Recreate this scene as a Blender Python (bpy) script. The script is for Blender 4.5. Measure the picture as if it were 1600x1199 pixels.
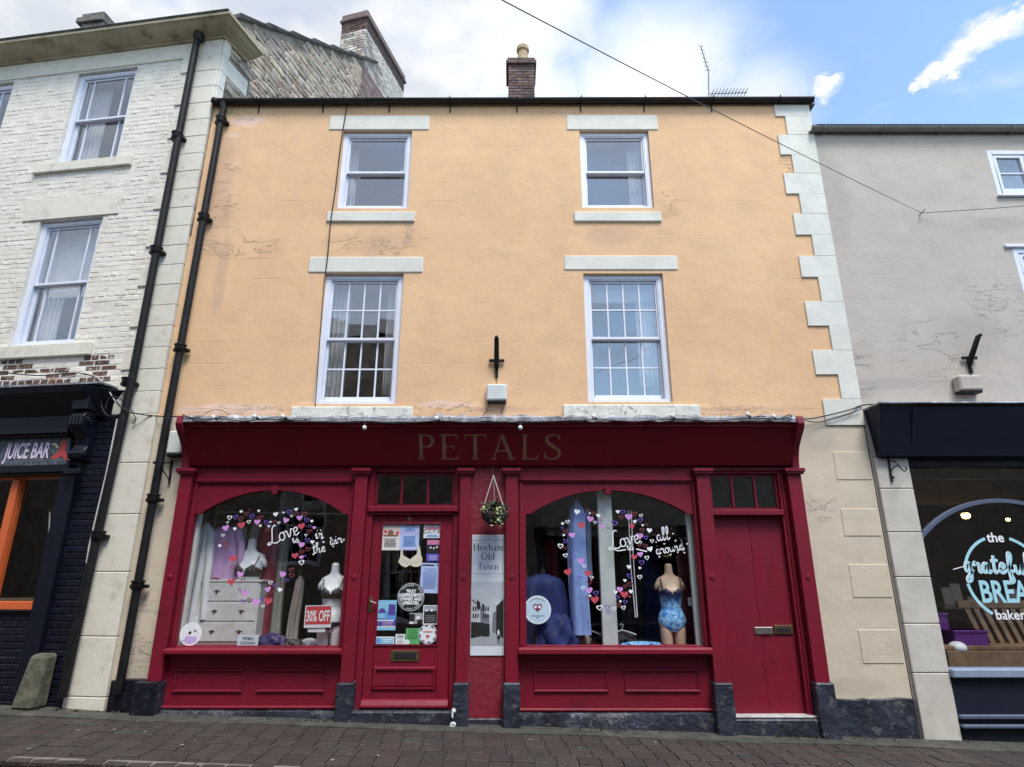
import bpy, bmesh, math, random
from mathutils import Matrix, Vector
random.seed(7)
R = math.radians
sc = bpy.context.scene
for o in list(bpy.data.objects): bpy.data.objects.remove(o)
COL = sc.collection

# ------------------------------------------------------------------ camera
FPX, TH, CD, CH = 957.0, R(17.4), 7.5, 1.5
cam = bpy.data.cameras.new('camera'); camo = bpy.data.objects.new('camera', cam); COL.objects.link(camo)
camo.location = (0, -CD, CH); camo.rotation_euler = (R(90) + TH, 0, 0)
cam.sensor_fit = 'HORIZONTAL'; cam.sensor_width = 36; cam.lens = FPX / 1600 * 36; cam.clip_end = 1000; cam.clip_start = .05
sc.camera = camo
def ray(px, py):
    a = (px - 800) / FPX; b = (599.5 - py) / FPX
    return (a, math.cos(TH) - math.sin(TH) * b, math.sin(TH) + math.cos(TH) * b)

# ------------------------------------------------------------------ exposure
sc.view_settings.view_transform = 'Standard'; sc.view_settings.look = 'None'
sc.view_settings.gamma = 1; sc.view_settings.use_curve_mapping = False
sc.view_settings.exposure = 1.45
sc.cycles.max_bounces = 6; sc.cycles.diffuse_bounces = 3; sc.cycles.glossy_bounces = 3; sc.cycles.transparent_max_bounces = 12
SUN_EL, SUN_DIR = 61, (.36, -.86)          # soft sun through cloud, high behind the camera
# ------------------------------------------------------------------ world sky with clouds
world = bpy.data.worlds.new("World"); sc.world = world; world.use_nodes = True
nt = world.node_tree; nt.nodes.clear()
def NN(tree, typ, **kw):
    n = tree.nodes.new(typ)
    for k, v in kw.items():
        if k.startswith('i_'):
            n.inputs[k[2:].replace('_', ' ')].default_value = v
        else: setattr(n, k, v)
    return n
class NT:
    """tiny node wiring helper"""
    def __init__(s, tree): s.t = tree
    def n(s, typ, **kw): return NN(s.t, typ, **kw)
    def put(s, inp, v):
        if isinstance(v, bpy.types.NodeSocket): s.t.links.new(v, inp)
        else: inp.default_value = v
    def m(s, op, a, b=None, c=None, clamp=False):
        n = s.t.nodes.new('ShaderNodeMath'); n.operation = op; n.use_clamp = clamp
        s.put(n.inputs[0], a)
        if b is not None: s.put(n.inputs[1], b)
        if c is not None: s.put(n.inputs[2], c)
        return n.outputs[0]
    def v(s, op, a, b=None):
        n = s.t.nodes.new('ShaderNodeVectorMath'); n.operation = op
        s.put(n.inputs[0], a)
        if b is not None:
            if op == 'SCALE': s.put(n.inputs[3], b)
            else: s.put(n.inputs[1], b)
        return n.outputs['Value'] if op in ('LENGTH', 'DISTANCE', 'DOT_PRODUCT') else n.outputs[0]
    def sep(s, v):
        n = s.t.nodes.new('ShaderNodeSeparateXYZ'); s.put(n.inputs[0], v); return n.outputs
    def comb(s, x, y, z):
        n = s.t.nodes.new('ShaderNodeCombineXYZ')
        for i, q in enumerate((x, y, z)): s.put(n.inputs[i], q)
        return n.outputs[0]
    def mix(s, f, a, b, mode='MIX'):
        n = s.t.nodes.new('ShaderNodeMix'); n.data_type = 'RGBA'; n.blend_type = mode
        s.put(n.inputs[0], f); s.put(n.inputs[6], a if not isinstance(a, tuple) else (*a, 1)[:4]); s.put(n.inputs[7], b if not isinstance(b, tuple) else (*b, 1)[:4])
        return n.outputs[2]
    def noise(s, vec, scale, detail=4, rough=.55, dist=0.):
        n = s.t.nodes.new('ShaderNodeTexNoise')
        if vec is not None: s.put(n.inputs['Vector'], vec)
        n.inputs['Scale'].default_value = scale; n.inputs['Detail'].default_value = detail
        n.inputs['Roughness'].default_value = rough; n.inputs['Distortion'].default_value = dist
        return n.outputs['Fac']
    def ss(s, v, a, b, oa=0., ob=1.):
        n = s.t.nodes.new('ShaderNodeMapRange'); n.interpolation_type = 'SMOOTHSTEP'
        s.put(n.inputs[0], v)
        for i, q in enumerate((a, b, oa, ob)): s.put(n.inputs[i + 1], q)
        return n.outputs[0]
    def bump(s, h, strength, dist, nrm=None):
        n = s.t.nodes.new('ShaderNodeBump'); n.inputs['Strength'].default_value = strength; n.inputs['Distance'].default_value = dist
        s.put(n.inputs['Height'], h)
        if nrm is not None: s.put(n.inputs['Normal'], nrm)
        return n.outputs[0]
w = NT(nt)
sky = w.n('ShaderNodeTexSky', sky_type='NISHITA', sun_disc=False, sun_elevation=R(SUN_EL),
          sun_rotation=math.atan2(SUN_DIR[0], SUN_DIR[1]), air_density=1.0, dust_density=.6, ozone_density=2.2)
tc = w.n('ShaderNodeTexCoord')
sx, sy, sz = w.sep(tc.outputs['Generated'])
den = w.m('ADD', w.m('MAXIMUM', sz, 0.02), .12)
P = w.comb(w.m('DIVIDE', sx, den), w.m('DIVIDE', sy, den), 0.)
def skyp(px, py):
    d = Vector(ray(px, py)).normalized(); q = max(d.z, .02) + .12
    return (d.x / q, d.y / q)
n1 = w.noise(P, 2.2, 4, .6); n2 = w.noise(w.v('ADD', P, (3.7, 1.2, 0)), 7., 4, .62)
n3 = w.noise(w.v('MULTIPLY', P, (1., 2.6, 1.)), 3.2, 3, .6)
warp = w.v('ADD', P, w.comb(w.m('MULTIPLY', w.m('SUBTRACT', n2, .5), .16), w.m('MULTIPLY', w.m('SUBTRACT', n1, .5), .24), 0.))
cov = None
def addcov(q):
    global cov
    cov = q if cov is None else w.m('MAXIMUM', cov, q)
px_, py_, _ = w.sep(warp)
# broken cloud everywhere, thicker to the left, thin streaks to the right
bias = w.ss(px_, -.35, .75, .34, -.05)
back = w.ss(py_, -1.4, .3, .55, 1.)
addcov(w.m('MULTIPLY', w.ss(w.m('ADD', n1, bias), .54, .84), back))
addcov(w.ss(n3, .52, .85, 0., .5))
for (cx, cy, r0, r1, sharp) in ((1020, 125, .02, .25, .95), (720, 150, .0, .20, .8), (640, 90, .0, .20, .75), (60, 60, .0, .5, .7),
                                (860, 150, .0, .16, .85), (1190, 150, .0, .17, .7)):
    bx, by = skyp(cx, cy)
    d = w.v('DISTANCE', warp, (bx, by, 0.))
    addcov(w.ss(d, r0, r1, sharp, 0.))
warp2 = w.v('ADD', P, w.comb(w.m('MULTIPLY', w.m('SUBTRACT', n2, .5), .13), w.m('MULTIPLY', w.m('SUBTRACT', w.noise(P, 22., 3, .7), .5), .12), 0.))
for (cx, cy, r) in ((1590, 32, .022), (1570, 44, .030), (1545, 56, .034), (1518, 72, .034), (1502, 92, .030), (1494, 112, .020), (1468, 106, .022), (1450, 118, .018), (1430, 128, .012), (1296, 140, .024), (1304, 126, .016)):
    bx, by = skyp(cx, cy)
    d = w.v('DISTANCE', warp2, (bx, by, 0.))
    puff = w.m('POWER', w.ss(d, r * .1, r * 1.55, 1., 0.), .75); addcov(puff)
    bright2 = puff if cx == 1590 else w.m('MAXIMUM', bright2, puff)
shade = w.ss(w.noise(w.v('ADD', P, (9., 4., 0.)), 3.4, 4, .6), .40, .62)
ccol = w.mix(shade, (5.8, 5.8, 5.85), (4.1, 4.35, 4.8))
bright = w.ss(w.v('DISTANCE', warp, (*skyp(980, 120), 0.)), .03, .42, 1., 0.)
ccol = w.mix(bright, ccol, (7.2, 7.3, 7.4)); ccol = w.mix(bright2, ccol, (6.8, 6.8, 6.85))
skyc = w.mix(1., sky.outputs[0], (2.1, 2.12, 1.98), 'MULTIPLY')
out = w.mix(cov, skyc, ccol)
bg = w.n('ShaderNodeBackground'); bg.inputs['Strength'].default_value = .065
nt.links.new(out, bg.inputs[0]); wo = w.n('ShaderNodeOutputWorld'); nt.links.new(bg.outputs[0], wo.inputs[0])
# ------------------------------------------------------------------ sun (veiled)
sl = bpy.data.lights.new('sun', 'SUN'); sl.energy = 1.5; sl.angle = R(22); sl.color = (1, .955, .89)
so = bpy.data.objects.new('sun', sl); COL.objects.link(so)
_h = Vector((*SUN_DIR, 0)).normalized() * math.cos(R(SUN_EL)); sd = Vector((_h.x, _h.y, math.sin(R(SUN_EL))))
so.rotation_euler = sd.to_track_quat('Z', 'Y').to_euler(); so.location = (-3, -6, 14)

# ------------------------------------------------------------------ frames and measuring
class Fr:
    """a vertical wall plane: local x along it, local y into it, z up"""
    def __init__(s, ox, oy, phi): s.ox, s.oy, s.phi = ox, oy, phi; s.M = Matrix.Translation((ox, oy, 0)) @ Matrix.Rotation(phi, 4, 'Z')
    def pt(s, px, py, off=0.):
        r = ray(px, py); c, n = math.cos(s.phi), math.sin(s.phi)
        t = (off + s.ox * -n + (s.oy + CD) * c) / (r[0] * -n + r[1] * c)
        X, Y, Z = r[0] * t, -CD + r[1] * t, CH + r[2] * t
        return ((X - s.ox) * c + (Y - s.oy) * n, Z)
M0 = Fr(0, 0, 0)
ML = Fr(-4.47, -.03, R(-8))
MG = Fr(-4.45, .0, R(75))
def XP(px, py, Y=0): return M0.pt(px, py, Y)[0]
def ZP(py, Y=0): return M0.pt(800, py, Y)[1]
def W(px, py, Y=0): q = M0.pt(px, py, Y); return Vector((q[0], Y, q[1]))
GZ = -.058; GS = -.031
def gz(x, y=0): return GZ + GS * x + .016 * min(y, 0)

# ------------------------------------------------------------------ materials
MATS = {}
def finish(m, t, bs, base=None, nrm=None, rough=None):
    if base is not None: t.put(bs.inputs['Base Color'], base)
    if nrm is not None: t.put(bs.inputs['Normal'], nrm)
    if rough is not None: t.put(bs.inputs['Roughness'], rough)
def newmat(name):
    m = bpy.data.materials.new(name); m.use_nodes = True; tr = m.node_tree
    bs = tr.nodes['Principled BSDF']; return m, NT(tr), bs
def mat(name, c1, c2=None, ns=3., rough=.6, bs_=(60., .3, .002), metal=0., coat=0., rand=0., ns2=None, dirt=None, spec=None):
    if name in MATS: return MATS[name]
    m, t, b = newmat(name)
    pos = t.n('ShaderNodeTexCoord').outputs['Object']
    if c2 is None: c2 = tuple(x * .82 for x in c1)
    geo = t.n('ShaderNodeNewGeometry').outputs['Position']
    f = t.ss(t.noise(geo, ns, 3, .6), .3, .72)
    col = t.mix(f, c1, c2)
    if dirt:
        dcol, dsc, amt = dirt
        col = t.mix(t.m('MULTIPLY', t.ss(t.noise(geo, dsc, 4, .72), .52, .72), amt), col, dcol)
    if rand:
        oi = t.n('ShaderNodeObjectInfo').outputs['Random']
        hs = t.n('ShaderNodeHueSaturation'); t.put(hs.inputs['Color'], col)
        t.put(hs.inputs['Value'], t.ss(oi, 0., 1., 1 - rand, 1 + rand)); t.put(hs.inputs['Hue'], t.ss(t.m('FRACT', t.m('MULTIPLY', oi, 7.3)), 0, 1, .5 - rand * .06, .5 + rand * .06))
        t.put(hs.inputs['Saturation'], t.ss(t.m('FRACT', t.m('MULTIPLY', oi, 13.7)), 0, 1, 1 - rand, 1 + rand * .6))
        col = hs.outputs[0]
    nrm = t.bump(t.noise(geo, bs_[0] / 3, 3, .72), bs_[1], bs_[2] * 2)
    b.inputs['Metallic'].default_value = metal; b.inputs['Coat Weight'].default_value = coat; b.inputs['Coat Roughness'].default_value = .15
    if spec is not None: b.inputs['Specular IOR Level'].default_value = spec
    finish(m, t, b, col, nrm, t.ss(f, 0., 1., rough * .88, min(1, rough * 1.12)))
    MATS[name] = m; return m

def render_wall(name, c1, c2, cdark, blobs, line=.6, step=.305, stains=(), pales=(), cpale=(.72, .52, .42)):
    """painted render on coursed stone: mottling, faint courses, local cracks and blown patches"""
    m, t, b = newmat(name); geo = t.n('ShaderNodeNewGeometry').outputs['Position']; x, y, z = t.sep(geo)
    big = t.noise(geo, .55, 4, .62); med = t.noise(geo, 3.2, 4, .65); fine = t.noise(geo, 75., 2, .6)
    col = t.mix(t.ss(big, .33, .7), c1, c2); col = t.mix(t.m('MULTIPLY', t.ss(med, .35, .75), .34), col, cdark)
    for lst, cc, am in ((stains, cdark, .55), (pales, cpale, .85)):
        for (bx, bz, rx, rz) in lst:
            d = t.v('LENGTH', t.comb(t.m('DIVIDE', t.m('SUBTRACT', x, bx), rx), t.m('DIVIDE', t.m('SUBTRACT', z, bz), rz), 0.))
            msk = t.ss(t.m('ADD', d, t.m('MULTIPLY', t.m('SUBTRACT', med, .5), 2.2)), .45, 1.05, am, 0.)
            col = t.mix(msk, col, cc)
    streak = t.ss(t.noise(t.v('MULTIPLY', geo, (5., 1., .35)), 1.6, 5, .65), .58, .78)
    col = t.mix(t.m('MULTIPLY', streak, .26), col, cdark)
    jit = t.m('MULTIPLY', t.m('SUBTRACT', t.noise(geo, 1.7, 3, .5), .5), .03)
    fr = t.m('FRACT', t.m('DIVIDE', t.m('ADD', z, jit), step)); ln = t.ss(t.m('ABSOLUTE', t.m('SUBTRACT', fr, .5)), .0, .02, 1., 0.)
    row = t.m('FLOOR', t.m('DIVIDE', t.m('ADD', z, jit), step))
    xo = t.m('FRACT', t.m('DIVIDE', t.m('ADD', t.m('ADD', x, jit), t.m('MULTIPLY', t.m('FRACT', t.m('MULTIPLY', row, .618)), 1.3)), .62))
    lv = t.ss(t.m('ABSOLUTE', t.m('SUBTRACT', xo, .5)), .0, .011, 1., 0.)
    lmask = t.ss(t.noise(geo, 1.1, 4, .6), .42, .66)
    lines = t.m('MULTIPLY', t.m('MAXIMUM', ln, t.m('MULTIPLY', lv, .35)), t.m('MULTIPLY', lmask, line))
    near = None
    for (bx, bz, rx, rz) in blobs:
        d = t.v('LENGTH', t.comb(t.m('DIVIDE', t.m('SUBTRACT', x, bx), rx), t.m('DIVIDE', t.m('SUBTRACT', z, bz), rz), 0.))
        q = t.ss(d, .35, 1.1, 1., 0.)
        near = q if near is None else t.m('MAXIMUM', near, q)
    cn = t.noise(t.v('MULTIPLY', geo, (.7, 1., 2.1)), 2.0, 6, .66, .5)
    edge = t.m('ABSOLUTE', t.m('SUBTRACT', cn, .5))
    crack = t.ss(edge, .0, .006, 1., 0.)
    flake = t.ss(cn, .495, .515)
    if near is None: near = t.m('MULTIPLY', crack, 0.)
    thin = t.m('MULTIPLY', t.ss(edge, .0, .0035, 1., 0.), t.ss(t.noise(geo, .8, 3, .5), .56, .7))
    cr = t.m('MAXIMUM', t.m('MULTIPLY', crack, near), t.m('MULTIPLY', thin, .22))
    col = t.mix(t.m('MULTIPLY', t.m('MULTIPLY', flake, near), .22), col, cdark)
    col = t.mix(t.m('MULTIPLY', cr, .15), col, tuple(v * .45 for v in cdark))
    col = t.mix(t.m('MULTIPLY', lines, .22), col, tuple(v * .5 for v in cdark))
    h1 = t.bump(t.m('ADD', fine, t.m('MULTIPLY', t.noise(geo, 14., 4, .6), 2.5)), .35, .003)
    h2 = t.bump(t.m('SUBTRACT', t.m('MULTIPLY', t.m('MULTIPLY', flake, near), 1.), t.m('ADD', t.m('MULTIPLY', cr, .8), t.m('MULTIPLY', lines, .5))), .8, .010, h1)
    h3 = t.bump(t.noise(geo, 2.2, 4, .5), .5, .03, h2)
    finish(m, t, b, col, h3, .86); b.inputs['Specular IOR Level'].default_value = .25
    MATS[name] = m; return m

def XZ(px, py): q = M0.pt(px, py); return q
OBL = [(*XZ(365, 190), .35, .3), (*XZ(350, 330), .28, .45), (*XZ(380, 385), .75, .22), (*XZ(600, 390), .35, .22), (*XZ(540, 375), .3, .22), (*XZ(1042, 318), .22, .28),
       (*XZ(450, 640), 1.3, .11), (*XZ(700, 640), .7, .13), (*XZ(1130, 645), 1.0, .13), (*XZ(640, 370), .12, .3), (*XZ(1230, 255), .15, .25), (*XZ(860, 645), .3, .1), (*XZ(350, 270), .3, .2)]
m_orange = render_wall('orange_render', (.755, .490, .280), (.685, .438, .250), (.52, .35, .24), OBL,
    stains=[(*XZ(955, 368), .42, .22), (*XZ(600, 380), .40, .20), (*XZ(345, 300), .22, 1.3), (*XZ(345, 430), .10, .9), (*XZ(640, 366), .10, .25), (*XZ(530, 640), .9, .05), (*XZ(790, 640), .6, .05), (*XZ(1160, 640), .9, .05), (*XZ(1245, 170), .3, .10)],
    pales=[(*XZ(385, 190), .30, .10), (*XZ(366, 212), .14, .06), (*XZ(360, 640), .9, .08), (*XZ(700, 632), .5, .05)])
m_grey = render_wall('grey_render', (.47, .42, .365), (.50, .455, .41), (.36, .33, .30),
                     [(*XZ(1460, 545), .55, .5), (*XZ(1330, 560), .3, .45), (*XZ(1560, 480), .5, .5), (*XZ(1345, 600), .25, .2), (*XZ(1290, 380), .12, .6)], line=.5, stains=[(*XZ(1400, 600), 1.2, .10), (*XZ(1520, 520), .5, .4), (*XZ(1300, 300), .3, 1.0), (*XZ(1560, 350), .6, .15)])
m_beige = render_wall('beige_render', (.60, .52, .405), (.56, .485, .385), (.42, .36, .28), [(*XZ(1283, 790), .22, .2), (*XZ(225, 1000), .3, .5)], line=.2, stains=[(*XZ(1330, 1075), .6, .12), (*XZ(1280, 690), .3, .2), (*XZ(225, 1040), .3, .25)])
m_white = mat('white_stone_paint', (.67, .655, .585), (.60, .59, .525), 2.5, .75, (40., .4, .003), dirt=((.36, .35, .30), 14., .22))
m_whiteold = mat('flaking_white_paint', (.66, .67, .60), (.54, .55, .49), 5., .8, (22., .8, .008), dirt=((.16, .15, .12), 11., .85))
m_quoin = mat('quoin_white_paint', (.68, .67, .605), (.60, .595, .54), 3., .75, (30., .4, .004), dirt=((.42, .41, .37), 14., .16))
m_cream = mat('cream_masonry_paint', (.70, .67, .575), (.64, .605, .515), 1.5, .8, (30., .5, .004), dirt=((.27, .24, .19), 6., .35))
m_creambrick = mat('cream_painted_brick', (.77, .73, .64), (.70, .655, .565), 2.5, .85, (20., .6, .006), rand=.05, dirt=((.30, .27, .22), 6., .45))
m_wornbrick = mat('worn_brick', (.16, .075, .055), (.07, .045, .04), 6., .85, (30., .8, .006), rand=.35, dirt=((.62, .57, .48), 16., .95))
m_mortar = mat('painted_mortar', (.72, .69, .62), (.60, .57, .50), 5., .9, (30., .8, .006))
m_cornice = mat('cornice_stone', (.44, .39, .27), (.33, .285, .185), 2.4, .85, (30., .6, .005), dirt=((.13, .11, .07), 4., .8))
m_darkcap = mat('weathered_cap', (.16, .15, .135), (.08, .075, .07), 7., .9, (30., .8, .01))
m_rubble = mat('rubble_stone', (.46, .38, .29), (.30, .26, .21), 7., .9, (24., .9, .012), rand=.24, dirt=((.12, .10, .08), 9., .5))
m_rubmortar = mat('rubble_mortar', (.30, .26, .21), (.12, .10, .08), 4., .95, (18., 1., .02))
m_slate = mat('roof_slate', (.10, .10, .105), (.055, .055, .06), 3., .7, (20., .6, .01), rand=.2)
m_chbrick = mat('dark_chimney_brick', (.125, .072, .066), (.075, .05, .047), 9., .9, (30., .9, .008), rand=.3)
m_chwhite = mat('whitewashed_chimney_brick', (.50, .47, .43), (.33, .28, .25), 9., .9, (30., .9, .008), rand=.35, dirt=((.08, .055, .05), 18., .9))
m_chpurple = mat('purple_chimney_brick', (.26, .18, .165), (.19, .14, .135), 8., .9, (30., .9, .008), rand=.25)
m_chmortar = mat('chimney_mortar', (.10, .09, .085), (.06, .055, .05), 8., .95)
m_buff = mat('buff_pot_clay', (.42, .32, .19), (.30, .23, .14), 6., .8)
m_red = mat('red_gloss_paint', (.192, .0072, .024), (.155, .0055, .018), 1.3, .5, (55., .28, .003), coat=.04, spec=.3, dirt=((.085, .006, .013), 2.2, .5))
m_redwall = mat('red_painted_plaster', (.20, .010, .025), (.165, .008, .020), 2.5, .6, (20., .8, .01), dirt=((.26, .045, .06), 20., .35))
m_redf = mat('fascia_dark_red', (.155, .0022, .009), (.13, .0018, .0075), 1.6, .6, (55., .2, .002), spec=.25)
m_gold = mat('faded_gold_leaf', (.25, .12, .065), (.19, .09, .048), 8., .5, metal=.0)
m_navy = mat('navy_plinth_paint', (.028, .033, .052), (.007, .008, .018), 3.4, .5, (20., 1., .014), dirt=((.13, .135, .14), 10., .75))
m_navybrick = mat('navy_painted_brick', (.008, .009, .02), (.004, .005, .012), 4., .42, (24., .8, .006), spec=.3, rand=.12)
m_blackplinth = mat('near_black_plinth_paint', (.004, .004, .010), (.008, .008, .016), 5., .5, (24., .8, .008), spec=.3, dirt=((.05, .05, .055), 13., .5))
m_navyjoin = mat('navy_joinery', (.007, .008, .018), (.004, .005, .011), 3., .38, (45., .3, .002), coat=.08, spec=.3)
m_bakefas = mat('bakery_fascia', (.009, .012, .025), (.006, .009, .019), 2., .6, (60., .3, .002), spec=.25)
m_bakeblue = mat('blue_grey_joinery', (.085, .11, .17), (.065, .085, .135), 4., .45)
m_bakewhite = mat('pale_blue_sill', (.25, .31, .42), (.19, .25, .34), 5., .5)
m_pier = mat('pier_stone_paint', (.56, .53, .47), (.47, .44, .39), 2.5, .8, (26., .5, .004), dirt=((.30, .27, .22), 4., .4))
m_win = mat('white_window_paint', (.72, .75, .84), (.66, .69, .78), 3., .45, (30., .3, .002), dirt=((.40, .38, .36), 15., .18))
m_black = mat('black_iron', (.006, .006, .0065), (.012, .011, .011), 6., .5, (35., .5, .003), spec=.25)
m_gutter = mat('dark_gutter', (.014, .012, .012), (.028, .024, .023), 3., .5, (30., .4, .003), spec=.25)
m_guttergrey = mat('grey_gutter', (.22, .205, .19), (.16, .15, .14), 3., .5)
m_lead = mat('lead_flashing', (.34, .35, .38), (.10, .105, .12), 6., .55, (20., 1., .01), metal=.0, dirt=((.62, .62, .62), 7., .85))
m_cable = mat('black_cable', (.012, .012, .013), None, 3., .5)
m_wire = mat('grey_wire', (.07, .07, .075), None, 3., .5)
m_cablew = mat('white_cable', (.55, .54, .52), None, 3., .5)
m_plasticw = mat('white_plastic_box', (.62, .66, .64), (.52, .56, .54), 4., .45)
m_bulb = mat('frosted_bulb', (.80, .79, .76), (.70, .69, .66), 9., .2)
m_brass = mat('dull_brass', (.17, .11, .055), (.10, .07, .04), 12., .4, metal=.6)
m_chrome = mat('worn_chrome', (.62, .60, .56), (.35, .33, .31), 14., .28, metal=.9)
m_darkslot = mat('dark_slot', (.01, .009, .009), None, 3., .6)
m_concrete = mat('worn_concrete', (.062, .060, .050), (.034, .034, .029), 6., .9, (40., .9, .012), dirt=((.13, .125, .11), 4., .55))
m_bollard = mat('mossy_stone', (.12, .115, .08), (.06, .058, .04), 10., .95, (30., .9, .01), dirt=((.04, .04, .025), 12., .6))
m_paver = mat('red_paver', (.048, .034, .029), (.033, .025, .022), 4., .7, (60., 1., .012), rand=.15, dirt=((.040, .042, .034), 3.2, .85))
m_joint = mat('paver_joint', (.030, .026, .022), (.014, .012, .011), 5., .95)
m_kerb = mat('kerb_stone', (.21, .18, .16), (.12, .10, .09), 6., .8, (40., .8, .006))
m_asphalt = mat('asphalt', (.05, .048, .045), (.03, .029, .028), 9., .85, (90., .9, .006))
m_room = mat('dim_room_wall', (.17, .14, .11), (.10, .085, .07), 2., .9)
m_roomlight = mat('upstairs_room_wall', (.30, .29, .28), (.24, .23, .22), 2., .9)
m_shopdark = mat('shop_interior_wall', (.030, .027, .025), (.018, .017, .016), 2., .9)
m_curtain = mat('white_curtain', (.72, .70, .67), (.62, .60, .58), 6., .9)
m_mann = mat('white_mannequin', (.80, .83, .86), (.74, .78, .82), 6., .4, (30., .1, .001))
m_skin = mat('tan_mannequin', (.60, .44, .32), (.54, .39, .28), 6., .5, (30., .1, .001))
m_lace = mat('black_lace', (.010, .009, .010), (.13, .11, .10), 46., .7)
m_blackcloth = mat('black_cloth', (.012, .010, .014), (.025, .015, .03), 14., .85)
m_wood = mat('bench_wood', (.24, .145, .075), (.14, .085, .045), 9., .6)
m_vw = mat('white_vinyl', (.85, .86, .88), (.80, .82, .85), 9., .5)
m_vp = mat('pink_vinyl', (.62, .30, .66), (.55, .25, .60), 9., .5)
m_vr = mat('red_vinyl', (.52, .07, .10), (.46, .06, .09), 9., .5)
m_vu = mat('purple_vinyl', (.15, .09, .42), (.11, .06, .33), 9., .5)
m_vb = mat('maroon_vinyl', (.22, .05, .06), (.16, .04, .05), 9., .5)
m_ink = mat('black_ink', (.012, .012, .014), None, 3., .6)
m_grayink = mat('grey_ink', (.17, .18, .21), None, 3., .6)
m_midink = mat('mid_grey_ink', (.34, .36, .39), None, 3., .6)
def solid(name, c, rough=.6): return mat(name, c, tuple(x * .9 for x in c), 9., rough)
def glass_mat(name, refl_ior=1.55, tint=(.93, .95, .95), rough=0.):
    m = bpy.data.materials.new(name); m.use_nodes = True; t = NT(m.node_tree); m.node_tree.nodes.clear()
    tr = t.n('ShaderNodeBsdfTransparent'); tr.inputs[0].default_value = (*tint, 1)
    gl = t.n('ShaderNodeBsdfGlossy'); gl.inputs['Roughness'].default_value = rough
    geo = t.n('ShaderNodeNewGeometry').outputs['Position']
    t.put(gl.inputs['Normal'], t.bump(t.noise(geo, 1.6, 2, .5), .12, .02))
    gn = t.n('ShaderNodeNewGeometry'); cs = t.m('ABSOLUTE', t.v('DOT_PRODUCT', gn.outputs['Incoming'], gn.outputs['True Normal']))
    fz = t.m('ADD', refl_ior, t.m('MULTIPLY', t.m('POWER', t.m('SUBTRACT', 1., cs, clamp=True), 5.), 1 - refl_ior), clamp=True)
    mx = t.n('ShaderNodeMixShader'); t.put(mx.inputs[0], fz); t.t.links.new(tr.outputs[0], mx.inputs[1]); t.t.links.new(gl.outputs[0], mx.inputs[2])
    o = t.n('ShaderNodeOutputMaterial'); t.t.links.new(mx.outputs[0], o.inputs[0])
    return m
m_glass = glass_mat('shop_glass', .115, (.96, .97, .97))
m_glassdim = glass_mat('cafe_glass', .07, (.95, .96, .96))
m_glassup = glass_mat('upper_window_glass', .30, (.86, .90, .93))

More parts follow.
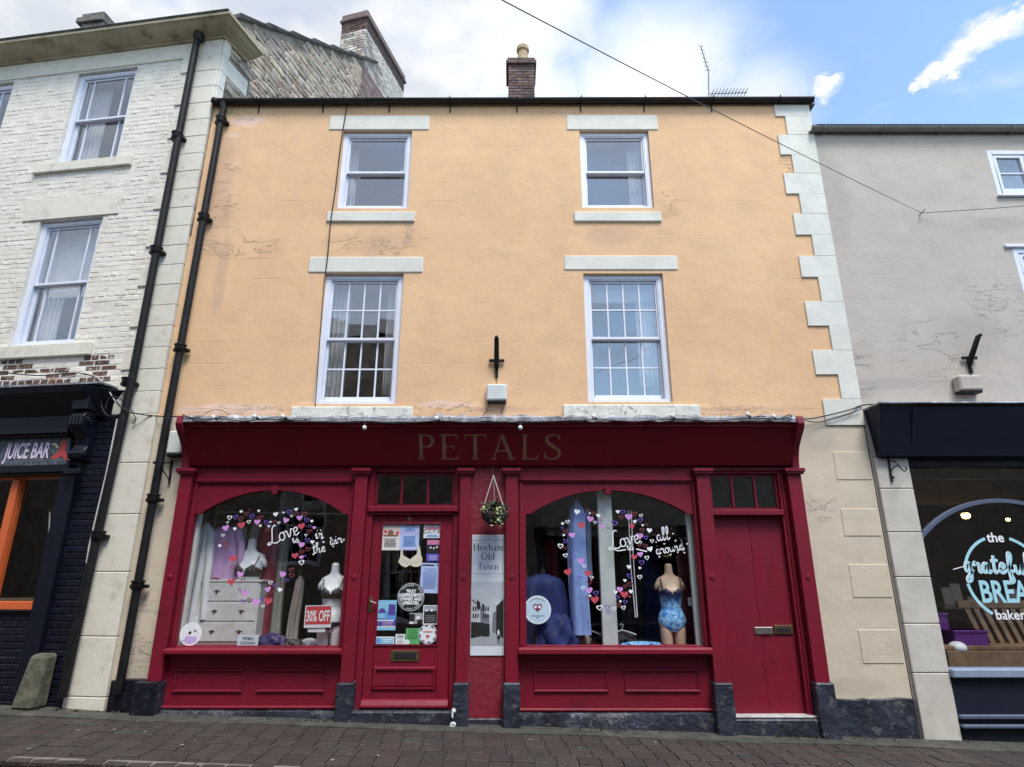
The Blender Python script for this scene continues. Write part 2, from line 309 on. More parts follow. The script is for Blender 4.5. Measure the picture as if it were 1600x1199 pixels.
# ------------------------------------------------------------------ mesh builder
class MB:
    def __init__(s, M=None): s.v = []; s.f = []; s.M = M or Matrix.Identity(4)
    def add(s, vs, fs):
        n = len(s.v); s.v += [s.M @ Vector(p) for p in vs]; s.f += [tuple(i + n for i in f) for f in fs]; return s
    def hexa(s, c):
        return s.add(c, [(0, 3, 2, 1), (4, 5, 6, 7), (0, 1, 5, 4), (1, 2, 6, 5), (2, 3, 7, 6), (3, 0, 4, 7)])
    def box(s, x0, x1, y0, y1, z0, z1):
        return s.hexa([(x0, y0, z0), (x1, y0, z0), (x1, y1, z0), (x0, y1, z0), (x0, y0, z1), (x1, y0, z1), (x1, y1, z1), (x0, y1, z1)])
    def quad(s, a, b, c, d): return s.add([a, b, c, d], [(0, 1, 2, 3)])
    def rect(s, x0, x1, z0, z1, y): return s.quad((x0, y, z0), (x1, y, z0), (x1, y, z1), (x0, y, z1))
    def prism(s, poly, y0, y1):
        n = len(poly); v = [(x, y0, z) for x, z in poly] + [(x, y1, z) for x, z in poly]
        return s.add(v, [tuple(range(n)), tuple(range(2 * n - 1, n - 1, -1))] + [(i, i + n, (i + 1) % n + n, (i + 1) % n) for i in range(n)])
    def prism_yz(s, poly, x0, x1):
        n = len(poly); v = [(x0, y, z) for y, z in poly] + [(x1, y, z) for y, z in poly]
        return s.add(v, [tuple(range(n)), tuple(range(2 * n - 1, n - 1, -1))] + [(i, i + n, (i + 1) % n + n, (i + 1) % n) for i in range(n)])
    def poly(s, poly, y): return s.add([(x, y, z) for x, z in poly], [tuple(range(len(poly)))])
    def loft(s, rings, cap=True, closed=True):
        n = len(rings[0]); v = [p for r in rings for p in r]; f = []
        for i in range(len(rings) - 1):
            for j in range(n if closed else n - 1):
                k = (j + 1) % n; f.append((i * n + j, i * n + k, (i + 1) * n + k, (i + 1) * n + j))
        if cap: f += [tuple(range(n - 1, -1, -1)), tuple((len(rings) - 1) * n + j for j in range(n))]
        return s.add(v, f)
    def tube(s, pts, r, n=7):
        pts = [Vector(p) for p in pts]; rings = []
        for i, p in enumerate(pts):
            d = (pts[min(i + 1, len(pts) - 1)] - pts[max(i - 1, 0)]).normalized()
            u = d.cross(Vector((0, 1, 0))); u = (u if u.length > .05 else d.cross(Vector((1, 0, 0)))).normalized(); q = d.cross(u).normalized()
            rr = r[i] if isinstance(r, (list, tuple)) else r
            rings.append([p + (u * math.cos(2 * math.pi * k / n) + q * math.sin(2 * math.pi * k / n)) * rr for k in range(n)])
        return s.loft(rings)
    def lathe(s, prof, cx, cy, n=20, cap=True):
        return s.loft([[(cx + r * math.cos(2 * math.pi * k / n), cy + r * math.sin(2 * math.pi * k / n), z) for k in range(n)] for r, z in prof], cap)
    def ell(s, c, r, n=12, m=8):
        rings = []
        for i in range(m + 1):
            a = math.pi * i / m; q = max(math.sin(a), .02)
            rings.append([(c[0] + r[0] * q * math.cos(2 * math.pi * k / n), c[1] + r[1] * q * math.sin(2 * math.pi * k / n), c[2] - r[2] * math.cos(a)) for k in range(n)])
        return s.loft(rings)
    def disc(s, x, z, r, y, n=24, y1=None):
        p = [(x + r * math.cos(2 * math.pi * k / n), z + r * math.sin(2 * math.pi * k / n)) for k in range(n)]
        return s.poly(p, y) if y1 is None else s.prism(p, y, y1)
    def ring(s, x, z, r0, r1, y, a0=0, a1=360, n=28):
        for k in range(n):
            A = R(a0 + (a1 - a0) * k / n); B = R(a0 + (a1 - a0) * (k + 1) / n)
            s.add([(x + r0 * math.cos(A), y, z + r0 * math.sin(A)), (x + r1 * math.cos(A), y, z + r1 * math.sin(A)),
                   (x + r1 * math.cos(B), y, z + r1 * math.sin(B)), (x + r0 * math.cos(B), y, z + r0 * math.sin(B))], [(0, 1, 2, 3)])
        return s
    def ribbon(s, pts, wd, y=0., th=None):
        n = len(pts); L = []; Rr = []
        for i, (x, z) in enumerate(pts):
            a = pts[max(i - 1, 0)]; b = pts[min(i + 1, n - 1)]
            dx, dz = b[0] - a[0], b[1] - a[1]; q = math.hypot(dx, dz) or 1; dx /= q; dz /= q
            ww = (wd[i] if isinstance(wd, (list, tuple)) else wd) / 2
            L.append((x - dz * ww, z + dx * ww)); Rr.append((x + dz * ww, z - dx * ww))
        for i in range(n - 1):
            if th is None: s.add([(L[i][0], y, L[i][1]), (Rr[i][0], y, Rr[i][1]), (Rr[i + 1][0], y, Rr[i + 1][1]), (L[i + 1][0], y, L[i + 1][1])], [(0, 1, 2, 3)])
            else: s.hexa([(*_p(L[i], y),), (*_p(Rr[i], y),), (*_p(Rr[i + 1], y),), (*_p(L[i + 1], y),), (*_p(L[i], y + th),), (*_p(Rr[i], y + th),), (*_p(Rr[i + 1], y + th),), (*_p(L[i + 1], y + th),)])
        return s
    def build(s, name, m, parent=None, bev=0., smooth=False, fix=True):
        me = bpy.data.meshes.new(name); inv = rootM(parent).inverted()
        me.from_pydata([inv @ p for p in s.v], [], s.f)
        if bev or fix:
            bm = bmesh.new(); bm.from_mesh(me)
            if fix: bmesh.ops.recalc_face_normals(bm, faces=bm.faces)
            if bev:
                bmesh.ops.remove_doubles(bm, verts=bm.verts, dist=1e-5)
                ed = [e for e in bm.edges if len(e.link_faces) == 2 and e.calc_face_angle(0) > .5]
                bmesh.ops.bevel(bm, geom=ed, offset=bev, segments=1, affect='EDGES', clamp_overlap=True)
            bm.to_mesh(me); bm.free()
        me.materials.append(m)
        if smooth:
            me.polygons.foreach_set('use_smooth', [True] * len(me.polygons))
            try: me.set_sharp_from_angle(angle=R(40))
            except Exception: pass
        o = bpy.data.objects.new(name, me); COL.objects.link(o)
        if parent is not None: o.parent = parent
        return o
def _p(q, y): return (q[0], y, q[1])
def rootM(p):
    if p is None: return Matrix.Identity(4)
    M = p.matrix_basis.copy()
    while p.parent is not None: p = p.parent; M = p.matrix_basis @ M
    return M
def tag(o, label=None, cat=None, group=None, kind=None):
    for k, v in (('label', label), ('category', cat), ('group', group), ('kind', kind)):
        if v: o[k] = v
    return o
def thing(name, label, cat, loc=(0, 0, 0), rz=0., group=None):
    o = bpy.data.objects.new(name, None); o.empty_display_size = .2; COL.objects.link(o)
    o.location = loc; o.rotation_euler = (0, 0, rz); o.matrix_basis = Matrix.Translation(loc) @ Matrix.Rotation(rz, 4, 'Z')
    return tag(o, label, cat, group)
def inst(me, name, parent, Mw):
    o = bpy.data.objects.new(name, me); COL.objects.link(o); o.parent = parent
    o.matrix_basis = rootM(parent).inverted() @ Mw; return o

def wallmesh(fr, x0, x1, z0, z1, holes, y0=0., y1=.35, yr=None):
    """wall with real openings: front face cells, back face cells and reveals"""
    b = MB(fr.M); xs = sorted({x0, x1, *[h[0] for h in holes], *[h[1] for h in holes]}); zs = sorted({z0, z1, *[h[2] for h in holes], *[h[3] for h in holes]})
    xs = [x for x in xs if x0 <= x <= x1]; zs = [z for z in zs if z0 <= z <= z1]
    for i in range(len(xs) - 1):
        for j in range(len(zs) - 1):
            cx, cz = (xs[i] + xs[i + 1]) / 2, (zs[j] + zs[j + 1]) / 2
            if any(h[0] < cx < h[1] and h[2] < cz < h[3] for h in holes): continue
            b.quad((xs[i], y0, zs[j]), (xs[i + 1], y0, zs[j]), (xs[i + 1], y0, zs[j + 1]), (xs[i], y0, zs[j + 1]))
            b.quad((xs[i + 1], y1, zs[j]), (xs[i], y1, zs[j]), (xs[i], y1, zs[j + 1]), (xs[i + 1], y1, zs[j + 1]))
    for (a, c, d, e) in holes:
        a, c, d, e = max(a, x0), min(c, x1), max(d, z0), min(e, z1)
        for p, q in (((a, d), (a, e)), ((c, e), (c, d)), ((a, e), (c, e)), ((c, d), (a, d))):
            b.quad((p[0], y0, p[1]), (q[0], y0, q[1]), (q[0], y1, q[1]), (p[0], y1, p[1]))
    return b

def brick_mesh(name, L, H, D, m, jit, seed):
    rr = random.Random(seed); bm = bmesh.new(); b = .12 * H
    ch = []
    for sx_ in (-1, 1):
        for sz_ in (-1, 1):
            ch.append((sx_ * L / 2, sz_ * H / 2))
    me = bpy.data.meshes.new(name)
    v = []; order = [(-1, -1), (1, -1), (1, 1), (-1, 1)]
    for (a, c) in order: v.append((a * L / 2 + rr.uniform(-jit, jit), D, c * H / 2 + rr.uniform(-jit, jit)))
    for (a, c) in order: v.append((a * (L / 2) + rr.uniform(-jit, jit), b * .6 + rr.uniform(0, jit), c * (H / 2) + rr.uniform(-jit, jit)))
    for (a, c) in order: v.append((a * (L / 2 - b) + rr.uniform(-jit, jit), 0 + rr.uniform(-jit, jit) * .5, c * (H / 2 - b) + rr.uniform(-jit, jit) * .6))
    f = [(8, 9, 10, 11)] + [(i + 4, (i + 1) % 4 + 4, (i + 1) % 4 + 8, i + 8) for i in range(4)] + [(i, (i + 1) % 4, (i + 1) % 4 + 4, i + 4) for i in range(4)]
    me.from_pydata(v, [], f); me.materials.append(m); me.update(); bm.free(); return me

def lay(fr, parent, name, cells, meshes, limit, stuffname, matof=None, y=0., tilt=0., seed=1):
    """cells: (cx, cz, sx, sz, meshkey). Largest `limit` as objects, the rest joined."""
    rr = random.Random(seed); c0 = Vector((0, -CD, CH)); L = []
    for (cx, cz, sx_, sz_, key) in cells:
        p = fr.M @ Vector((cx, y, cz)); d = (p - c0).length
        r_ = p - c0; fw = Vector((0, math.cos(TH), math.sin(TH))); upv = Vector((0, -math.sin(TH), math.cos(TH)))
        q = r_.dot(fw); u = 800 + FPX * r_.x / q; vv = 599.5 - FPX * r_.dot(upv) / q
        vis = (-40 < u < 1640 and -40 < vv < 1240)
        L.append(((0 if vis else 1), d, cx, cz, sx_, sz_, key))
    L.sort(key=lambda q: (q[0], q[1])); rest = {}
    for i, (vz, d, cx, cz, sx_, sz_, key) in enumerate(L):
        me = rr.choice(meshes[key])
        Mw = fr.M @ Matrix.Translation((cx, y + rr.uniform(-.003, .003), cz)) @ Matrix.Rotation(rr.uniform(-tilt, tilt), 4, 'Y') @ Matrix.Diagonal((sx_ * rr.choice((-1, 1)), 1, sz_, 1))
        if i < limit and not vz: inst(me, name, parent, Mw)
        else: rest.setdefault(key, []).append((me, Mw))
    for key, it in rest.items():
        b = MB()
        for me, Mw in it: b.add([Mw @ q.co for q in me.vertices], [tuple(p.vertices) for p in me.polygons])
        o = b.build(stuffname, it[0][0].materials[0], parent, fix=False); o['kind'] = 'stuff'

def text(s, fr, x, z, y, size, m, parent, name='lettering', bold=0., sx_=1., shear=0., align='CENTER', M=None, ext=.0):
    cu = bpy.data.curves.new('t', 'FONT'); cu.body = s; cu.size = size; cu.align_x = align; cu.offset = bold; cu.shear = shear; cu.extrude = ext; cu.resolution_u = 3
    ob = bpy.data.objects.new('t', cu); COL.objects.link(ob); bpy.context.view_layer.update()
    me = bpy.data.meshes.new_from_object(ob.evaluated_get(bpy.context.evaluated_depsgraph_get()))
    bpy.data.objects.remove(ob)
    A = (M if M is not None else fr.M) @ Matrix.Translation((x, y, z)) @ Matrix.Rotation(R(90), 4, 'X') @ Matrix.Diagonal((sx_, 1, 1, 1))
    b = MB(A).add([v.co[:] for v in me.vertices], [tuple(p.vertices) for p in me.polygons])
    return b.build(name, m, parent, fix=False)

def spline(pts, k=5):
    P_ = [pts[0]] + list(pts) + [pts[-1]]; o = []
    for i in range(1, len(P_) - 2):
        p0, p1, p2, p3 = P_[i - 1:i + 3]
        for j in range(k):
            t = j / k
            o.append(tuple(.5 * (2 * p1[a] + (p2[a] - p0[a]) * t + (2 * p0[a] - 5 * p1[a] + 4 * p2[a] - p3[a]) * t * t + (3 * p1[a] - p0[a] - 3 * p2[a] + p3[a]) * t ** 3) for a in range(len(p1))))
    o.append(tuple(pts[-1])); return o

# serif capitals / lower case as (x, z, width) strokes on a unit cap height
TK, TN = .135, .05
def stem(x, z0, z1, sb=1, st=1, wl=.13):
    q = [[(x, z0, TK), (x, z1, TK)]]
    if sb: q.append([(x - wl, z0 + .02, .04), (x + wl, z0 + .02, .04)])
    if st: q.append([(x - wl, z1 - .02, .04), (x + (wl if st == 1 else 0), z1 - .02, .04)])
    return q
def arc(cx, cz, rx, rz, a0, a1, n=14, tk=TK, tn=TN):
    return [(cx + rx * math.cos(R(a0 + (a1 - a0) * i / n)), cz + rz * math.sin(R(a0 + (a1 - a0) * i / n)),
             tn + (tk - tn) * abs(math.cos(R(a0 + (a1 - a0) * i / n))) ** 1.3) for i in range(n + 1)]
XH = .60
SER = {
 'P': (stem(.2, 0, 1) + [[(.2, .975, TN), (.38, .975, TN)], arc(.38, .74, .26, .235, 90, -90), [(.38, .505, TN), (.2, .505, TN)]], .72),
 'E': (stem(.2, 0, 1) + [[(.2, .975, TN), (.68, .975, TN)], [(.66, .99, .05), (.69, .80, .02)], [(.2, .52, TN), (.56, .52, TN)], [(.56, .62, .03), (.56, .42, .03)], [(.2, .025, TN), (.72, .025, TN)], [(.70, .01, .05), (.75, .22, .02)]], .80),
 'T': (stem(.42, 0, .98, 1, 0) + [[(.04, .975, TN), (.80, .975, TN)], [(.05, .99, .05), (.02, .78, .02)], [(.79, .99, .05), (.82, .78, .02)]], .84),
 'A': ([[(.12, .02, .05), (.43, 1.0, .06)], [(.43, 1.0, .11), (.80, .0, TK)], [(.22, .35, TN), (.66, .35, TN)], [(0, .02, .04), (.25, .02, .04)], [(.65, .02, .04), (.94, .02, .04)]], .94),
 'L': (stem(.2, 0, 1) + [[(.2, .025, TN), (.68, .025, TN)], [(.66, .01, .05), (.72, .24, .02)]], .74),
 'S': ([spline([(.60, .78, .03), (.55, .93, .05), (.36, .985, .06), (.17, .90, .10), (.16, .70, .12), (.38, .53, .14), (.60, .34, .13), (.58, .12, .10), (.36, .015, .06), (.14, .07, .05), (.07, .27, .03)], 4), [(.60, .99, .03), (.61, .76, .03)], [(.07, .03, .03), (.065, .28, .03)]], .70),
 'H': (stem(.2, 0, 1) + stem(.78, 0, 1) + [[(.2, .52, TN), (.78, .52, TN)]], .98),
 'O': ([arc(.45, .5, .38, .48, 0, 360, 30)], .92),
 'e': ([arc(.27, XH / 2, .22, XH / 2 - .03, 5, 325, 22, .11), [(.06, XH * .55, .04), (.48, XH * .55, .04)]], .56),
 'x': ([[(.08, XH, .11), (.46, 0, .12)], [(.44, XH, .045), (.08, 0, .045)], [(-.02, XH, .035), (.2, XH, .035)], [(.34, XH, .035), (.54, XH, .035)], [(-.02, .02, .035), (.18, .02, .035)], [(.36, .02, .035), (.58, .02, .035)]], .58),
 'h': (stem(.14, 0, 1, 1, 2, .1) + [arc(.32, XH - .22, .17, .20, 165, 0, 10, .11, .05), [(.49, XH - .22, .115), (.49, 0, .115)], [(.39, .02, .035), (.59, .02, .035)]], .64),
 'a': ([[(.10, XH - .12, .05), (.2, XH - .02, .05), (.32, XH - .04, .09), (.38, XH - .15, .11), (.38, .0, .11)], arc(.22, .16, .16, .14, 60, 330, 14, .10, .045), [(.38, .04, .06), (.50, .03, .03)]], .52),
 'm': (stem(.14, 0, XH, 1, 2, .1) + [arc(.31, XH - .2, .16, .18, 165, 0, 10, .11, .05), [(.47, XH - .2, .115), (.47, 0, .115)], arc(.63, XH - .2, .16, .18, 165, 0, 10, .11, .05), [(.79, XH - .2, .115), (.79, 0, .115)], [(.38, .02, .035), (.56, .02, .035)], [(.70, .02, .035), (.89, .02, .035)]], .94),
 'l': (stem(.14, 0, 1, 1, 2, .1), .30),
 'd': ([arc(.25, XH / 2, .20, XH / 2 - .03, 30, 330, 20, .11), [(.47, 1, .115), (.47, 0, .115)], [(.36, .98, .035), (.48, .98, .035)], [(.47, .02, .035), (.58, .02, .035)]], .62),
 'o': ([arc(.28, XH / 2, .23, XH / 2 - .03, 0, 360, 26, .11)], .58),
 'w': ([[(.05, XH, .11), (.24, 0, .10)], [(.24, 0, .045), (.42, XH, .045)], [(.42, XH, .11), (.60, 0, .10)], [(.60, 0, .045), (.78, XH, .045)], [(-.04, XH, .035), (.16, XH, .035)], [(.33, XH, .035), (.52, XH, .035)], [(.70, XH, .035), (.87, XH, .035)]], .86),
 'n': (stem(.14, 0, XH, 1, 2, .1) + [arc(.32, XH - .22, .17, .20, 165, 0, 10, .11, .05), [(.49, XH - .22, .115), (.49, 0, .115)], [(.39, .02, .035), (.59, .02, .035)]], .64),
}
def serif(s, M, x, z, y, size, m, parent, gap=.06, sx_=1., align='C', each=None):
    W_ = sum(SER[c][1] + gap for c in s) - gap
    ox = x - (W_ * size * sx_ / 2 if align == 'C' else 0); allb = MB(M)
    for c in s:
        b = MB(M) if each else allb
        for k, st in enumerate(SER[c][0]):
            b.ribbon([(ox + p[0] * size * sx_, z + p[1] * size) for p in st], [p[2] * size for p in st], y - k * .0003)
        if each: b.build(each, m, parent, fix=False)
        ox += (SER[c][1] + gap) * size * sx_
    if not each: allb.build('lettering', m, parent, fix=False)

# flowing hand lettering
SCR = {
 'L': ([[(.62, .95), (.50, 1.02), (.36, .85), (.28, .5), (.18, .12), (.02, .0), (-.08, .06), (.02, .14), (.22, .06), (.45, -.02), (.66, .08)]], .62),
 'o': ([[(.30, .46), (.12, .42), (.04, .2), (.12, .03), (.28, .04), (.36, .22), (.30, .42), (.44, .42)]], .44),
 'v': ([[(0, .42), (.08, .44), (.16, .04), (.30, .3), (.34, .48), (.46, .44)]], .42),
 'e': ([[(.02, .2), (.26, .28), (.28, .44), (.14, .46), (.05, .2), (.16, .02), (.38, .14)]], .38),
 'i': ([[(0, .25), (.10, .45), (.10, .1), (.18, .02), (.28, .15)], [(.12, .66), (.15, .70)]], .28),
 's': ([[(0, .1), (.22, .46), (.16, .28), (.30, .12), (.18, .0), (.02, .06)]], .34),
 'n': ([[(0, .44), (.06, .44), (.06, .02), (.08, .26), (.22, .45), (.28, .34), (.28, .06), (.36, .02), (.44, .15)]], .44),
 't': ([[(.16, .85), (.12, .2), (.18, .02), (.32, .12)], [(-.02, .58), (.34, .62)]], .30),
 'h': ([[(0, .3), (.22, .85), (.14, .98), (.06, .8), (.06, .02), (.10, .28), (.24, .44), (.30, .3), (.30, .06), (.38, .02), (.46, .15)]], .46),
 'a': ([[(.30, .44), (.12, .44), (.04, .18), (.12, .02), (.26, .12), (.32, .44), (.30, .08), (.38, .02), (.46, .14)]], .44),
 'r': ([[(0, .3), (.08, .5), (.14, .40), (.28, .42), (.26, .1), (.34, .02), (.42, .14)]], .36),
 'l': ([[(0, .2), (.20, .7), (.18, 1.0), (.08, .9), (.06, .1), (.14, .02), (.26, .16)]], .26),
 'u': ([[(0, .44), (.04, .12), (.14, .02), (.28, .2), (.32, .45), (.31, .08), (.38, .02), (.46, .15)]], .45),
 'd': ([[(.30, .44), (.12, .44), (.04, .18), (.12, .02), (.26, .14), (.36, 1.0), (.30, .08), (.38, .02), (.46, .14)]], .44),
 'g': ([[(.30, .44), (.12, .46), (.04, .2), (.12, .04), (.26, .14), (.32, .44), (.28, -.3), (.12, -.45), (.06, -.3), (.42, .12)]], .42),
 'f': ([[(.0, .1), (.24, .7), (.24, .98), (.12, .9), (.08, .1), (.10, -.4), (.22, -.3), (.14, .04), (.36, .14)]], .34),
}
def script(s, fr, px, py, off, cap, m, parent, rot=0., wd=.09, gap=.0, M=None, name='lettering'):
    x0, z0 = fr.pt(px, py, off); b = MB(fr.M @ Matrix.Translation((x0, off, z0)) @ Matrix.Rotation(-R(rot), 4, 'Y')); ox = 0; k = 0
    for c in s:
        for st in SCR[c][0]:
            q = spline(st, 5) if len(st) > 2 else st
            b.ribbon([(ox + p[0] * cap, p[1] * cap) for p in q], wd * cap, -k * .0002); k += 1
        ox += (SCR[c][1] + gap) * cap
    return b.build(name, m, parent, fix=False)

# ================================================================== GROUND
def slab(name, x0, x1, y0, y1, dz, m, kind='structure', n=1, th=.05):
    b = MB(); c = []
    for (x, y) in ((x0, y0), (x1, y0), (x1, y1), (x0, y1)): c.append((x, y, gz(x, y) + dz - th))
    for (x, y) in ((x0, y0), (x1, y0), (x1, y1), (x0, y1)): c.append((x, y, gz(x, y) + dz))
    b.hexa(c); o = b.build(name, m); return tag(o, kind=kind)
def tagS(o): return tag(o, kind='structure')
g_ = MB().quad((-60, -60, gz(-60, -6) - .16), (60, -60, gz(60, -6) - .16), (60, 60, gz(60, 0) - .16), (-60, 60, gz(-60, 0) - .16)).build('ground', m_asphalt); tagS(g_)
road = slab('road', -30, 30, -8.1, -1.74, -.085, m_asphalt)
pav = slab('pavement', -12, 12, -1.63, .3, -.010, m_joint)
strip = MB()
for i in range(48):
    a, c_ = -12 + i * .5, -12 + (i + 1) * .5; j = lambda q: -.36 + .03 * math.sin(q * 2.1) + .015 * math.sin(q * 7)
    strip.hexa([(a, j(a), gz(a, -.3) - .02), (c_, j(c_), gz(c_, -.3) - .02), (c_, .05, gz(c_) - .02), (a, .05, gz(a) - .02), (a, j(a), gz(a, -.3) + .004), (c_, j(c_), gz(c_, -.3) + .004), (c_, .05, gz(c_) + .012), (a, .05, gz(a) + .012)])
tagS(strip.build('pavement_edge_strip', m_concrete))
# paving blocks
PL_, PW_ = .2, .235
pm = []
for k in range(6):
    rr = random.Random(50 + k); b = .006; v = []
    for (zz, ins) in ((-.03, 0), (-.004, 0), (0, b)):
        for (a, c_) in ((-1, -1), (1, -1), (1, 1), (-1, 1)):
            v.append((a * ((PL_ - .008) / 2 - ins) + rr.uniform(-.0015, .0015), c_ * ((PW_ - .008) / 2 - ins) + rr.uniform(-.0015, .0015), zz + rr.uniform(-.0015, .0015)))
    f = [(8, 9, 10, 11)] + [(q + 4, (q + 1) % 4 + 4, (q + 1) % 4 + 8, q + 8) for q in range(4)] + [(q, (q + 1) % 4, (q + 1) % 4 + 4, q + 4) for q in range(4)]
    me = bpy.data.meshes.new('paver'); me.from_pydata(v, [], f); me.materials.append(m_paver); pm.append(me)
cells = []; rows = 6
for r_ in range(rows):
    yy = -.36 - PW_ / 2 - r_ * PW_ + .0
    for i in range(-45, 46):
        xx = (i + (.5 if r_ == 3 else .12 * r_)) * PL_
        cells.append((abs(xx) if abs(xx) > 0 else 0, xx, yy))
rr = random.Random(3); cells.sort(key=lambda q: q[0] - (.4 if q[1] < 0 else 0)); restb = MB()
for i, (d, xx, yy) in enumerate(cells):
    me = rr.choice(pm); A = Matrix.Translation((xx, yy, gz(xx, yy) + rr.uniform(-.002, .002))) @ Matrix.Rotation(math.atan(-GS), 4, 'Y') @ Matrix.Rotation(rr.uniform(-.012, .012), 4, 'X') @ Matrix.Rotation(rr.uniform(-.008, .008), 4, 'Z')
    if i < 298: inst(me, 'paver', pav, A)
    else: restb.add([A @ q.co for q in me.vertices], [tuple(p.vertices) for p in me.polygons])
o = restb.build('paver_far', m_paver, pav, fix=False); o['kind'] = 'stuff'
kerb = slab('kerb', -12, 12, -1.75, -1.63, -.05, m_kerb, th=.15)
for i in range(-9, 10):
    a, c_ = i * .915 + .1, (i + 1) * .915 + .092
    MB().hexa([(a, -1.75, gz(a, -1.6) - .13), (c_, -1.75, gz(c_, -1.6) - .13), (c_, -1.632, gz(c_, -1.5) - .13), (a, -1.632, gz(a, -1.5) - .13),
               (a, -1.745, gz(a, -1.6) - .006), (c_, -1.745, gz(c_, -1.6) - .006), (c_, -1.632, gz(c_, -1.5)), (a, -1.632, gz(a, -1.5))]).build('kerb_stone', m_kerb, kerb, bev=.008)
rl_ = random.Random(15); b_ = MB()
for k in range(46):
    x = rl_.uniform(-5.5, 5.5); y = rl_.uniform(-1.5, -.2); r = rl_.choice((.006, .009, .013, .02)); z = gz(x, y) + .006
    b_.add([(x + r * math.cos(q) * rl_.uniform(.7, 1.2), y + r * math.sin(q) * rl_.uniform(.7, 1.2), z) for q in [i * math.pi / 3 for i in range(6)]], [tuple(range(6))])
o = b_.build('litter_specks', mat('pale_speck', (.34, .33, .30), (.12, .11, .10), 30., .9), fix=False); tag(o, kind='stuff'); tag(o, 'pale gum spots and grit scattered on the pavement', 'grit')
b_ = MB()
for k in range(420):
    x = rl_.uniform(-6.5, 5.2); x += .05 * math.sin(x * 30)
    if rl_.random() > .35 + .65 * (math.sin(x * 2.3) > .2): continue
    y = -.10 - abs(rl_.gauss(0, .02)) - (.05 if -4 < x < 3.5 else 0); z = gz(x, y) + .004; h = rl_.uniform(.008, .035)
    for q in range(3):
        a = rl_.uniform(0, 6.28); dx, dy = math.cos(a) * .012, math.sin(a) * .012; b_.add([(x - dy * .5, y + dx * .5, z), (x + dy * .5, y - dx * .5, z), (x + dx * 1.5, y + dy * 1.5, z + h)], [(0, 1, 2)])
o = b_.build('moss_tufts', mat('dull_moss', (.045, .055, .02), (.03, .035, .018), 20., .9), fix=False); tag(o, kind='stuff'); tag(o, 'small moss and weed tufts along the foot of the wall', 'moss')
opp = slab('pavement', -30, 30, -9.4, -8.1, .0, m_concrete)

# ================================================================== sash windows
def sash(fr, house, X0, X1, Z0, Z1, kind, yf=.05, fw=.065, glassm=None, name='window', lab=None):
    """box frame with two sliding sashes; kind 1 = plain, 4 = four by two panes each sash, 3 = margin lights"""
    gm = glassm or m_glassup
    b = MB(fr.M); d = .14
    b.box(X0, X0 + fw, yf, yf + d, Z0, Z1).box(X1 - fw, X1, yf, yf + d, Z0, Z1).box(X0 + fw, X1 - fw, yf, yf + d, Z1 - fw, Z1)
    b.box(X0 + fw, X1 - fw, yf - .012, yf + d, Z0, Z0 + .05)
    b.box(X0 + fw, X0 + fw + .016, yf + .008, yf + .03, Z0 + .05, Z1 - fw).box(X1 - fw - .016, X1 - fw, yf + .008, yf + .03, Z0 + .05, Z1 - fw).box(X0 + fw + .016, X1 - fw - .016, yf + .008, yf + .03, Z1 - fw - .016, Z1 - fw)
    w_ = b.build(name, m_win, house, bev=.004)
    if lab: w_['label'] = lab
    a0, a1 = X0 + fw + .002, X1 - fw - .002; zb, zt = Z0 + .052, Z1 - fw - .002; zm = (zb + zt) / 2
    for up in (1, 0):
        y0 = yf + (.034 if up else .078); y1 = y0 + .038; p, q = (zm - .018, zt) if up else (zb, zm + .018)
        st = .038; tb = .045 if up else .038; bb = .036 if up else .075
        s_ = MB(fr.M).box(a0, a0 + st, y0, y1, p, q).box(a1 - st, a1, y0, y1, p, q).box(a0 + st, a1 - st, y0, y1, q - tb, q).box(a0 + st, a1 - st, y0 - (.008 if up else 0), y1, p, p + bb)
        s_.build('sash', m_win, w_, bev=.003)
        gx0, gx1, gz0, gz1 = a0 + st, a1 - st, p + bb, q - tb; bw = .019
        if kind == 4: xs = [gx0 + (gx1 - gx0) * k / 4 for k in range(5)]; zs = [gz0, (gz0 + gz1) / 2, gz1]
        elif kind == 3: xs = [gx0, gx0 + (gx1 - gx0) * .17, gx0 + (gx1 - gx0) * .83, gx1]; zs = [gz0, gz1]
        else: xs = [gx0, gx1]; zs = [gz0, gz1]
        for x in xs[1:-1]: MB(fr.M).box(x - bw / 2, x + bw / 2, y0 + .004, y1 - .004, gz0, gz1).build('glazing_bar', m_win, w_)
        for z in zs[1:-1]: MB(fr.M).box(gx0, gx1, y0 + .006, y1 - .006, z - bw / 2, z + bw / 2).build('glazing_bar', m_win, w_)
        ym = (y0 + y1) / 2
        for i in range(len(xs) - 1):
            for j in range(len(zs) - 1):
                t1, t2 = random.uniform(-.0015, .0015), random.uniform(-.0015, .0015)
                MB(fr.M).quad((xs[i], ym + t1, zs[j]), (xs[i + 1], ym - t1, zs[j]), (xs[i + 1], ym - t1 + t2, zs[j + 1]), (xs[i], ym + t1 + t2, zs[j + 1])).build('pane', gm, w_, fix=False)
    return w_
def room(fr, house, X0, X1, Z0, Z1, y0=.36, y1=3., m=None, name='interior_room'):
    b = MB(fr.M)
    b.quad((X0, y1, Z0), (X1, y1, Z0), (X1, y1, Z1), (X0, y1, Z1)).quad((X0, y0, Z0), (X0, y1, Z0), (X0, y1, Z1), (X0, y0, Z1)).quad((X1, y0, Z0), (X1, y1, Z0), (X1, y1, Z1), (X1, y0, Z1))
    b.quad((X0, y0, Z0), (X1, y0, Z0), (X1, y1, Z0), (X0, y1, Z0)).quad((X0, y0, Z1), (X1, y0, Z1), (X1, y1, Z1), (X0, y1, Z1))
    return b.build(name, m or m_roomlight, house, fix=False)
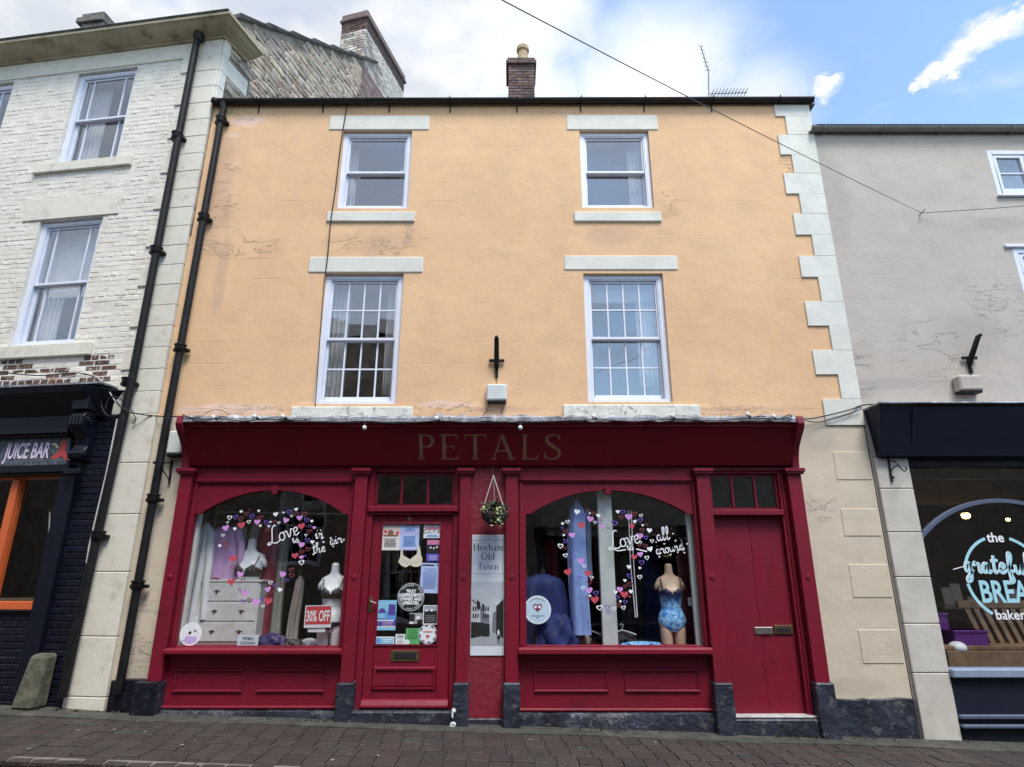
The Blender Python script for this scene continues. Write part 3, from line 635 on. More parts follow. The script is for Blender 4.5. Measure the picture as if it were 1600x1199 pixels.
def curtain(fr, X0, X1, Z0, Z1, y, label, m=None, folds=5, amp=.03, taper=0., group=None):
    n = folds * 8; rings = []
    for k in range(9):
        z = Z1 + (Z0 - Z1) * k / 8; row = []
        for i in range(n + 1):
            f = i / n; x = X0 + (X1 - X0) * f * (1 - taper * math.sin(math.pi * k / 8)); row.append((x, y + amp * math.sin(f * folds * 2 * math.pi + .3 * math.sin(k)) * (.6 + .4 * k / 8), z))
        rings.append(row)
    b = MB(fr.M).loft(rings, cap=False, closed=False); o = b.build('curtain', m or m_curtain, None, smooth=True, fix=False)
    sol = o.modifiers.new('t', 'SOLIDIFY'); sol.thickness = .004
    return tag(o, label, 'curtain', group)

def lintel(fr, house, name, X0, X1, Z0, Z1, y0, y1, m, bev=.008, lab=None):
    b = MB(fr.M).box(X0, X1, y0, y1, Z0, Z1); o = b.build(name, m, house, bev=bev)
    if lab: o['label'] = lab
    return o

# ================================================================== MAIN BUILDING
ZG = ZP(163)                                    # eaves
XL, XR = -4.46, 4.42
house = thing('rendered_house', 'three-storey orange rendered house with white quoins above the red shopfront', 'house', (0, 0, gz(0)))
WIN = {}
def winspec(name, tl, tr, bl, br, yf=.05):
    x0 = (XP(*tl, yf) + XP(*bl, yf)) / 2; x1 = (XP(*tr, yf) + XP(*br, yf)) / 2
    WIN[name] = (x0, x1, ZP((bl[1] + br[1]) / 2, yf), ZP((tl[1] + tr[1]) / 2, yf))
winspec('W1', (538, 208), (645, 208), (526, 329), (638, 329))
winspec('W2', (905, 208), (1012, 208), (909, 328), (1021, 328))
winspec('W3', (509, 430), (632, 430), (491, 633), (620, 633))
winspec('W4', (911, 430), (1034, 430), (918, 630), (1050, 630))
ZB = ZP(690)     # top of shopfront zone in wall
holes = [WIN[k] for k in WIN]
SHX0, SHX1 = XP(262, 850, 0) + .02, XP(1268, 850, 0) - .03
holes_all = holes + [(SHX0, SHX1, -1.0, ZB)]
zsplit = ZP(652)
wallmesh(M0, XL, XR, zsplit, ZG + .05, holes).build('wall', m_orange, house, fix=False)
wallmesh(M0, XL, XR, -.6, zsplit - .0005, [(SHX0, SHX1, -1.0, ZB)], y0=-.0).build('lower_wall', m_beige, house, fix=False)
# roof
b = MB().prism_yz([(-.03, ZG + .03), (4.3, ZG + 3.4), (8.8, ZG + .02), (8.8, ZG - .1), (-.03, ZG - .03)], XL - .02, XR + .10)
b.build('roof', m_slate, house)
MB().prism_yz([(.36, -.5), (8.6, -.5), (8.6, ZG), (.36, ZG)], XR - .02, XR).build('side_wall', m_grey, house)
MB().quad((XL, 8.7, -.5), (XR, 8.7, -.5), (XR, 8.7, ZG), (XL, 8.7, ZG)).build('rear_wall', m_room, house)
for k, (rz0, rz1) in {'W1': (-1.1, .7), 'W3': (-.8, .6), 'W2': (-1.1, .7), 'W4': (-.8, .6)}.items():
    x0, x1, z0, z1 = WIN[k]; room(M0, house, x0 - .9, x1 + .9, z0 - .55, z1 + .25)
sash(M0, house, *WIN['W1'], 1, lab='plain two-pane sash window, upper left'); sash(M0, house, *WIN['W2'], 1, lab='plain two-pane sash window, upper right')
sash(M0, house, *WIN['W3'], 4, lab='sixteen-pane sash window, lower left'); sash(M0, house, *WIN['W4'], 4, lab='sixteen-pane sash window, lower right')
for (a, c_, d, e, nm, m) in ((514, 671, 180, 203, 'lintel', m_white), (885, 1028, 179, 203, 'lintel', m_white), (482, 661, 401, 426, 'lintel', m_white), (881, 1059, 399, 422, 'lintel', m_white),
                         (510, 648, 330, 346, 'window_sill', m_white), (897, 1034, 330, 346, 'window_sill', m_white), (454, 645, 635, 654, 'window_sill', m_whiteold), (880, 1095, 632, 655, 'window_sill', m_whiteold)):
    ym = (d + e) / 2; dp = -.03 if nm == 'window_sill' else -.014
    lintel(M0, house, nm, XP(a, ym, dp), XP(c_, ym, dp), ZP(e, dp), ZP(d, dp), dp, .045 if nm == 'lintel' else .048, m, .014)
# painted quoins down the right-hand edge: measured steps
QY = [(183, 1209), (212, 1228), (243, 1217), (272, 1238), (304, 1226), (335, 1250), (368, 1241), (401, 1270), (434, 1250), (472, 1281), (510, 1260), (548, 1298), (586, 1272), (624, 1312), (665, 1288)]
zt = ZG + .02; rq = random.Random(5)
for i, (yb, xl) in enumerate(QY):
    zb_ = ZP(yb); lx = XP(xl, yb - 14)
    pr = -.020 - .0015 * (i % 2)
    q = MB().hexa([(lx, pr, zb_ + .0004), (XR + .012, pr, zb_ + .0004), (XR + .012, .05, zb_ + .0004), (lx, .05, zb_ + .0004), (lx, pr, zt), (XR + .012, pr, zt), (XR + .012, .05, zt), (lx, .05, zt)])
    q.build('quoin', m_quoin, house, bev=.003); zt = zb_
# beige quoins ghosting through lower wall
for (a, c_, d, e) in ((1300, 1358, 706, 750), (1312, 1360, 795, 838), (1325, 1372, 882, 934), (1340, 1395, 984, 1037)):
    lx = XP(a + 4, (d + e) / 2); MB().box(lx, XR - .02, -.007, .04, ZP(e), ZP(d)).build('quoin', m_beige, house, bev=.006)
# gutter
def gutter(x0, x1, y, z, r, m, parent, name='gutter', slope=0.):
    rings = []
    for k in range(2):
        x = (x0, x1)[k]; zz = z + slope * k
        o_ = [(x, y + r * math.cos(a), zz + r * math.sin(a)) for a in [math.pi + math.pi * i / 10 for i in range(11)]]
        i_ = [(x, y + (r - .008) * math.cos(a), zz + (r - .008) * math.sin(a)) for a in [2 * math.pi - math.pi * i / 10 for i in range(11)]]
        rings.append(o_ + i_)
    return MB().loft(rings).build(name, m, parent, smooth=True)
GR = .052; GY = -.075; gzc = ZP(157, GY) - .005
gut = gutter(XP(334, 160, GY), XP(1271, 157, GY), GY, gzc, GR, m_gutter, house, slope=.03)
for i, px in enumerate((402, 503, 607, 703, 808, 908, 1008, 1114, 1219)):
    x = XP(px, 165, GY)
    zz = gzc + .03 * (px - 334) / 940
    br = [(x, GY - GR - .004, zz + .02)] + [(x, GY + (GR + .004) * math.cos(a), zz + (GR + .004) * math.sin(a)) for a in [math.pi + math.pi * q / 6 for q in range(7)]] + [(x, GY + GR + .01, zz - .01), (x, -.012, zz - .07), (x, -.012, zz - .17)]
    MB().tube(br, .009, 5).build('gutter_bracket', m_black, gut)
MB().ell((XP(334, 160, GY) + .02, GY, gzc - .02), (.06, .075, .06)).build('gutter_outlet', m_gutter, gut, smooth=True)
# plinth (dark paint) at the foot of the wall
def plinth(a, c_, yt, name='plinth', y0=-.05, jit=.01):
    x0 = XP(a, 1100, y0); x1 = XP(c_, 1100, y0); n = 10; r2 = random.Random(int(a)); vs = []
    tops = [(x0 + (x1 - x0) * i / n, ZP(yt, y0) + r2.uniform(-jit, jit)) for i in range(n + 1)]
    b = MB().prism([(x0, -.7), (x1, -.7)] + [t_ for t_ in reversed(tops)], y0, .03); return b.build(name, m_blackplinth if a < 500 else m_navy, house, bev=.006)
plinth(1301, 1430, 1093, jit=.012)
plinth(167, 236, 1063, y0=-.10, jit=.006)
MB().box(XP(205, 1090, -.2), XP(243, 1090, -.2), -.2, -.10, -.5, ZP(1066, -.2)).build('plinth_block', m_blackplinth, house, bev=.012)

# small brick chimney on the ridge
def brick_stack(fr, parent, X0, X1, Z0, Z1, y, bl, bh, mats, seed, name='brick', limit=150):
    j = .009; cells = []; r = 0; z = Z0
    while z < Z1 - .02:
        off = (bl / 2 if r % 2 else 0); x = X0 - off
        while x < X1 - .01:
            a = max(x, X0); c_ = min(x + bl, X1)
            if c_ - a > .05:
                key = mats((a + c_) / 2, z)
                cells.append(((a + c_) / 2, z + bh / 2, (c_ - a - j) / (bl - j), 1, key))
            x += bl
        z += bh; r += 1
    return cells
def bmeshes(L, H, D, m, jit=.003, n=5, seed=0): return [brick_mesh('brick', L - .009, H - .009, D, m, jit, seed + i) for i in range(n)]
CHY = 3.6
cx0, cx1 = XP(794, 130, CHY), XP(835, 130, CHY); cz0, cz1 = ZP(160, CHY) - .6, ZP(101, CHY); cdp = .62
chim = MB().box(cx0 + .008, cx1 - .008, CHY + .008, CHY + cdp, cz0, cz1 - .002).build('chimney', m_chmortar, house)
FC = Fr(0, CHY, 0); bs_ch = {'d': bmeshes(.225, .078, .02, m_chbrick, .004)}
lay(FC, house, 'brick', brick_stack(FC, house, cx0, cx1, cz0 + .5, cz1, 0, .225, .078, lambda x, z: 'd', 1), bs_ch, 60, 'chimney_bricks', y=-.004)
FS = Fr(cx1, CHY, R(90)); lay(FS, house, 'brick', brick_stack(FS, house, .0, cdp, cz0 + .5, cz1, 0, .225, .078, lambda x, z: 'd', 2), bs_ch, 60, 'chimney_bricks', y=-.004)
MB().box(cx0 - .05, cx1 + .05, CHY - .05, CHY + cdp + .05, cz1, cz1 + .10).box(cx0 - .02, cx1 + .02, CHY - .02, CHY + cdp + .02, cz1 + .10, cz1 + .19).build('chimney_cap', m_chbrick, chim, bev=.012)
pcx = XP(817, 85, CHY + .25); pz = cz1 + .15
MB().lathe([(.13, pz), (.135, pz + .08), (.125, pz + .1), (.115, pz + .50), (.145, pz + .52), (.15, pz + .58), (.14, pz + .63), (.10, pz + .65), (.09, pz + .5)], pcx, CHY + .3).build('chimney_pot', m_buff, chim, smooth=True)

# aerial
AY = 1.6
ae = thing('tv_aerial', 'thin metal television aerial rising above the gutter near the right end', 'aerial', W(1108, 185, AY))
MB().tube([W(1108, 185, AY), W(1107, 108, AY)], .013, 6).build('mast', m_guttergrey, ae)
ab = MB().tube([W(1106, 110, AY), W(1095, 72, AY)], .010, 5)
for k in range(7):
    f = k / 6; c_ = W(1106 - 11 * f, 110 - 38 * f, AY); ab.tube([c_ + Vector((-.045, 0, .008)), c_ + Vector((.045, 0, -.008))], .006, 4)
ab.build('antenna', m_guttergrey, ae)
ab = MB().tube([W(1108, 147, AY), W(1167, 145, AY)], .008, 5)
for k in range(11):
    c_ = W(1113 + 5.2 * k, 146.5 - .15 * k, AY); ab.tube([c_ + Vector((0, -.12, .0)), c_ + Vector((0, .12, 0))], .006, 4); ab.tube([c_ + Vector((0, 0, -.02)), c_ + Vector((0, 0, .05))], .005, 4)
ab.build('antenna', m_guttergrey, ae)

# ================================================================== downpipes
def downpipe(pts, r, joints, label, base_shoe=None):
    t = thing('downpipe', label, 'downpipe', (pts[-1].x, pts[-1].y, pts[-1].z), group=None)
    MB().tube(pts, r, 12).build('pipe', m_black, t, smooth=True)
    for (p, d) in joints:
        d = d.normalized(); q = p + d * .09
        MB().tube([p - d * .02, p, p + d * .07, p + d * .075, q], [r * 1.05, r * 1.38, r * 1.42, r * 1.62, r * 1.62], 12).build('socket', m_black, t, smooth=True)
        MB().box(p.x - r * 2.1, p.x + r * 2.1, p.y + r * .2, p.y + r * 1.6, p.z + .005, p.z + .045).build('bracket', m_black, t, bev=.004)
    return t
YP = -.075; top = W(349, 168, YP); X_ = XP(345, 185, YP)
pts = [Vector((XP(349, 165, YP), -.10, gzc - .05)), Vector((XP(349, 172, YP), YP, gzc - .16)), Vector((XP(345, 190, YP), YP, ZP(190, YP))), Vector((XP(193, 1060, YP), YP - .05, ZP(1060, YP - .05) - .15))]
def onpipe(py, pts=pts):
    z = ZP(py, YP)
    a, c_ = pts[2], pts[3]; f = (a.z - z) / (a.z - c_.z); return a + (c_ - a) * f
dp = downpipe(pts, .047, [(onpipe(y), Vector((0, 0, 1))) for y in (192, 345, 550, 785, 920)], 'black iron downpipe on the orange wall beside its left edge')
# left building's pipe, in its own wall plane
YL = -.11
def PLv(px, py, off=0.): q = ML.pt(px, py, off); return ML.M @ Vector((q[0], off, q[1]))
pl = [PLv(312, 52, YL), PLv(306, 72, YL), PLv(205, 600, YL), PLv(150, 845, YL), PLv(97, 1090, YL)]
def onl(px, py): return PLv(px, py, YL)
dp2 = downpipe(pl, .05, [(onl(276, 217), Vector((0, 0, 1))), (onl(243, 396), Vector((0, 0, 1))), (onl(199, 602), Vector((0, 0, 1))), (onl(152, 842), Vector((0, 0, 1)))], 'black iron downpipe on the cream painted building beside its quoins')
q = MB().tube([pl[0] + Vector((0, 0, .02)), pl[0] + Vector((0, 0, -.10)), pl[0] + Vector((0, 0, -.16))], [.085, .08, .05], 10); q.build('hopper', m_black, dp2, smooth=True)
tag(MB().tube([PLv(183, 655, YL - .04), PLv(166, 740, YL - .04), PLv(140, 850, YL - .04), PLv(135, 880, YL - .04)], .009, 5).build('cable', m_cablew), 'thin white cable running down beside the cream building downpipe', 'cable')

# ================================================================== LEFT BUILDING
lh = thing('cream_brick_building', 'cream painted brick building with bracketed cornice and dark juice bar below, at the left', 'building', tuple(ML.M @ Vector((0, 0, gz(-5)))), R(-8))
def lx(px, py, off=0.): return ML.pt(px, py, off)[0]
def lz(px, py, off=0.): return ML.pt(px, py, off)[1]
ZC = 9.44
UW = (lx(109, 187, .05), lx(204, 175, .05), 7.40, 9.10)
LW = (lx(44, 440, .05), lx(144, 437, .05), 4.46, 6.42)
UW2 = (UW[0] - 2.3, UW[0] - 1.15, 7.40, 9.10); LW2 = (LW[0] - 2.4, LW[0] - 1.1, 4.46, 6.42)
JX0, JX1 = -5.2, lx(104, 742, 0)              # juice bar window opening
JZ0, JZ1 = lz(60, 953, 0), lz(60, 742, 0)
lholes = [UW, LW, UW2, LW2]
wallmesh(ML, -6, 0, -.6, ZC, lholes + [(JX0, JX1, JZ0, JZ1)], y0=0.).build('wall', m_mortar, lh, fix=False)
for k, (h, kd) in enumerate(((UW, 3), (LW, 3), (UW2, 3), (LW2, 3))):
    sash(ML, lh, *h, kd); room(ML, lh, h[0] - .8, h[1] + .8, h[2] - .5, h[3] + .2)
# lintels, sills, frieze
lintel(ML, lh, 'frieze', -6, .0, 9.13, ZC, -.02, .045, m_cream)
def lb(a, c_, z0, z1, nm, y0): lintel(ML, lh, nm, a, c_, z0, z1, y0, .045, m_cream)
lb(-2.72, -1.16, 6.43, 6.80, 'lintel', -.02); lb(-2.72 - 2.35, -1.16 - 2.35, 6.43, 6.80, 'lintel', -.02)
lb(-2.74, -1.12, 7.24, 7.40, 'window_sill', -.05); lb(-2.74 - 2.3, -1.12 - 2.3, 7.24, 7.40, 'window_sill', -.05)
lb(-2.62, -1.10, 4.28, 4.46, 'window_sill', -.05); lb(-2.62 - 2.4, -1.1 - 2.4, 4.28, 4.46, 'window_sill', -.05)
# quoins (long and short alternating), then plain pilaster blocks below
qz = ZC; i = 0; rq = random.Random(11)
QL = []
while qz > 3.45:
    h = .30; QL.append((qz - h, qz, -.62 if i % 2 else -.40)); qz -= h; i += 1
for k, (a, c_, xw) in enumerate(QL):
    MB(ML.M).box(xw, 0.0, -.022 - .001 * (k % 2), .05, a + .003, c_).build('quoin', m_cream, lh, bev=.007)
    if k < 4:
        MB(MG.M).box(-.035, .55 if k == 1 else .10, -.03, .05, a + .003, c_).build('quoin', m_cream, lh, bev=.008)
zz = QL[-1][0]
for h in (.62, .62, .66, .70, .62, .40, .6):
    MB(ML.M).box(-.50, .01, -.028, .06, zz - h + .004, zz).build('pilaster_block', m_cream, lh, bev=.009); zz -= h
# cornice
prof = [(.02, ZC - .02), (-.05, ZC - .02), (-.06, ZC + .0), (-.09, ZC + .005), (-.16, ZC + .02), (-.24, ZC + .045), (-.31, ZC + .085), (-.345, ZC + .09), (-.345, ZC + .14), (.02, ZC + .16)]
MB(ML.M).prism_yz([(a, c_) for a, c_ in prof], -6.3, .0).build('cornice', m_cornice, lh, bev=.004)
# return of the cornice on the gable side
MB(ML.M).loft([[(-.0005, a, c_) for a, c_ in prof], [(-a * .85, a, c_) for a, c_ in prof]]).build('cornice_return', m_cornice, lh)
cr2 = [[( -a * .85, a, c_) for a, c_ in prof], [(-a * .85 + .1, .45, c_) for a, c_ in prof]]
MB(ML.M).loft(cr2).build('cornice_return', m_cornice, lh)
MB(ML.M).box(-6.3, .28, -.37, .1, ZC + .14, ZC + .175).build('cornice_cap', m_darkcap, lh, bev=.015)
MB(ML.M).box(-.75, -.25, -.30, .1, ZC + .175, ZC + .24).build('roof_slab', m_darkcap, lh, bev=.015)
# roof (pitched, behind)
MB(ML.M).prism_yz([(-.1, ZC + .13), (5.6, ZC + 4.2), (11, ZC + .1)], -6.3, -.35).build('roof', m_slate, lh)
# brickwork
BL, BH = .228, .0765
lbm = {'c': bmeshes(BL, BH, .02, m_creambrick, .0045, 7, 20), 'w': bmeshes(BL, BH, .02, m_wornbrick, .003, 5, 40), 'n': bmeshes(BL, BH, .02, m_navybrick, .004, 5, 60),
       'ch': bmeshes(BL / 2, BH, .02, m_creambrick, .004, 4, 70), 'wh': bmeshes(BL / 2, BH, .02, m_wornbrick, .003, 4, 80), 'nh': bmeshes(BL / 2, BH, .02, m_navybrick, .004, 4, 90)}
cells = []; nav = []; rb = random.Random(8)
excl = lholes + [(-2.72, -1.16, 6.43, 6.80), (-2.74, -1.12, 7.24, 7.40), (-2.62, -1.10, 4.28, 4.46)] + [(a - 2.35, c_ - 2.35, d, e) for (a, c_, d, e) in ((-2.72, -1.16, 6.43, 6.80), (-2.74, -1.12, 7.24, 7.40), (-2.62, -1.10, 4.28, 4.46))]
z = 0.0; r_ = 0
while z < 9.12:
    qx = next((q[2] for q in QL if q[0] <= z + BH / 2 < q[1]), -.50)
    hd = (r_ % 4 == 3); L_ = BL / 2 if hd else BL
    x = -5.6 - (L_ / 2 if r_ % 2 else 0)
    while x < qx:
        segs = [(x, min(x + L_, qx))]
        for (a, c_, d, e) in excl:
            if d - .01 < z + BH / 2 < e + .01:
                ns = []
                for (p, q) in segs:
                    if q <= a or p >= c_: ns.append((p, q))
                    else:
                        if p < a: ns.append((p, a))
                        if q > c_: ns.append((c_, q))
                segs = ns
        for (p, q) in segs:
            if q - p < .035: continue
            cx = (p + q) / 2; cz = z + BH / 2; s_ = (q - p - .009) / (L_ - .009)
            injoin = (cx < -.93 and JZ0 - .02 < cz < 3.9)
            if cz < 3.62:
                if not injoin: nav.append((cx, cz, s_, 1, 'nh' if hd else 'n'))
            else:
                worn = (cz < 4.22 + .1 * math.sin(cx * 5)) and cx < -.75 and rb.random() < .8
                cells.append((cx, cz, s_, 1, ('w' if worn else 'c') + ('h' if hd else '')))
        x += L_
    z += BH; r_ += 1
lay(ML, lh, 'brick', cells, lbm, 190, 'brickwork', y=-.003, tilt=.006, seed=4)
lay(ML, lh, 'brick', nav, lbm, 95, 'brickwork', y=-.010, tilt=.004, seed=5)
wallmesh(ML, -5.9, -.50, -.6, 3.60, [(JX0, JX1, JZ0, JZ1)], y0=-.002, y1=-.001).build('dark_wall_paint', m_navyjoin, lh, fix=False)
# gable wall of rubble
gtop = lambda x: 9.93 + x * .755
gb = MB(MG.M).prism([(-.02, 6), (8.2, 6), (8.2, 12.9), (3.95, gtop(3.95)), (0, gtop(0))], 0, .3); gb.build('gable_wall', m_rubmortar, lh)
cells = []; rg = random.Random(21); z = 8.0; rbm = {'r': []}
for k in range(10):
    rr = random.Random(200 + k); L, H = 1., 1.; n = 7; me = bpy.data.meshes.new('stone')
    pts_ = [(math.cos(2 * math.pi * i / n + rr.uniform(-.25, .25)) , math.sin(2 * math.pi * i / n + rr.uniform(-.2, .2))) for i in range(n)]
    sq = [(max(-1, min(1, a * 1.6)) * .5, max(-1, min(1, c_ * 1.6)) * .5) for a, c_ in pts_]
    v = [(a, .03, c_) for a, c_ in sq] + [(a * .97, -.01, c_ * .95) for a, c_ in sq] + [(a * .84, -.022 + rr.uniform(-.010, .010), c_ * .70) for a, c_ in sq] + [(rr.uniform(-.1, .1), -.026, 0)]
    f = [(i, (i + 1) % n, (i + 1) % n + n, i + n) for i in range(n)] + [(i + n, (i + 1) % n + n, (i + 1) % n + 2 * n, i + 2 * n) for i in range(n)] + [(i + 2 * n, (i + 1) % n + 2 * n, 3 * n) for i in range(n)]
    me.from_pydata(v, [], f); me.materials.append(m_rubble); rbm['r'].append(me)
while z < 13.1:
    h = rg.uniform(.07, .15); x = .05 + rg.uniform(-.1, .1)
    while x < 3.9:
        L = rg.uniform(.16, .5)
        if z + h * .5 < gtop(x) and z > 8.6 + 1.0 * x * .6 - 0.6 and not (x < .58 and 8.3 < z < 9.6 and int((ZC - z) / .3) % 2 and x < .5) and x + L < 3.98:
            cells.append((x + L / 2, z + h / 2, L + .01, h + .004, 'r'))
        x += L
    z += h
lay(MG, lh, 'stone', cells, rbm, 292, 'rubble_stonework', y=-.0, tilt=.10, seed=9)
# verge slates
xs = 0.1; i = 0
while xs < 3.9:
    L = .62; z0, z1 = gtop(xs), gtop(xs + L)
    MB(MG.M).hexa([(xs, -.06, z0 - .01), (xs + L, -.06, z1 - .01), (xs + L, .6, z1 - .01), (xs, .6, z0 - .01), (xs, -.10, z0 + .09), (xs + L + .04, -.10, z1 + .055), (xs + L + .04, .6, z1 + .055), (xs, .6, z0 + .09)]).build('verge_slab', m_darkcap, lh, bev=.012)
    xs += L; i += 1
# big ridge chimney
gc = MB(MG.M).box(3.92, 5.98, .012, .64, 10.5, 14.12).build('chimney', m_chmortar, lh)
gm = {'p': bmeshes(.235, .08, .03, m_chpurple, .006, 5, 110), 'w': bmeshes(.235, .08, .03, m_chwhite, .008, 6, 120), 'd': bmeshes(.235, .08, .03, m_chbrick, .006, 4, 130)}
cl = brick_stack(MG, lh, 3.9, 6.0, 11.0, 14.1, 0, .235, .08, lambda x, z: 'p' if z < 12.75 else ('d' if z > 13.75 else 'w'), 1)
lay(MG, lh, 'brick', cl, gm, 240, 'chimney_bricks', y=-.008, tilt=.01, seed=12)
MG2 = Fr((MG.M @ Vector((3.9, .66, 0))).x, (MG.M @ Vector((3.9, .66, 0))).y, R(-15))
cl = brick_stack(MG2, lh, 0, .66, 12.6, 14.1, 0, .235, .08, lambda x, z: 'd' if z > 13.75 else 'w', 1)
lay(MG2, lh, 'brick', cl, gm, 60, 'chimney_bricks', y=-.004, tilt=.01, seed=13)
MB(MG.M).box(3.85, 6.05, -.05, .70, 14.12, 14.20).box(3.88, 6.02, -.02, .67, 14.20, 14.36).build('chimney_cap', m_chpurple, gc, bev=.02)
MB(MG.M).lathe([(.12, 14.3), (.11, 14.6), (.13, 14.66)], 5.3, .45).build('chimney_pot', m_buff, gc, smooth=True)
# stub chimney of stone slabs behind the cornice, far left
cb = MB(ML.M); YB = 1.0
x0, x1 = lx(122, 50, YB), lx(156, 50, YB); zb_, zt_ = lz(140, 62, YB) - .5, lz(140, 20, YB); n = 7
ch2 = MB(ML.M).box(x0 + .04, x1 - .04, YB + .04, YB + .76, zb_, zt_ - .02).build('chimney', m_chmortar, lh)
for k in range(9):
    a = zb_ + (zt_ - zb_) * k / 9; c_ = a + (zt_ - zb_) / 9 - .008; j = .03 * math.sin(k * 2.3); e = .05 if k in (7, 4) else 0
    MB(ML.M).box(x0 + j - e, x1 + j + e, YB - e, YB + .8 + e, a, c_).build('slab', m_darkcap, ch2, bev=.01)

# ------------------------------------------------------------------ juice bar shopfront
jb = thing('juice_bar_shopfront', 'dark navy juice bar shopfront with orange window frame and carved console bracket', 'shopfront', tuple(ML.M @ Vector((-1.5, -.1, gz(-6)))), R(-8))
def jbx(x0, x1, y0, y1, z0, z1, nm, m=m_navyjoin, bev=.006): return MB(ML.M).box(x0, x1, y0, y1, z0, z1).build(nm, m, jb, bev=bev)
ox = -.34
cz1_ = lz(60, 608, ox); cornx = lx(130, 604, ox)
# sloping cornice with a canted return
c0 = [(-5.6, -.12, cz1_ - .30), (-5.6, -.34, cz1_ - .05), (-5.6, -.36, cz1_ + .02), (-5.6, 0, cz1_ + .07)]
c1 = [(cornx - .02, -.12, cz1_ - .30), (cornx, -.34, cz1_ - .05), (cornx + .02, -.36, cz1_ + .02), (cornx + .02, 0, cz1_ + .07)]
c2 = [(cornx + .12, .0, cz1_ - .30), (cornx + .26, .0, cz1_ - .05), (cornx + .30, .0, cz1_ + .02), (cornx + .30, .0, cz1_ + .04)]
MB(ML.M).loft([c0, c1, c2]).build('cornice', m_navyjoin, jb)
MB(ML.M).box(-5.6, cornx + .2, -.30, -.02, cz1_ + .055, cz1_ + .08).build('lead_cover', m_lead, jb)
za, zb2, zc2, zd = lz(60, 641, -.12), lz(60, 673, -.12), lz(60, 682, -.06), lz(60, 728, -.06)
ze = lz(60, 742, -.06)
jbx(-5.6, lx(108, 660, -.12), -.12, 0, zb2, cz1_ - .28, 'frieze_board')
jbx(-5.6, lx(106, 677, -.15), -.17, 0, zc2 + .01, zb2 + .03, 'moulding'); jbx(-5.6, lx(108, 680, -.1), -.13, 0, zc2 - .02, zc2 + .01, 'moulding')
m_sign = mat('patterned_sign', (.10, .12, .15), (.022, .025, .034), 16., .35, dirt=((.30, .36, .42), 11., .55))
sgx1 = lx(106, 705, -.06)
sg = jbx(-5.6, sgx1, -.06, 0, zd, zc2 - .02, 'sign_panel', m_sign)
jbx(-5.6, lx(108, 733, -.1), -.12, 0, ze + .02, zd, 'moulding'); jbx(-5.6, lx(108, 740, -.1), -.09, 0, ze - .01, ze + .018, 'moulding')
m_pinkl = solid('pale_pink_letters', (.72, .62, .78)); m_chili = solid('chili_red', (.50, .06, .06))
zt1 = lz(40, 716, -.07); sz_ = (lz(40, 692, -.07) - zt1) / .72
text('JUICE BAR', ML, lx(76, 705, -.07), zt1, -.065, sz_, m_pinkl, jb, bold=.006, sx_=.50, shear=.10, align='RIGHT', ext=.002)
def lpx(pts, off): return [ML.pt(a, c_, off) for a, c_ in pts]
MB(ML.M).ribbon(spline([(*q, w_) for q, w_ in zip(lpx([(98, 686), (99, 695), (95, 706), (88, 712), (79, 716)], -.07), (.03, .09, .085, .07, .02))], 5) and [p[:2] for p in spline([(*q, w_) for q, w_ in zip(lpx([(98, 686), (99, 695), (95, 706), (88, 712), (79, 716)], -.07), (.03, .09, .085, .07, .02))], 5)],
                [p[2] for p in spline([(*q, w_) for q, w_ in zip(lpx([(98, 686), (99, 695), (95, 706), (88, 712), (79, 716)], -.07), (.03, .09, .085, .07, .02))], 5)], -.063).build('chili_shape', m_chili, jb, fix=False)
MB(ML.M).ribbon(lpx([(94, 703), (100, 710), (103, 719)], -.07), [.07, .07, .03], -.0645).build('chili_shape', m_chili, jb, fix=False)
MB(ML.M).ribbon(lpx([(79, 694), (85, 694), (91, 700)], -.07), [.01, .035, .02], -.066).build('chili_stalk', solid('cream_green', (.6, .62, .4)), jb, fix=False)
for k in range(14):          # scrolling ornament printed on the panel
    cx = lx(4 + k * 7.6, 723, -.07); MB(ML.M).ring(cx, lz(50, 722, -.07), .018, .027, -.0625, 20, 300, 12).ring(cx + .03, lz(50, 719, -.07), .010, .016, -.0625, 180, 430, 10).build('ornament', solid('sign_grey', (.16, .18, .21)), jb, fix=False)
for k in range(10):
    MB(ML.M).disc(lx(6 + k * 10.3, 686, -.07), lz(50, 686 + (k % 2) * 2, -.07), .028 + .006 * (k % 3), -.0622, 12).build('ornament', solid('sign_blue_grey', (.13, .17, .22)), jb, fix=False)
# console bracket
kx0, kx1 = lx(107, 690, -.2), lx(128, 690, -.2)
con = MB(ML.M).prism_yz([(0, zb2 + .22), (-.20, zb2 + .22), (-.26, zb2 + .14), (-.25, zb2 + .03), (-.19, zb2 - .05), (-.13, zb2 - .12), (-.11, zb2 - .22), (-.14, zb2 - .27), (-.19, zb2 - .30), (-.17, zb2 - .37), (-.10, zb2 - .40), (0, zb2 - .40)], kx0, kx1).build('console_bracket', m_navyjoin, jb, bev=.012)
for x in (kx0 - .004, kx1 + .004):
    for (yc, zc_, r) in ((-.15, zb2 + .10, .075), (-.13, zb2 - .32, .04)):
        p = [(x, yc + r * (1 - k / 26) * math.cos(k * .6), zc_ + r * (1 - k / 26) * math.sin(k * .6)) for k in range(25)]
        MB(ML.M).tube(p, .009, 5).build('scroll', m_navyjoin, con)
for k in range(4): MB(ML.M).tube([(kx0 + (kx1 - kx0) * (k + .5) / 4, -.262, zb2 + .14), (kx0 + (kx1 - kx0) * (k + .5) / 4, -.255, zb2 + .03), (kx0 + (kx1 - kx0) * (k + .5) / 4, -.20, zb2 - .05)], .012, 5).build('reed', m_navyjoin, con)
jbx(kx0 - .01, kx1 + .02, -.26, 0, zb2 + .222, zb2 + .42, 'bracket_block')
jbx(kx0 - .005, kx1 + .02, -.18, -.12, ze - .02, ze + .05, 'pilaster_cap')
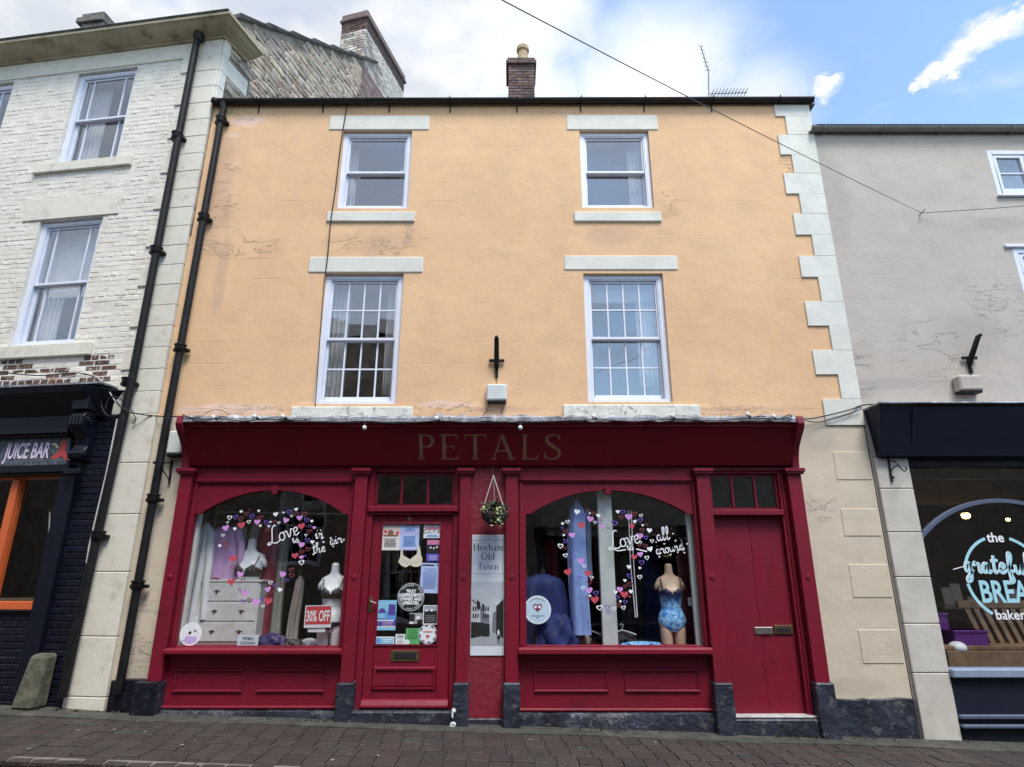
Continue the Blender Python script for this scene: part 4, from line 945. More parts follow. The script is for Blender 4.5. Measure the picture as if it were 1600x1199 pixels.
jbx(JX1 + .005, JX1 + .21, -.09, -.003, -.4, ze - .02, 'pilaster')
jbx(-5.6, JX1 + .005, -.05, .02, JZ0 - .02, JZ0 - .001, 'window_ledge')
# orange window
m_orangep = mat('orange_paint', (.62, .13, .035), (.55, .11, .03), 3., .45, (40., .4, .002))
wf = MB(ML.M); o0 = -.035
xs_m = lx(24, 745, o0)
fz0, fz1 = JZ0, JZ1 - .0
ow = MB(ML.M).box(JX1 - .045, JX1, .03, .09, fz0, fz1).box(-5.2, JX1 - .045, .03, .09, fz1 - .04, fz1).box(-5.2, JX1 - .045, -.03, .09, fz0, fz0 + .09).build('window', m_orangep, jb, bev=.005)
mx0 = lx(22, 750, 0)
for m_x in (mx0 + .04, mx0 - 1.2): MB(ML.M).box(m_x - .05, m_x + .05, -.015, .10, fz0 + .09, fz1 - .04).build('mullion', m_orangep, ow, bev=.006)
for a, c_ in ((mx0 + .09, JX1 - .045), (mx0 - 1.15, mx0 - .01)): MB(ML.M).rect(a, c_, fz0 + .09, fz1 - .04, .05).build('pane', m_glassdim, ow, fix=False)
room(ML, jb, -5.3, -.55, -.1, 3.2, .36, 4., m_room)
jc = thing('cafe_table', 'dim cafe table behind the orange framed window', 'table', tuple(ML.M @ Vector((-1.8, .9, 1.0))), R(-8))
MB(ML.M).box(-2.3, -1.2, .6, 1.2, 1.18, 1.22).build('tabletop', m_wood, jc, bev=.005)
for x in (-2.25, -1.27):
    for y in (.63, 1.13): MB(ML.M).box(x, x + .04, y, y + .04, .0, 1.18).build('leg', m_wood, jc)
cab = [PLv(78, 800, .14), PLv(73, 880, .14), PLv(60, 925, .14), PLv(56, 936, .14), PLv(60, 943, .14), PLv(66, 930, .14)]
tag(MB().tube([Vector(p) for p in spline([tuple(c_) for c_ in cab], 5)], .008, 5).build('cable', m_cablew), 'loose white cable hanging inside the orange framed window', 'cable')
# stone guard block
bp = [ML.pt(42, 1112, -.16)]; bx_ = bp[0][0]; g = gz(-6)
t = MB(ML.M); bw0 = .175
t.hexa([(bx_ - .16, -.24, g - .02), (bx_ + .10, -.24, g - .02), (bx_ + .12, -.02, g - .02), (bx_ - .16, -.02, g - .02), (bx_ - .11, -.17, g + .52), (bx_ + .11, -.17, g + .52), (bx_ + .13, -.02, g + .54), (bx_ - .11, -.02, g + .54)])
tag(t.build('guard_stone', m_bollard, None, bev=.03), 'mossy upright guard stone standing against the navy brick wall', 'stone')

# ================================================================== RED SHOPFRONT
sf = thing('red_shopfront', 'dark red painted timber shopfront with arched display windows and two doors', 'shopfront', (-.3, -.1, gz(0)))
YPIL = -.13
PX = [((281, 300), 745, -.13, 'P1'), ((555, 574), 745, -.13, 'P2'), ((719, 736), 760, -.13, 'P3'), ((790, 809), 760, -.13, 'P4'), ((1088, 1109), 745, -.13, 'P5'), ((1231, 1252), 745, -.13, 'P6')]
ztop = ZP(738, -.13)
pil = {}
for (a, c_), yy, Y, nm in PX:
    x0, x1 = XP(a, yy, Y), XP(c_, yy, Y); pil[nm] = (x0, x1)
    p = MB().box(x0, x1, Y, .0, ZP(1068, -.13), ztop).build('pilaster', m_red, sf, bev=.005)
    MB().box(x0 - .025, x1 + .025, Y - .035, 0, ztop - .025, ztop).box(x0 - .04, x1 + .04, Y - .05, 0, ztop + .001, ztop + .045).build('cap', m_red, p, bev=.005)
    MB().disc((x0 + x1) / 2, ZP(902, Y), .026, Y - .012, 16, Y + .01).build('boss', m_red, p, bev=.005)
    MB().hexa([(x0 - .025, Y - .06, -.6), (x1 + .025, Y - .06, -.6), (x1 + .025, 0, -.6), (x0 - .025, 0, -.6), (x0 - .02, Y - .045, ZP(1068, Y - .045)), (x1 + .02, Y - .045, ZP(1068, Y - .045)), (x1 + .02, 0, ZP(1068, Y - .045) + .01), (x0 - .02, 0, ZP(1068, Y - .045) + .01)]).build('base_block', m_navy, p, bev=.012)
_y = -.13 - .064; _b = MB()
for (cx, cz, rx, rz) in ((709, 1110, .022, .022), (707, 1117, .008, .035), (708, 1131, .030, .020), (707, 1134, .03, .012)):
    X_s, Z_s = M0.pt(cx, cz, _y); _b.poly([(X_s + rx * math.cos(q * math.pi / 5) * (1 + .2 * math.sin(q * 3)), Z_s + rz * math.sin(q * math.pi / 5)) for q in range(10)], _y)
_b.build('paint_splash', m_vw, sf, fix=False)
PLX, PRX = pil['P1'][0], pil['P6'][1]
# fascia, leaning forward
fb, ft = -.12, -.34; zf0, zf1 = ZP(727, fb), ZP(668, ft)
fx0, fx1 = XP(291, 700, -.25), XP(1241, 700, -.25)
fas = MB().hexa([(fx0, fb, zf0), (fx1, fb, zf0), (fx1, .0, zf0), (fx0, 0, zf0), (fx0, ft, zf1), (fx1, ft, zf1), (fx1, 0, zf1), (fx0, 0, zf1)]).build('fascia', m_redf, sf)
MB().box(fx0, fx1, ft - .03, 0, zf1 + .0, zf1 + .035).box(fx0, fx1, ft - .055, 0, zf1 + .036, zf1 + .06).build('fascia_moulding', m_redf, sf, bev=.006)
# lead cover, crumpled
nl = 90; rl = random.Random(4); rings = []
for i in range(nl + 1):
    x = fx0 + .0 + (fx1 - fx0) * i / nl; a = rl.uniform(-.01, .01); c_ = rl.uniform(-.008, .008)
    zt_ = zf1 + .062
    rings.append([(x, ft - .07 + a, zt_ - .006 + c_), (x, ft - .070 + a, zt_ + .040 + c_), (x, ft - .045 + a * 2, zt_ + .075 + rl.uniform(-.012, .012)), (x, -.1, zt_ + .13 + c_), (x, .0, zt_ + .15 + c_), (x, 0, zt_)])
MB().loft(rings).build('lead_flashing', m_lead, sf)
for sgn, xx in ((-1, fx0), (1, fx1)):
    pr = [(0, zf0 - .05), (fb - .02, zf0 - .05), (fb - .03, zf0 + .03), (fb - .045, zf0 + .10), (fb - .09, zf0 + .20), (ft + .04, zf1 - .12), (ft - .05, zf1 - .04), (ft - .09, zf1 + .03), (ft - .07, zf1 + .12), (-.2, zf1 + .17), (0, zf1 + .17)]
    MB().prism_yz(pr, min(xx, xx + sgn * .085), max(xx, xx + sgn * .085)).build('end_console', m_red, sf, bev=.007)
# PETALS on the leaning face
lean = math.atan2(fb - ft, zf1 - zf0)
MF = Matrix.Translation((0, fb, zf0)) @ Matrix.Rotation(lean, 4, 'X')
def fpt(px, py):
    r = ray(px, py); nrm = MF.to_3x3() @ Vector((0, 1, 0)); o = Vector((0, -CD, CH)); d = Vector(r); t_ = (MF.translation - o).dot(nrm) / d.dot(nrm); q = MF.inverted() @ (o + d * t_); return q.x, q.z
pa, pb = fpt(650, 718), fpt(878, 679); hgt = pb[1] - pa[1]
Wn = sum(SER[c][1] + .14 for c in 'PETALS') - .14
serif('PETALS', MF, (pa[0] + pb[0]) / 2, pa[1], -.004, hgt, m_gold, sf, gap=.14, sx_=(pb[0] - pa[0]) / (Wn * hgt), each='letter')

# header boards / window frames
def bx(x0, x1, y0, y1, z0, z1, nm, m=None, parent=None, bev=.005): return MB().box(x0, x1, y0, y1, z0, z1).build(nm, m or m_red, parent or sf, bev=bev)
def P2(px, py, Y): q = M0.pt(px, py, Y); return q
def display_window(xa, xb, ol, orr, ytop_fr, arch_pk, spring, ybot, kx, nm):
    """xa..xb = between pilasters; ol/orr opening edges; arch in a flat board"""
    Yb = -.055; zT = ZP(729, Yb) + .03; zfr = ZP(ytop_fr, Yb); zs = ZP(spring, Yb); zpk = ZP(arch_pk, Yb); zb = ZP(ybot, Yb)
    x0, x1 = ol, orr
    wn = MB()
    wn.box(xa, xb, Yb, 0, zfr, zT)                                   # header
    wn.box(xa, x0 - .001, Yb + .012, .02, zb, zfr - .001).box(x1 + .001, xb, Yb + .012, .02, zb, zfr - .001)
    n = 26; ins = .10; ax0, ax1 = x0 + ins * .55, x1 - ins * .55; cxm = (ax0 + ax1) / 2; hw = (ax1 - ax0) / 2
    rise = zpk - zs; Rr = (hw * hw + rise * rise) / (2 * rise)
    top = []
    for i in range(n + 1):
        x = ax0 + (ax1 - ax0) * i / n; top.append((x, zpk - Rr + math.sqrt(max(Rr * Rr - (x - cxm) ** 2, 0))))
    poly = [(x0, zs)] + top + [(x1, zs), (x1, zfr - .002), (x0, zfr - .002)]
    w0 = wn.build('window', m_red, sf, bev=0)
    cells_ = MB(); seq = [(x0, zs), (ax0 - .001, zs)] + top + [(ax1 + .001, zs), (x1, zs)]
    for i in range(len(seq) - 1):
        (a, za_), (c_, zc_) = seq[i], seq[i + 1]
        if c_ - a < 1e-5: continue
        Y0, Y1 = Yb + .016, .0
        cells_.quad((a, Y0, za_), (c_, Y0, zc_), (c_, Y0, zfr - .002), (a, Y0, zfr - .002)).quad((a, Y0, za_), (a, Y1, za_), (c_, Y1, zc_), (c_, Y0, zc_)).quad((a, Y1, za_), (c_, Y1, zc_), (c_, Y1, zfr - .002), (a, Y1, zfr - .002))
    cells_.build('arched_head', m_red, w0, fix=False)
    MB().box(xa + .03, xb - .03, Yb - .025, Yb, zfr - .012, zfr + .02).box(xa + .03, xb - .03, Yb - .012, Yb, zfr - .03, zfr - .012).build('head_moulding', m_red, w0, bev=.005)
    for x in (xa + .02, xb - .045): MB().box(x, x + .025, Yb - .012, Yb + .012, zb, zfr - .03).build('bead', m_red, w0, bev=.005)
    zk = ZP(arch_pk, Yb)
    MB().prism([(kx - .045, zk + .05), (kx + .045, zk + .05), (kx + .03, zk - .05), (kx - .03, zk - .05)], Yb - .01, .0).build('keystone', m_red, w0, bev=.004)
    MB().rect(x0 - .01, x1 + .01, zb - .02, zpk + .02, .004).build('pane', m_glass, w0, fix=False)
    MB().box(x0, x1, -.03, .02, zb - .015, zb + .008).build('glazing_bead', m_red, w0, bev=.004)
    return x0, x1, zb, zs, zpk
oL = ((XP(306, 803, 0) + XP(277, 1010, 0)) / 2, (XP(545, 803, 0) + XP(531, 1010, 0)) / 2)
oR = ((XP(822, 803, 0) + XP(822, 1010, 0)) / 2, (XP(1082, 803, 0) + XP(1097, 1010, 0)) / 2)
dw1 = display_window(pil['P1'][1], pil['P2'][0], oL[0], oL[1], 752, 766, 803, 1011, XP(429, 770, -.05), 'a')
dw2 = display_window(pil['P4'][1], pil['P5'][0], oR[0], oR[1], 750, 766, 803, 1010, XP(950, 770, -.05), 'b')
# sills and stall risers
def stall(xa, xb, ysill0, ysill1, pans, yb):
    zs0, zs1 = ZP(ysill1, -.18), ZP(ysill0, -.18)
    bx(xa - .0, xb + .0, -.15, .3, zs0, zs1 - .012, 'shop_sill', bev=.01); bx(xa, xb, -.185, -.15, zs0 + .012, zs1 - .02, 'sill_nosing', bev=.01)
    zb = ZP(yb, -.03); r = bx(xa, xb, -.03, .05, zb, zs0 - .001, 'stall_riser', bev=0)
    for (a, c_) in pans:
        x0, x1 = XP(a, 1060, -.03), XP(c_, 1060, -.03); z0, z1 = ZP(1082, -.03), ZP(1045, -.03)
        t_ = .028; MB().box(x0, x1, -.052, -.03, z1 - t_, z1).box(x0, x1, -.052, -.03, z0, z0 + t_).box(x0, x0 + t_ * .8, -.046, -.03, z0 + t_, z1 - t_).box(x1 - t_ * .8, x1, -.046, -.03, z0 + t_, z1 - t_).build('panel_moulding', m_red, r, bev=.008)
    MB().box(xa, xb, -.06, -.03, zb + .0, zb + .035).build('bottom_rail', m_red, r, bev=.012)
    n = 24; rs = random.Random(int(abs(xa) * 100)); tops = [(xa + (xb - xa) * i / n, zb - .004 + rs.uniform(-.006, .003)) for i in range(n + 1)]
    rings = [[(x, -.075 + .012 * math.sin(x * 3 + 1), -.6), (x, -.085 + .010 * math.sin(x * 4.3) + rs.uniform(-.004, .004), zz - .07), (x, -.072 + rs.uniform(-.004, .004), zz - .012), (x, -.055, zz), (x, .05, zz), (x, .05, -.6)] for x, zz in tops]
    MB().loft(rings).build('stone_plinth', m_navy, sf, smooth=True)
stall(pil['P1'][1], pil['P2'][0], 1012, 1025, ((272, 381), (403, 508)), 1108)
stall(pil['P4'][1], pil['P5'][0], 1011, 1025, ((834, 950), (975, 1092)), 1112)
# middle panel of painted plaster
mz = ZP(1122, -.05)
bx(pil['P3'][1], pil['P4'][0], -.055, .05, mz, ZP(728, -.05) + .03, 'plaster_panel', m_redwall, bev=0)
bx(pil['P3'][1], pil['P4'][0], -.075, .05, -.6, mz - .002, 'stone_plinth', m_navy, bev=.012)
# main door
dx0, dx1 = pil['P2'][1], pil['P3'][0]; fwd_ = .075; Yd = -.04
zhead = ZP(728, Yd) + .02; zsill = ZP(1109, Yd)
fr_ = MB().box(dx0, dx0 + fwd_, Yd, .06, zsill, zhead - .0).box(dx1 - fwd_, dx1, Yd, .06, zsill, zhead).box(dx0 + fwd_, dx1 - fwd_, Yd, .06, ZP(738, Yd), zhead).build('door_frame', m_red, sf, bev=.006)
MB().box(dx0 + .01, dx1 - .01, Yd - .035, Yd, ZP(730, Yd), ZP(726, Yd) + .01).build('frame_moulding', m_red, fr_, bev=.005)
ztr0, ztr1 = ZP(802, Yd), ZP(792, Yd)
MB().box(dx0 + .02, dx1 - .02, Yd - .04, .06, ztr0 + .012, ztr1).box(dx0 + fwd_, dx1 - fwd_, Yd - .015, .05, ztr0 - .02, ztr0 + .011).build('transom_bar', m_red, fr_, bev=.008)
def transom(x0, x1, z0, z1, y):
    b_ = MB(); wdt = (x1 - x0)
    t_ = MB().box(x0, x1, y, y + .04, z0, z0 + .03).box(x0, x1, y, y + .04, z1 - .03, z1).box(x0, x0 + .03, y, y + .04, z0 + .03, z1 - .03).box(x1 - .03, x1, y, y + .04, z0 + .03, z1 - .03).build('transom_window', m_red, sf, bev=.004)
    for k in (1, 2): xx = x0 + wdt * k / 3; MB().box(xx - .014, xx + .014, y - .004, y + .04, z0 + .03, z1 - .03).build('glazing_bar', m_red, t_, bev=.003)
    for k in range(3): xx = x0 + wdt * k / 3; MB().quad((xx, y + .02, z0), (xx + wdt / 3, y + .02 + .003 * (k - 1), z0), (xx + wdt / 3, y + .02 + .003 * (k - 1), z1), (xx, y + .02, z1)).build('pane', m_glass, t_, fix=False)
transom(dx0 + fwd_ + .002, dx1 - fwd_ - .002, ztr1 + .002, ZP(738, Yd) - .002, 0.)
lx0, lx1 = dx0 + fwd_ + .004, dx1 - fwd_ - .004; ly = .0; lz0, lz1 = ZP(1107, ly), ztr0 - .024
gx0, gx1 = (XP(597, 817, ly) + XP(584, 1010, ly)) / 2, (XP(690, 817, ly) + XP(685, 1010, ly)) / 2; gz0_, gz1_ = ZP(1010, ly), ZP(817, ly)
door = MB().box(lx0, gx0, ly, ly + .045, lz0, lz1).box(gx1, lx1, ly, ly + .045, lz0, lz1).box(gx0, gx1, ly, ly + .045, gz1_, lz1).box(gx0, gx1, ly, ly + .045, lz0, gz0_).build('door', m_red, sf, bev=.003)
door['label'] = 'half glazed red shop door covered in posters'
t_ = .018; MB().box(gx0, gx1, ly - .012, ly + .01, gz0_, gz0_ + t_).box(gx0, gx0 + t_, ly - .012, ly + .01, gz0_ + t_, gz1_).box(gx1 - t_, gx1, ly - .012, ly + .01, gz0_ + t_, gz1_).box(gx0 + t_, gx1 - t_, ly - .012, ly + .01, gz1_ - t_, gz1_).build('glazing_bead', m_red, door, bev=.004)
MB().rect(gx0, gx1, gz0_, gz1_, ly + .02).build('pane', m_glass, door, fix=False)
px0, px1 = XP(583, 1060, ly), XP(680, 1060, ly); z0, z1 = ZP(1078, ly), ZP(1042, ly); t_ = .03
MB().box(px0, px1, ly - .02, ly, z1 - t_, z1).box(px0, px1, ly - .02, ly, z0, z0 + t_).box(px0, px0 + t_, ly - .02, ly, z0 + t_, z1 - t_).box(px1 - t_, px1, ly - .02, ly, z0 + t_, z1 - t_).build('panel_moulding', m_red, door, bev=.009)
MB().prism_yz([(ly, ZP(1093, ly - .05)), (ly - .03, ZP(1095, ly - .05)), (ly - .07, ZP(1103, ly - .07)), (ly - .07, ZP(1107, ly - .07)), (ly, ZP(1107, ly))], lx0, lx1).build('weather_bar', m_red, door, bev=.006)
lt = MB().box(XP(610, 1025, ly), XP(655, 1025, ly), ly - .010, ly, ZP(1034, ly), ZP(1016, ly)).build('letterbox', m_brass, door, bev=.004)
MB().box(XP(615, 1025, ly), XP(650, 1025, ly), ly - .014, ly - .010, ZP(1030, ly), ZP(1020, ly)).build('flap', m_darkslot, lt, bev=.002)
hd = MB().box(XP(576, 945, ly), XP(582, 945, ly), ly - .008, ly, ZP(957, ly), ZP(933, ly)).build('handle', m_brass, door, bev=.002)
MB().tube([W(579, 939, ly - .005), W(579, 940, ly - .05), W(588, 943, ly - .05)], [.012, .01, .009], 8).build('lever', m_chrome, hd, smooth=True)
text('6', M0, XP(640, 810, ly), ZP(814, ly), ly - .004, .10, solid('pale_brass_numeral', (.42, .26, .20)), door, name='numeral')
bx(dx0, dx1, -.16, .1, -.6, ZP(1111, -.12), 'door_step', m_navy, bev=.015)
# right-hand double door
ex0, ex1 = pil['P5'][1], pil['P6'][0]
zs2 = ZP(1121, Yd); zh2 = zhead
fr2 = MB().box(ex0, ex0 + .02, Yd, .06, zs2, zh2).box(ex1 - .085, ex1, Yd, .06, zs2, zh2).box(ex0 + .02, ex1 - .085, Yd, .06, ZP(740, Yd), zh2).build('door_frame', m_red, sf, bev=.006)
MB().box(ex1 - .055, ex1 - .035, Yd - .02, Yd, zs2, ZP(740, Yd)).box(ex0 + .01, ex1 - .02, Yd - .03, Yd, ZP(736, Yd), ZP(731, Yd)).build('frame_moulding', m_red, fr2, bev=.006)
zt0, zt1 = ZP(806, Yd), ZP(797, Yd)
MB().box(ex0 + .0, ex1 - .07, Yd - .035, .06, zt0, zt1).build('transom_bar', m_red, fr2, bev=.01)
transom(ex0 + .022, ex1 - .087, zt1 + .002, ZP(740, Yd) - .002, 0.)
mid = (XP(1174, 850, .02) + XP(1201, 1100, .02)) / 2
for a, c_, yy in ((ex0 + .022, mid - .002, .02), (mid + .002, ex1 - .087, .027)):
    n = 3; dl = MB().box(a, c_, yy, yy + .04, zs2 + .002, zt0 - .002).build('door_leaf', m_red, sf, bev=.003)
MB().box(XP(1210, 985, .01), XP(1239, 985, .01), .008, .027, ZP(991, .01), ZP(977, .01)).build('letterbox', m_brass, dl, bev=.003)
MB().box(XP(1214, 985, .01), XP(1235, 985, .01), .004, .008, ZP(988, .01), ZP(981, .01)).build('flap', m_darkslot, dl, bev=.001)
hb = MB().box(XP(1179, 985, .01), XP(1208, 985, .01), .004, .02, ZP(991, .01), ZP(980, .01)).build('latch_plate', m_chrome, dl, bev=.006)
bx(ex0, ex1, -.14, .1, -.6, ZP(1124, -.12), 'door_step', m_navy, bev=.012)
bx(ex0 + .005, ex1 - .01, -.10, .1, ZP(1124, -.12) + .002, ZP(1119, -.10), 'threshold', mat('worn_white_threshold', (.52, .50, .48), (.3, .29, .28), 9., .7), bev=.008)
# shop interior
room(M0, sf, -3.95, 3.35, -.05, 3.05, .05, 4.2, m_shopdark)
MB().box(pil['P1'][0], pil['P2'][1], .02, 1.1, ZP(1008, 0) - .06, ZP(1010, 0) - .02).box(pil['P1'][0], pil['P2'][1], 1.08, 1.1, 0, ZP(1010, 0) - .06).build('display_platform', mat('display_board', (.30, .29, .27), None, 4., .7), sf)
MB().box(pil['P4'][0], pil['P5'][1], .02, 1.1, ZP(1008, 0) - .06, ZP(1010, 0) - .02).box(pil['P4'][0], pil['P5'][1], 1.08, 1.1, 0, ZP(1010, 0) - .06).build('display_platform', mat('display_board_dark', (.05, .045, .042), None, 4., .7), sf)
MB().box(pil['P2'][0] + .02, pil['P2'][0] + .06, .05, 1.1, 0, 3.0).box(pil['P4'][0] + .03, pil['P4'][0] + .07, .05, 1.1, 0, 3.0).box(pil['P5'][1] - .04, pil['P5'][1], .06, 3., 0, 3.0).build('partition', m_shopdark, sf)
MB().box(oL[0] - .06, oL[0] + .02, .06, .12, dw1[2], dw1[4]).build('side_reveal', m_curtain, sf)
MB().box(oR[1] - .05, oR[1] + .01, .06, .12, dw2[2], dw2[4]).build('side_reveal', m_plasticw, sf)
MB().box(XP(938, 900, .10), XP(961, 900, .10), .10, .18, dw2[2] - .02, 3.0).build('post', m_plasticw, sf, bev=.006)

# ------------------------------------------------------------------ decals
DT = 956 / 957
def heart_pts(cx, cz, s, n=18):
    o = []
    for k in range(n):
        t_ = 2 * math.pi * k / n; x = 16 * math.sin(t_) ** 3; z = 13 * math.cos(t_) - 5 * math.cos(2 * t_) - 2 * math.cos(3 * t_) - math.cos(4 * t_)
        o.append((cx + x / 34 * s, cz + (z + 2.5) / 34 * s))
    return o
HM = {'w': (m_vw, 0), 'W': (m_vw, 1), 'p': (m_vp, 0), 'r': (m_vr, 0), 'u': (m_vu, 1), 'b': (m_vb, 1)}
def hearts(root, data, ox_, oy_, sc_, y):
    for k, (hx, hy, kd, s) in enumerate(data):
        px, py = ox_ + hx / sc_, oy_ + hy / sc_; X, Z = M0.pt(px, py, y); S = s / sc_ * .0080 * 1.62; m, hollow = HM[kd]
        yy = y - .0004 * (k % 5); rz = random.uniform(-.3, .3)
        A = Matrix.Translation((X, yy, Z)) @ Matrix.Rotation(rz, 4, 'Y'); b_ = MB(A); P_ = heart_pts(0, 0, S)
        if hollow:
            Q = heart_pts(0, 0, S * .60); n = len(P_)
            b_.add([(p[0], 0, p[1]) for p in P_] + [(p[0], 0, p[1]) for p in Q], [(i, (i + 1) % n, (i + 1) % n + n, i + n) for i in range(n)])
        else: b_.poly(P_, 0)
        b_.build('heart', m, root, fix=False)
HL = [(312,132,'w',22),(398,112,'b',18),(495,125,'w',20),(190,197,'W',34),(253,193,'u',36),(310,210,'b',34),(365,160,'b',32),(425,185,'u',38),(485,195,'b',22),(525,193,'b',30),(170,245,'W',18),(315,278,'r',50),(392,240,'W',28),(480,243,'p',42),(512,280,'w',20),(572,250,'u',36),(618,240,'w',15),(600,285,'w',18),(625,290,'u',20),(660,240,'b',28),(703,250,'W',22),(672,162,'w',34),(752,143,'w',16),(775,225,'p',42),(812,138,'u',38),(835,180,'W',20),(885,110,'w',26),(878,160,'b',28),(920,200,'p',40),(975,160,'b',40),(990,222,'u',36),(1048,232,'w',22),(940,287,'r',48),(1025,280,'u',20),(1072,300,'p',24),(1020,340,'b',34),(585,325,'b',30),(152,305,'p',44),(245,312,'w',24),(150,475,'b',44),(88,488,'w',22),(120,380,'W',24),(200,568,'u',32),(228,625,'r',54),(165,630,'u',17),(165,660,'u',19),(222,712,'b',32),(300,790,'p',46),(210,870,'r',50),(335,850,'b',32),(290,885,'u',22),(290,940,'u',24),(348,985,'p',50),(332,1070,'u',34),(400,1060,'b',36),(465,1080,'p',56),(528,1050,'u',30),(592,1070,'r',54),(540,1118,'W',24),(570,1010,'b',28),(590,945,'p',40),(617,873,'W',30),(660,900,'u',28),(650,968,'b',28),(713,948,'w',32),(727,893,'b',30),(740,788,'p',46),(787,848,'u',26),(835,800,'b',38),(833,740,'b',32),(940,665,'W',38),(873,595,'r',44),(940,610,'p',30),(980,595,'u',19),(943,555,'b',34),(1003,525,'b',34),(937,480,'p',44),(1053,450,'w',28),(1000,430,'u',34),(985,378,'W',20),(1245,408,'w',14),(1380,425,'w',14),(1270,495,'w',12),(1140,328,'w',11),(1168,450,'w',14),(1180,545,'w',13),(1065,577,'w',13)]
HR = [(277,137,'w',40),(350,172,'u',32),(388,125,'b',22),(450,152,'b',32),(500,175,'w',30),(410,150,'w',15),(413,212,'p',46),(463,245,'W',24),(515,240,'u',36),(128,258,'w',22),(180,240,'W',30),(122,305,'u',21),(320,280,'r',50),(160,340,'b',30),(140,377,'w',18),(155,440,'u',34),(105,492,'W',38),(225,380,'p',42),(150,515,'b',22),(158,590,'W',32),(185,765,'r',50),(232,540,'u',30),(245,610,'u',34),(320,650,'p',46),(352,700,'W',26),(390,780,'r',46),(428,820,'W',26),(300,820,'u',32),(408,868,'b',36),(340,925,'W',26),(405,955,'p',46),(475,985,'u',38),(412,1010,'w',17),(380,1030,'b',24),(462,1055,'r',52),(513,1135,'W',40),(590,1130,'u',32),(665,1145,'W',28),(540,290,'p',30),(600,310,'u',22),(665,255,'u',44),(702,135,'w',28),(752,135,'u',34),(735,195,'b',32),(815,190,'p',50),(880,155,'b',34),(945,175,'W',26),(935,225,'u',34),(880,237,'w',26),(850,285,'r',40),(960,275,'w',17),(1000,270,'b',24),(955,325,'b',34),(1030,330,'w',36),(930,390,'p',46),(995,405,'u',32),(1057,440,'W',28),(937,455,'W',22),(985,490,'b',32),(1038,525,'w',38),(925,490,'b',24),(935,580,'p',40),(1005,615,'W',32),(870,608,'r',40),(950,665,'u',38),(818,710,'w',30),(930,720,'w',20),(820,805,'u',34),(930,815,'W',32),(775,850,'w',22),(830,890,'b',34),(780,910,'b',28),(722,945,'p',40),(680,972,'w',24),(838,965,'w',28),(770,1000,'r',50),(697,1025,'u',30),(728,1067,'w',17),(778,1075,'u',30),(708,1110,'b',34),(762,1135,'W',30),(600,1180,'u',32),(825,1018,'r',15),(1175,305,'w',14),(1277,362,'w',12),(1303,435,'w',12),(1185,468,'w',12),(1423,468,'w',12),(1250,580,'w',12),(1135,602,'w',12),(1395,560,'w',12),(1325,555,'w',12),(1255,305,'b',10),(1085,375,'b',12),(1100,450,'w',10),(1110,490,'b',11),(1345,410,'b',10),(1400,410,'b',10)]
YD = -.001
d1 = thing('window_decal', 'wreath of small hearts reading Love is in the air on the left display window', 'window decal', tuple(W(430, 870, YD)), group='heart decals on the display windows')
hearts(d1, HL, 330, 780, 6.661, YD)
cp = .0080
script('Love', M0, 421, 852, YD - .003, .20, m_vw, d1, rot=20, wd=.062)
script('is', M0, 457, 849, YD - .003, .13, m_vw, d1, rot=10, wd=.085)
script('in', M0, 492, 842, YD - .003, .14, m_vw, d1, rot=0, wd=.085)
script('the', M0, 489, 866, YD - .003, .125, m_vw, d1, rot=12, wd=.085, gap=.03)
script('air', M0, 516, 852, YD - .003, .125, m_vw, d1, rot=12, wd=.085, gap=.03)
d2 = thing('window_decal', 'wreath of small hearts reading Love is all around on the right display window', 'window decal', tuple(W(960, 870, YD)), group='heart decals on the display windows')
hearts(d2, HR, 860, 780, 6.661, YD)
script('Love', M0, 954, 859, YD - .003, .20, m_vw, d2, rot=12, wd=.062)
script('is', M0, 980, 860, YD - .003, .13, m_vw, d2, rot=4, wd=.085)
MB().ribbon([(XP(958, 860, YD), ZP(858, YD)), (XP(966, 861, YD), ZP(861, YD)), (XP(978, 860, YD), ZP(859, YD))], .012, YD - .003).ribbon([(XP(994, 859, YD), ZP(858, YD)), (XP(1011, 862, YD), ZP(862, YD))], .014, YD - .003).build('lettering', m_vw, d2, fix=False)
script('all', M0, 1027, 846, YD - .003, .15, m_vw, d2, rot=8, wd=.08, gap=.05)
script('around', M0, 1026, 867, YD - .003, .125, m_vw, d2, rot=10, wd=.085, gap=.03)

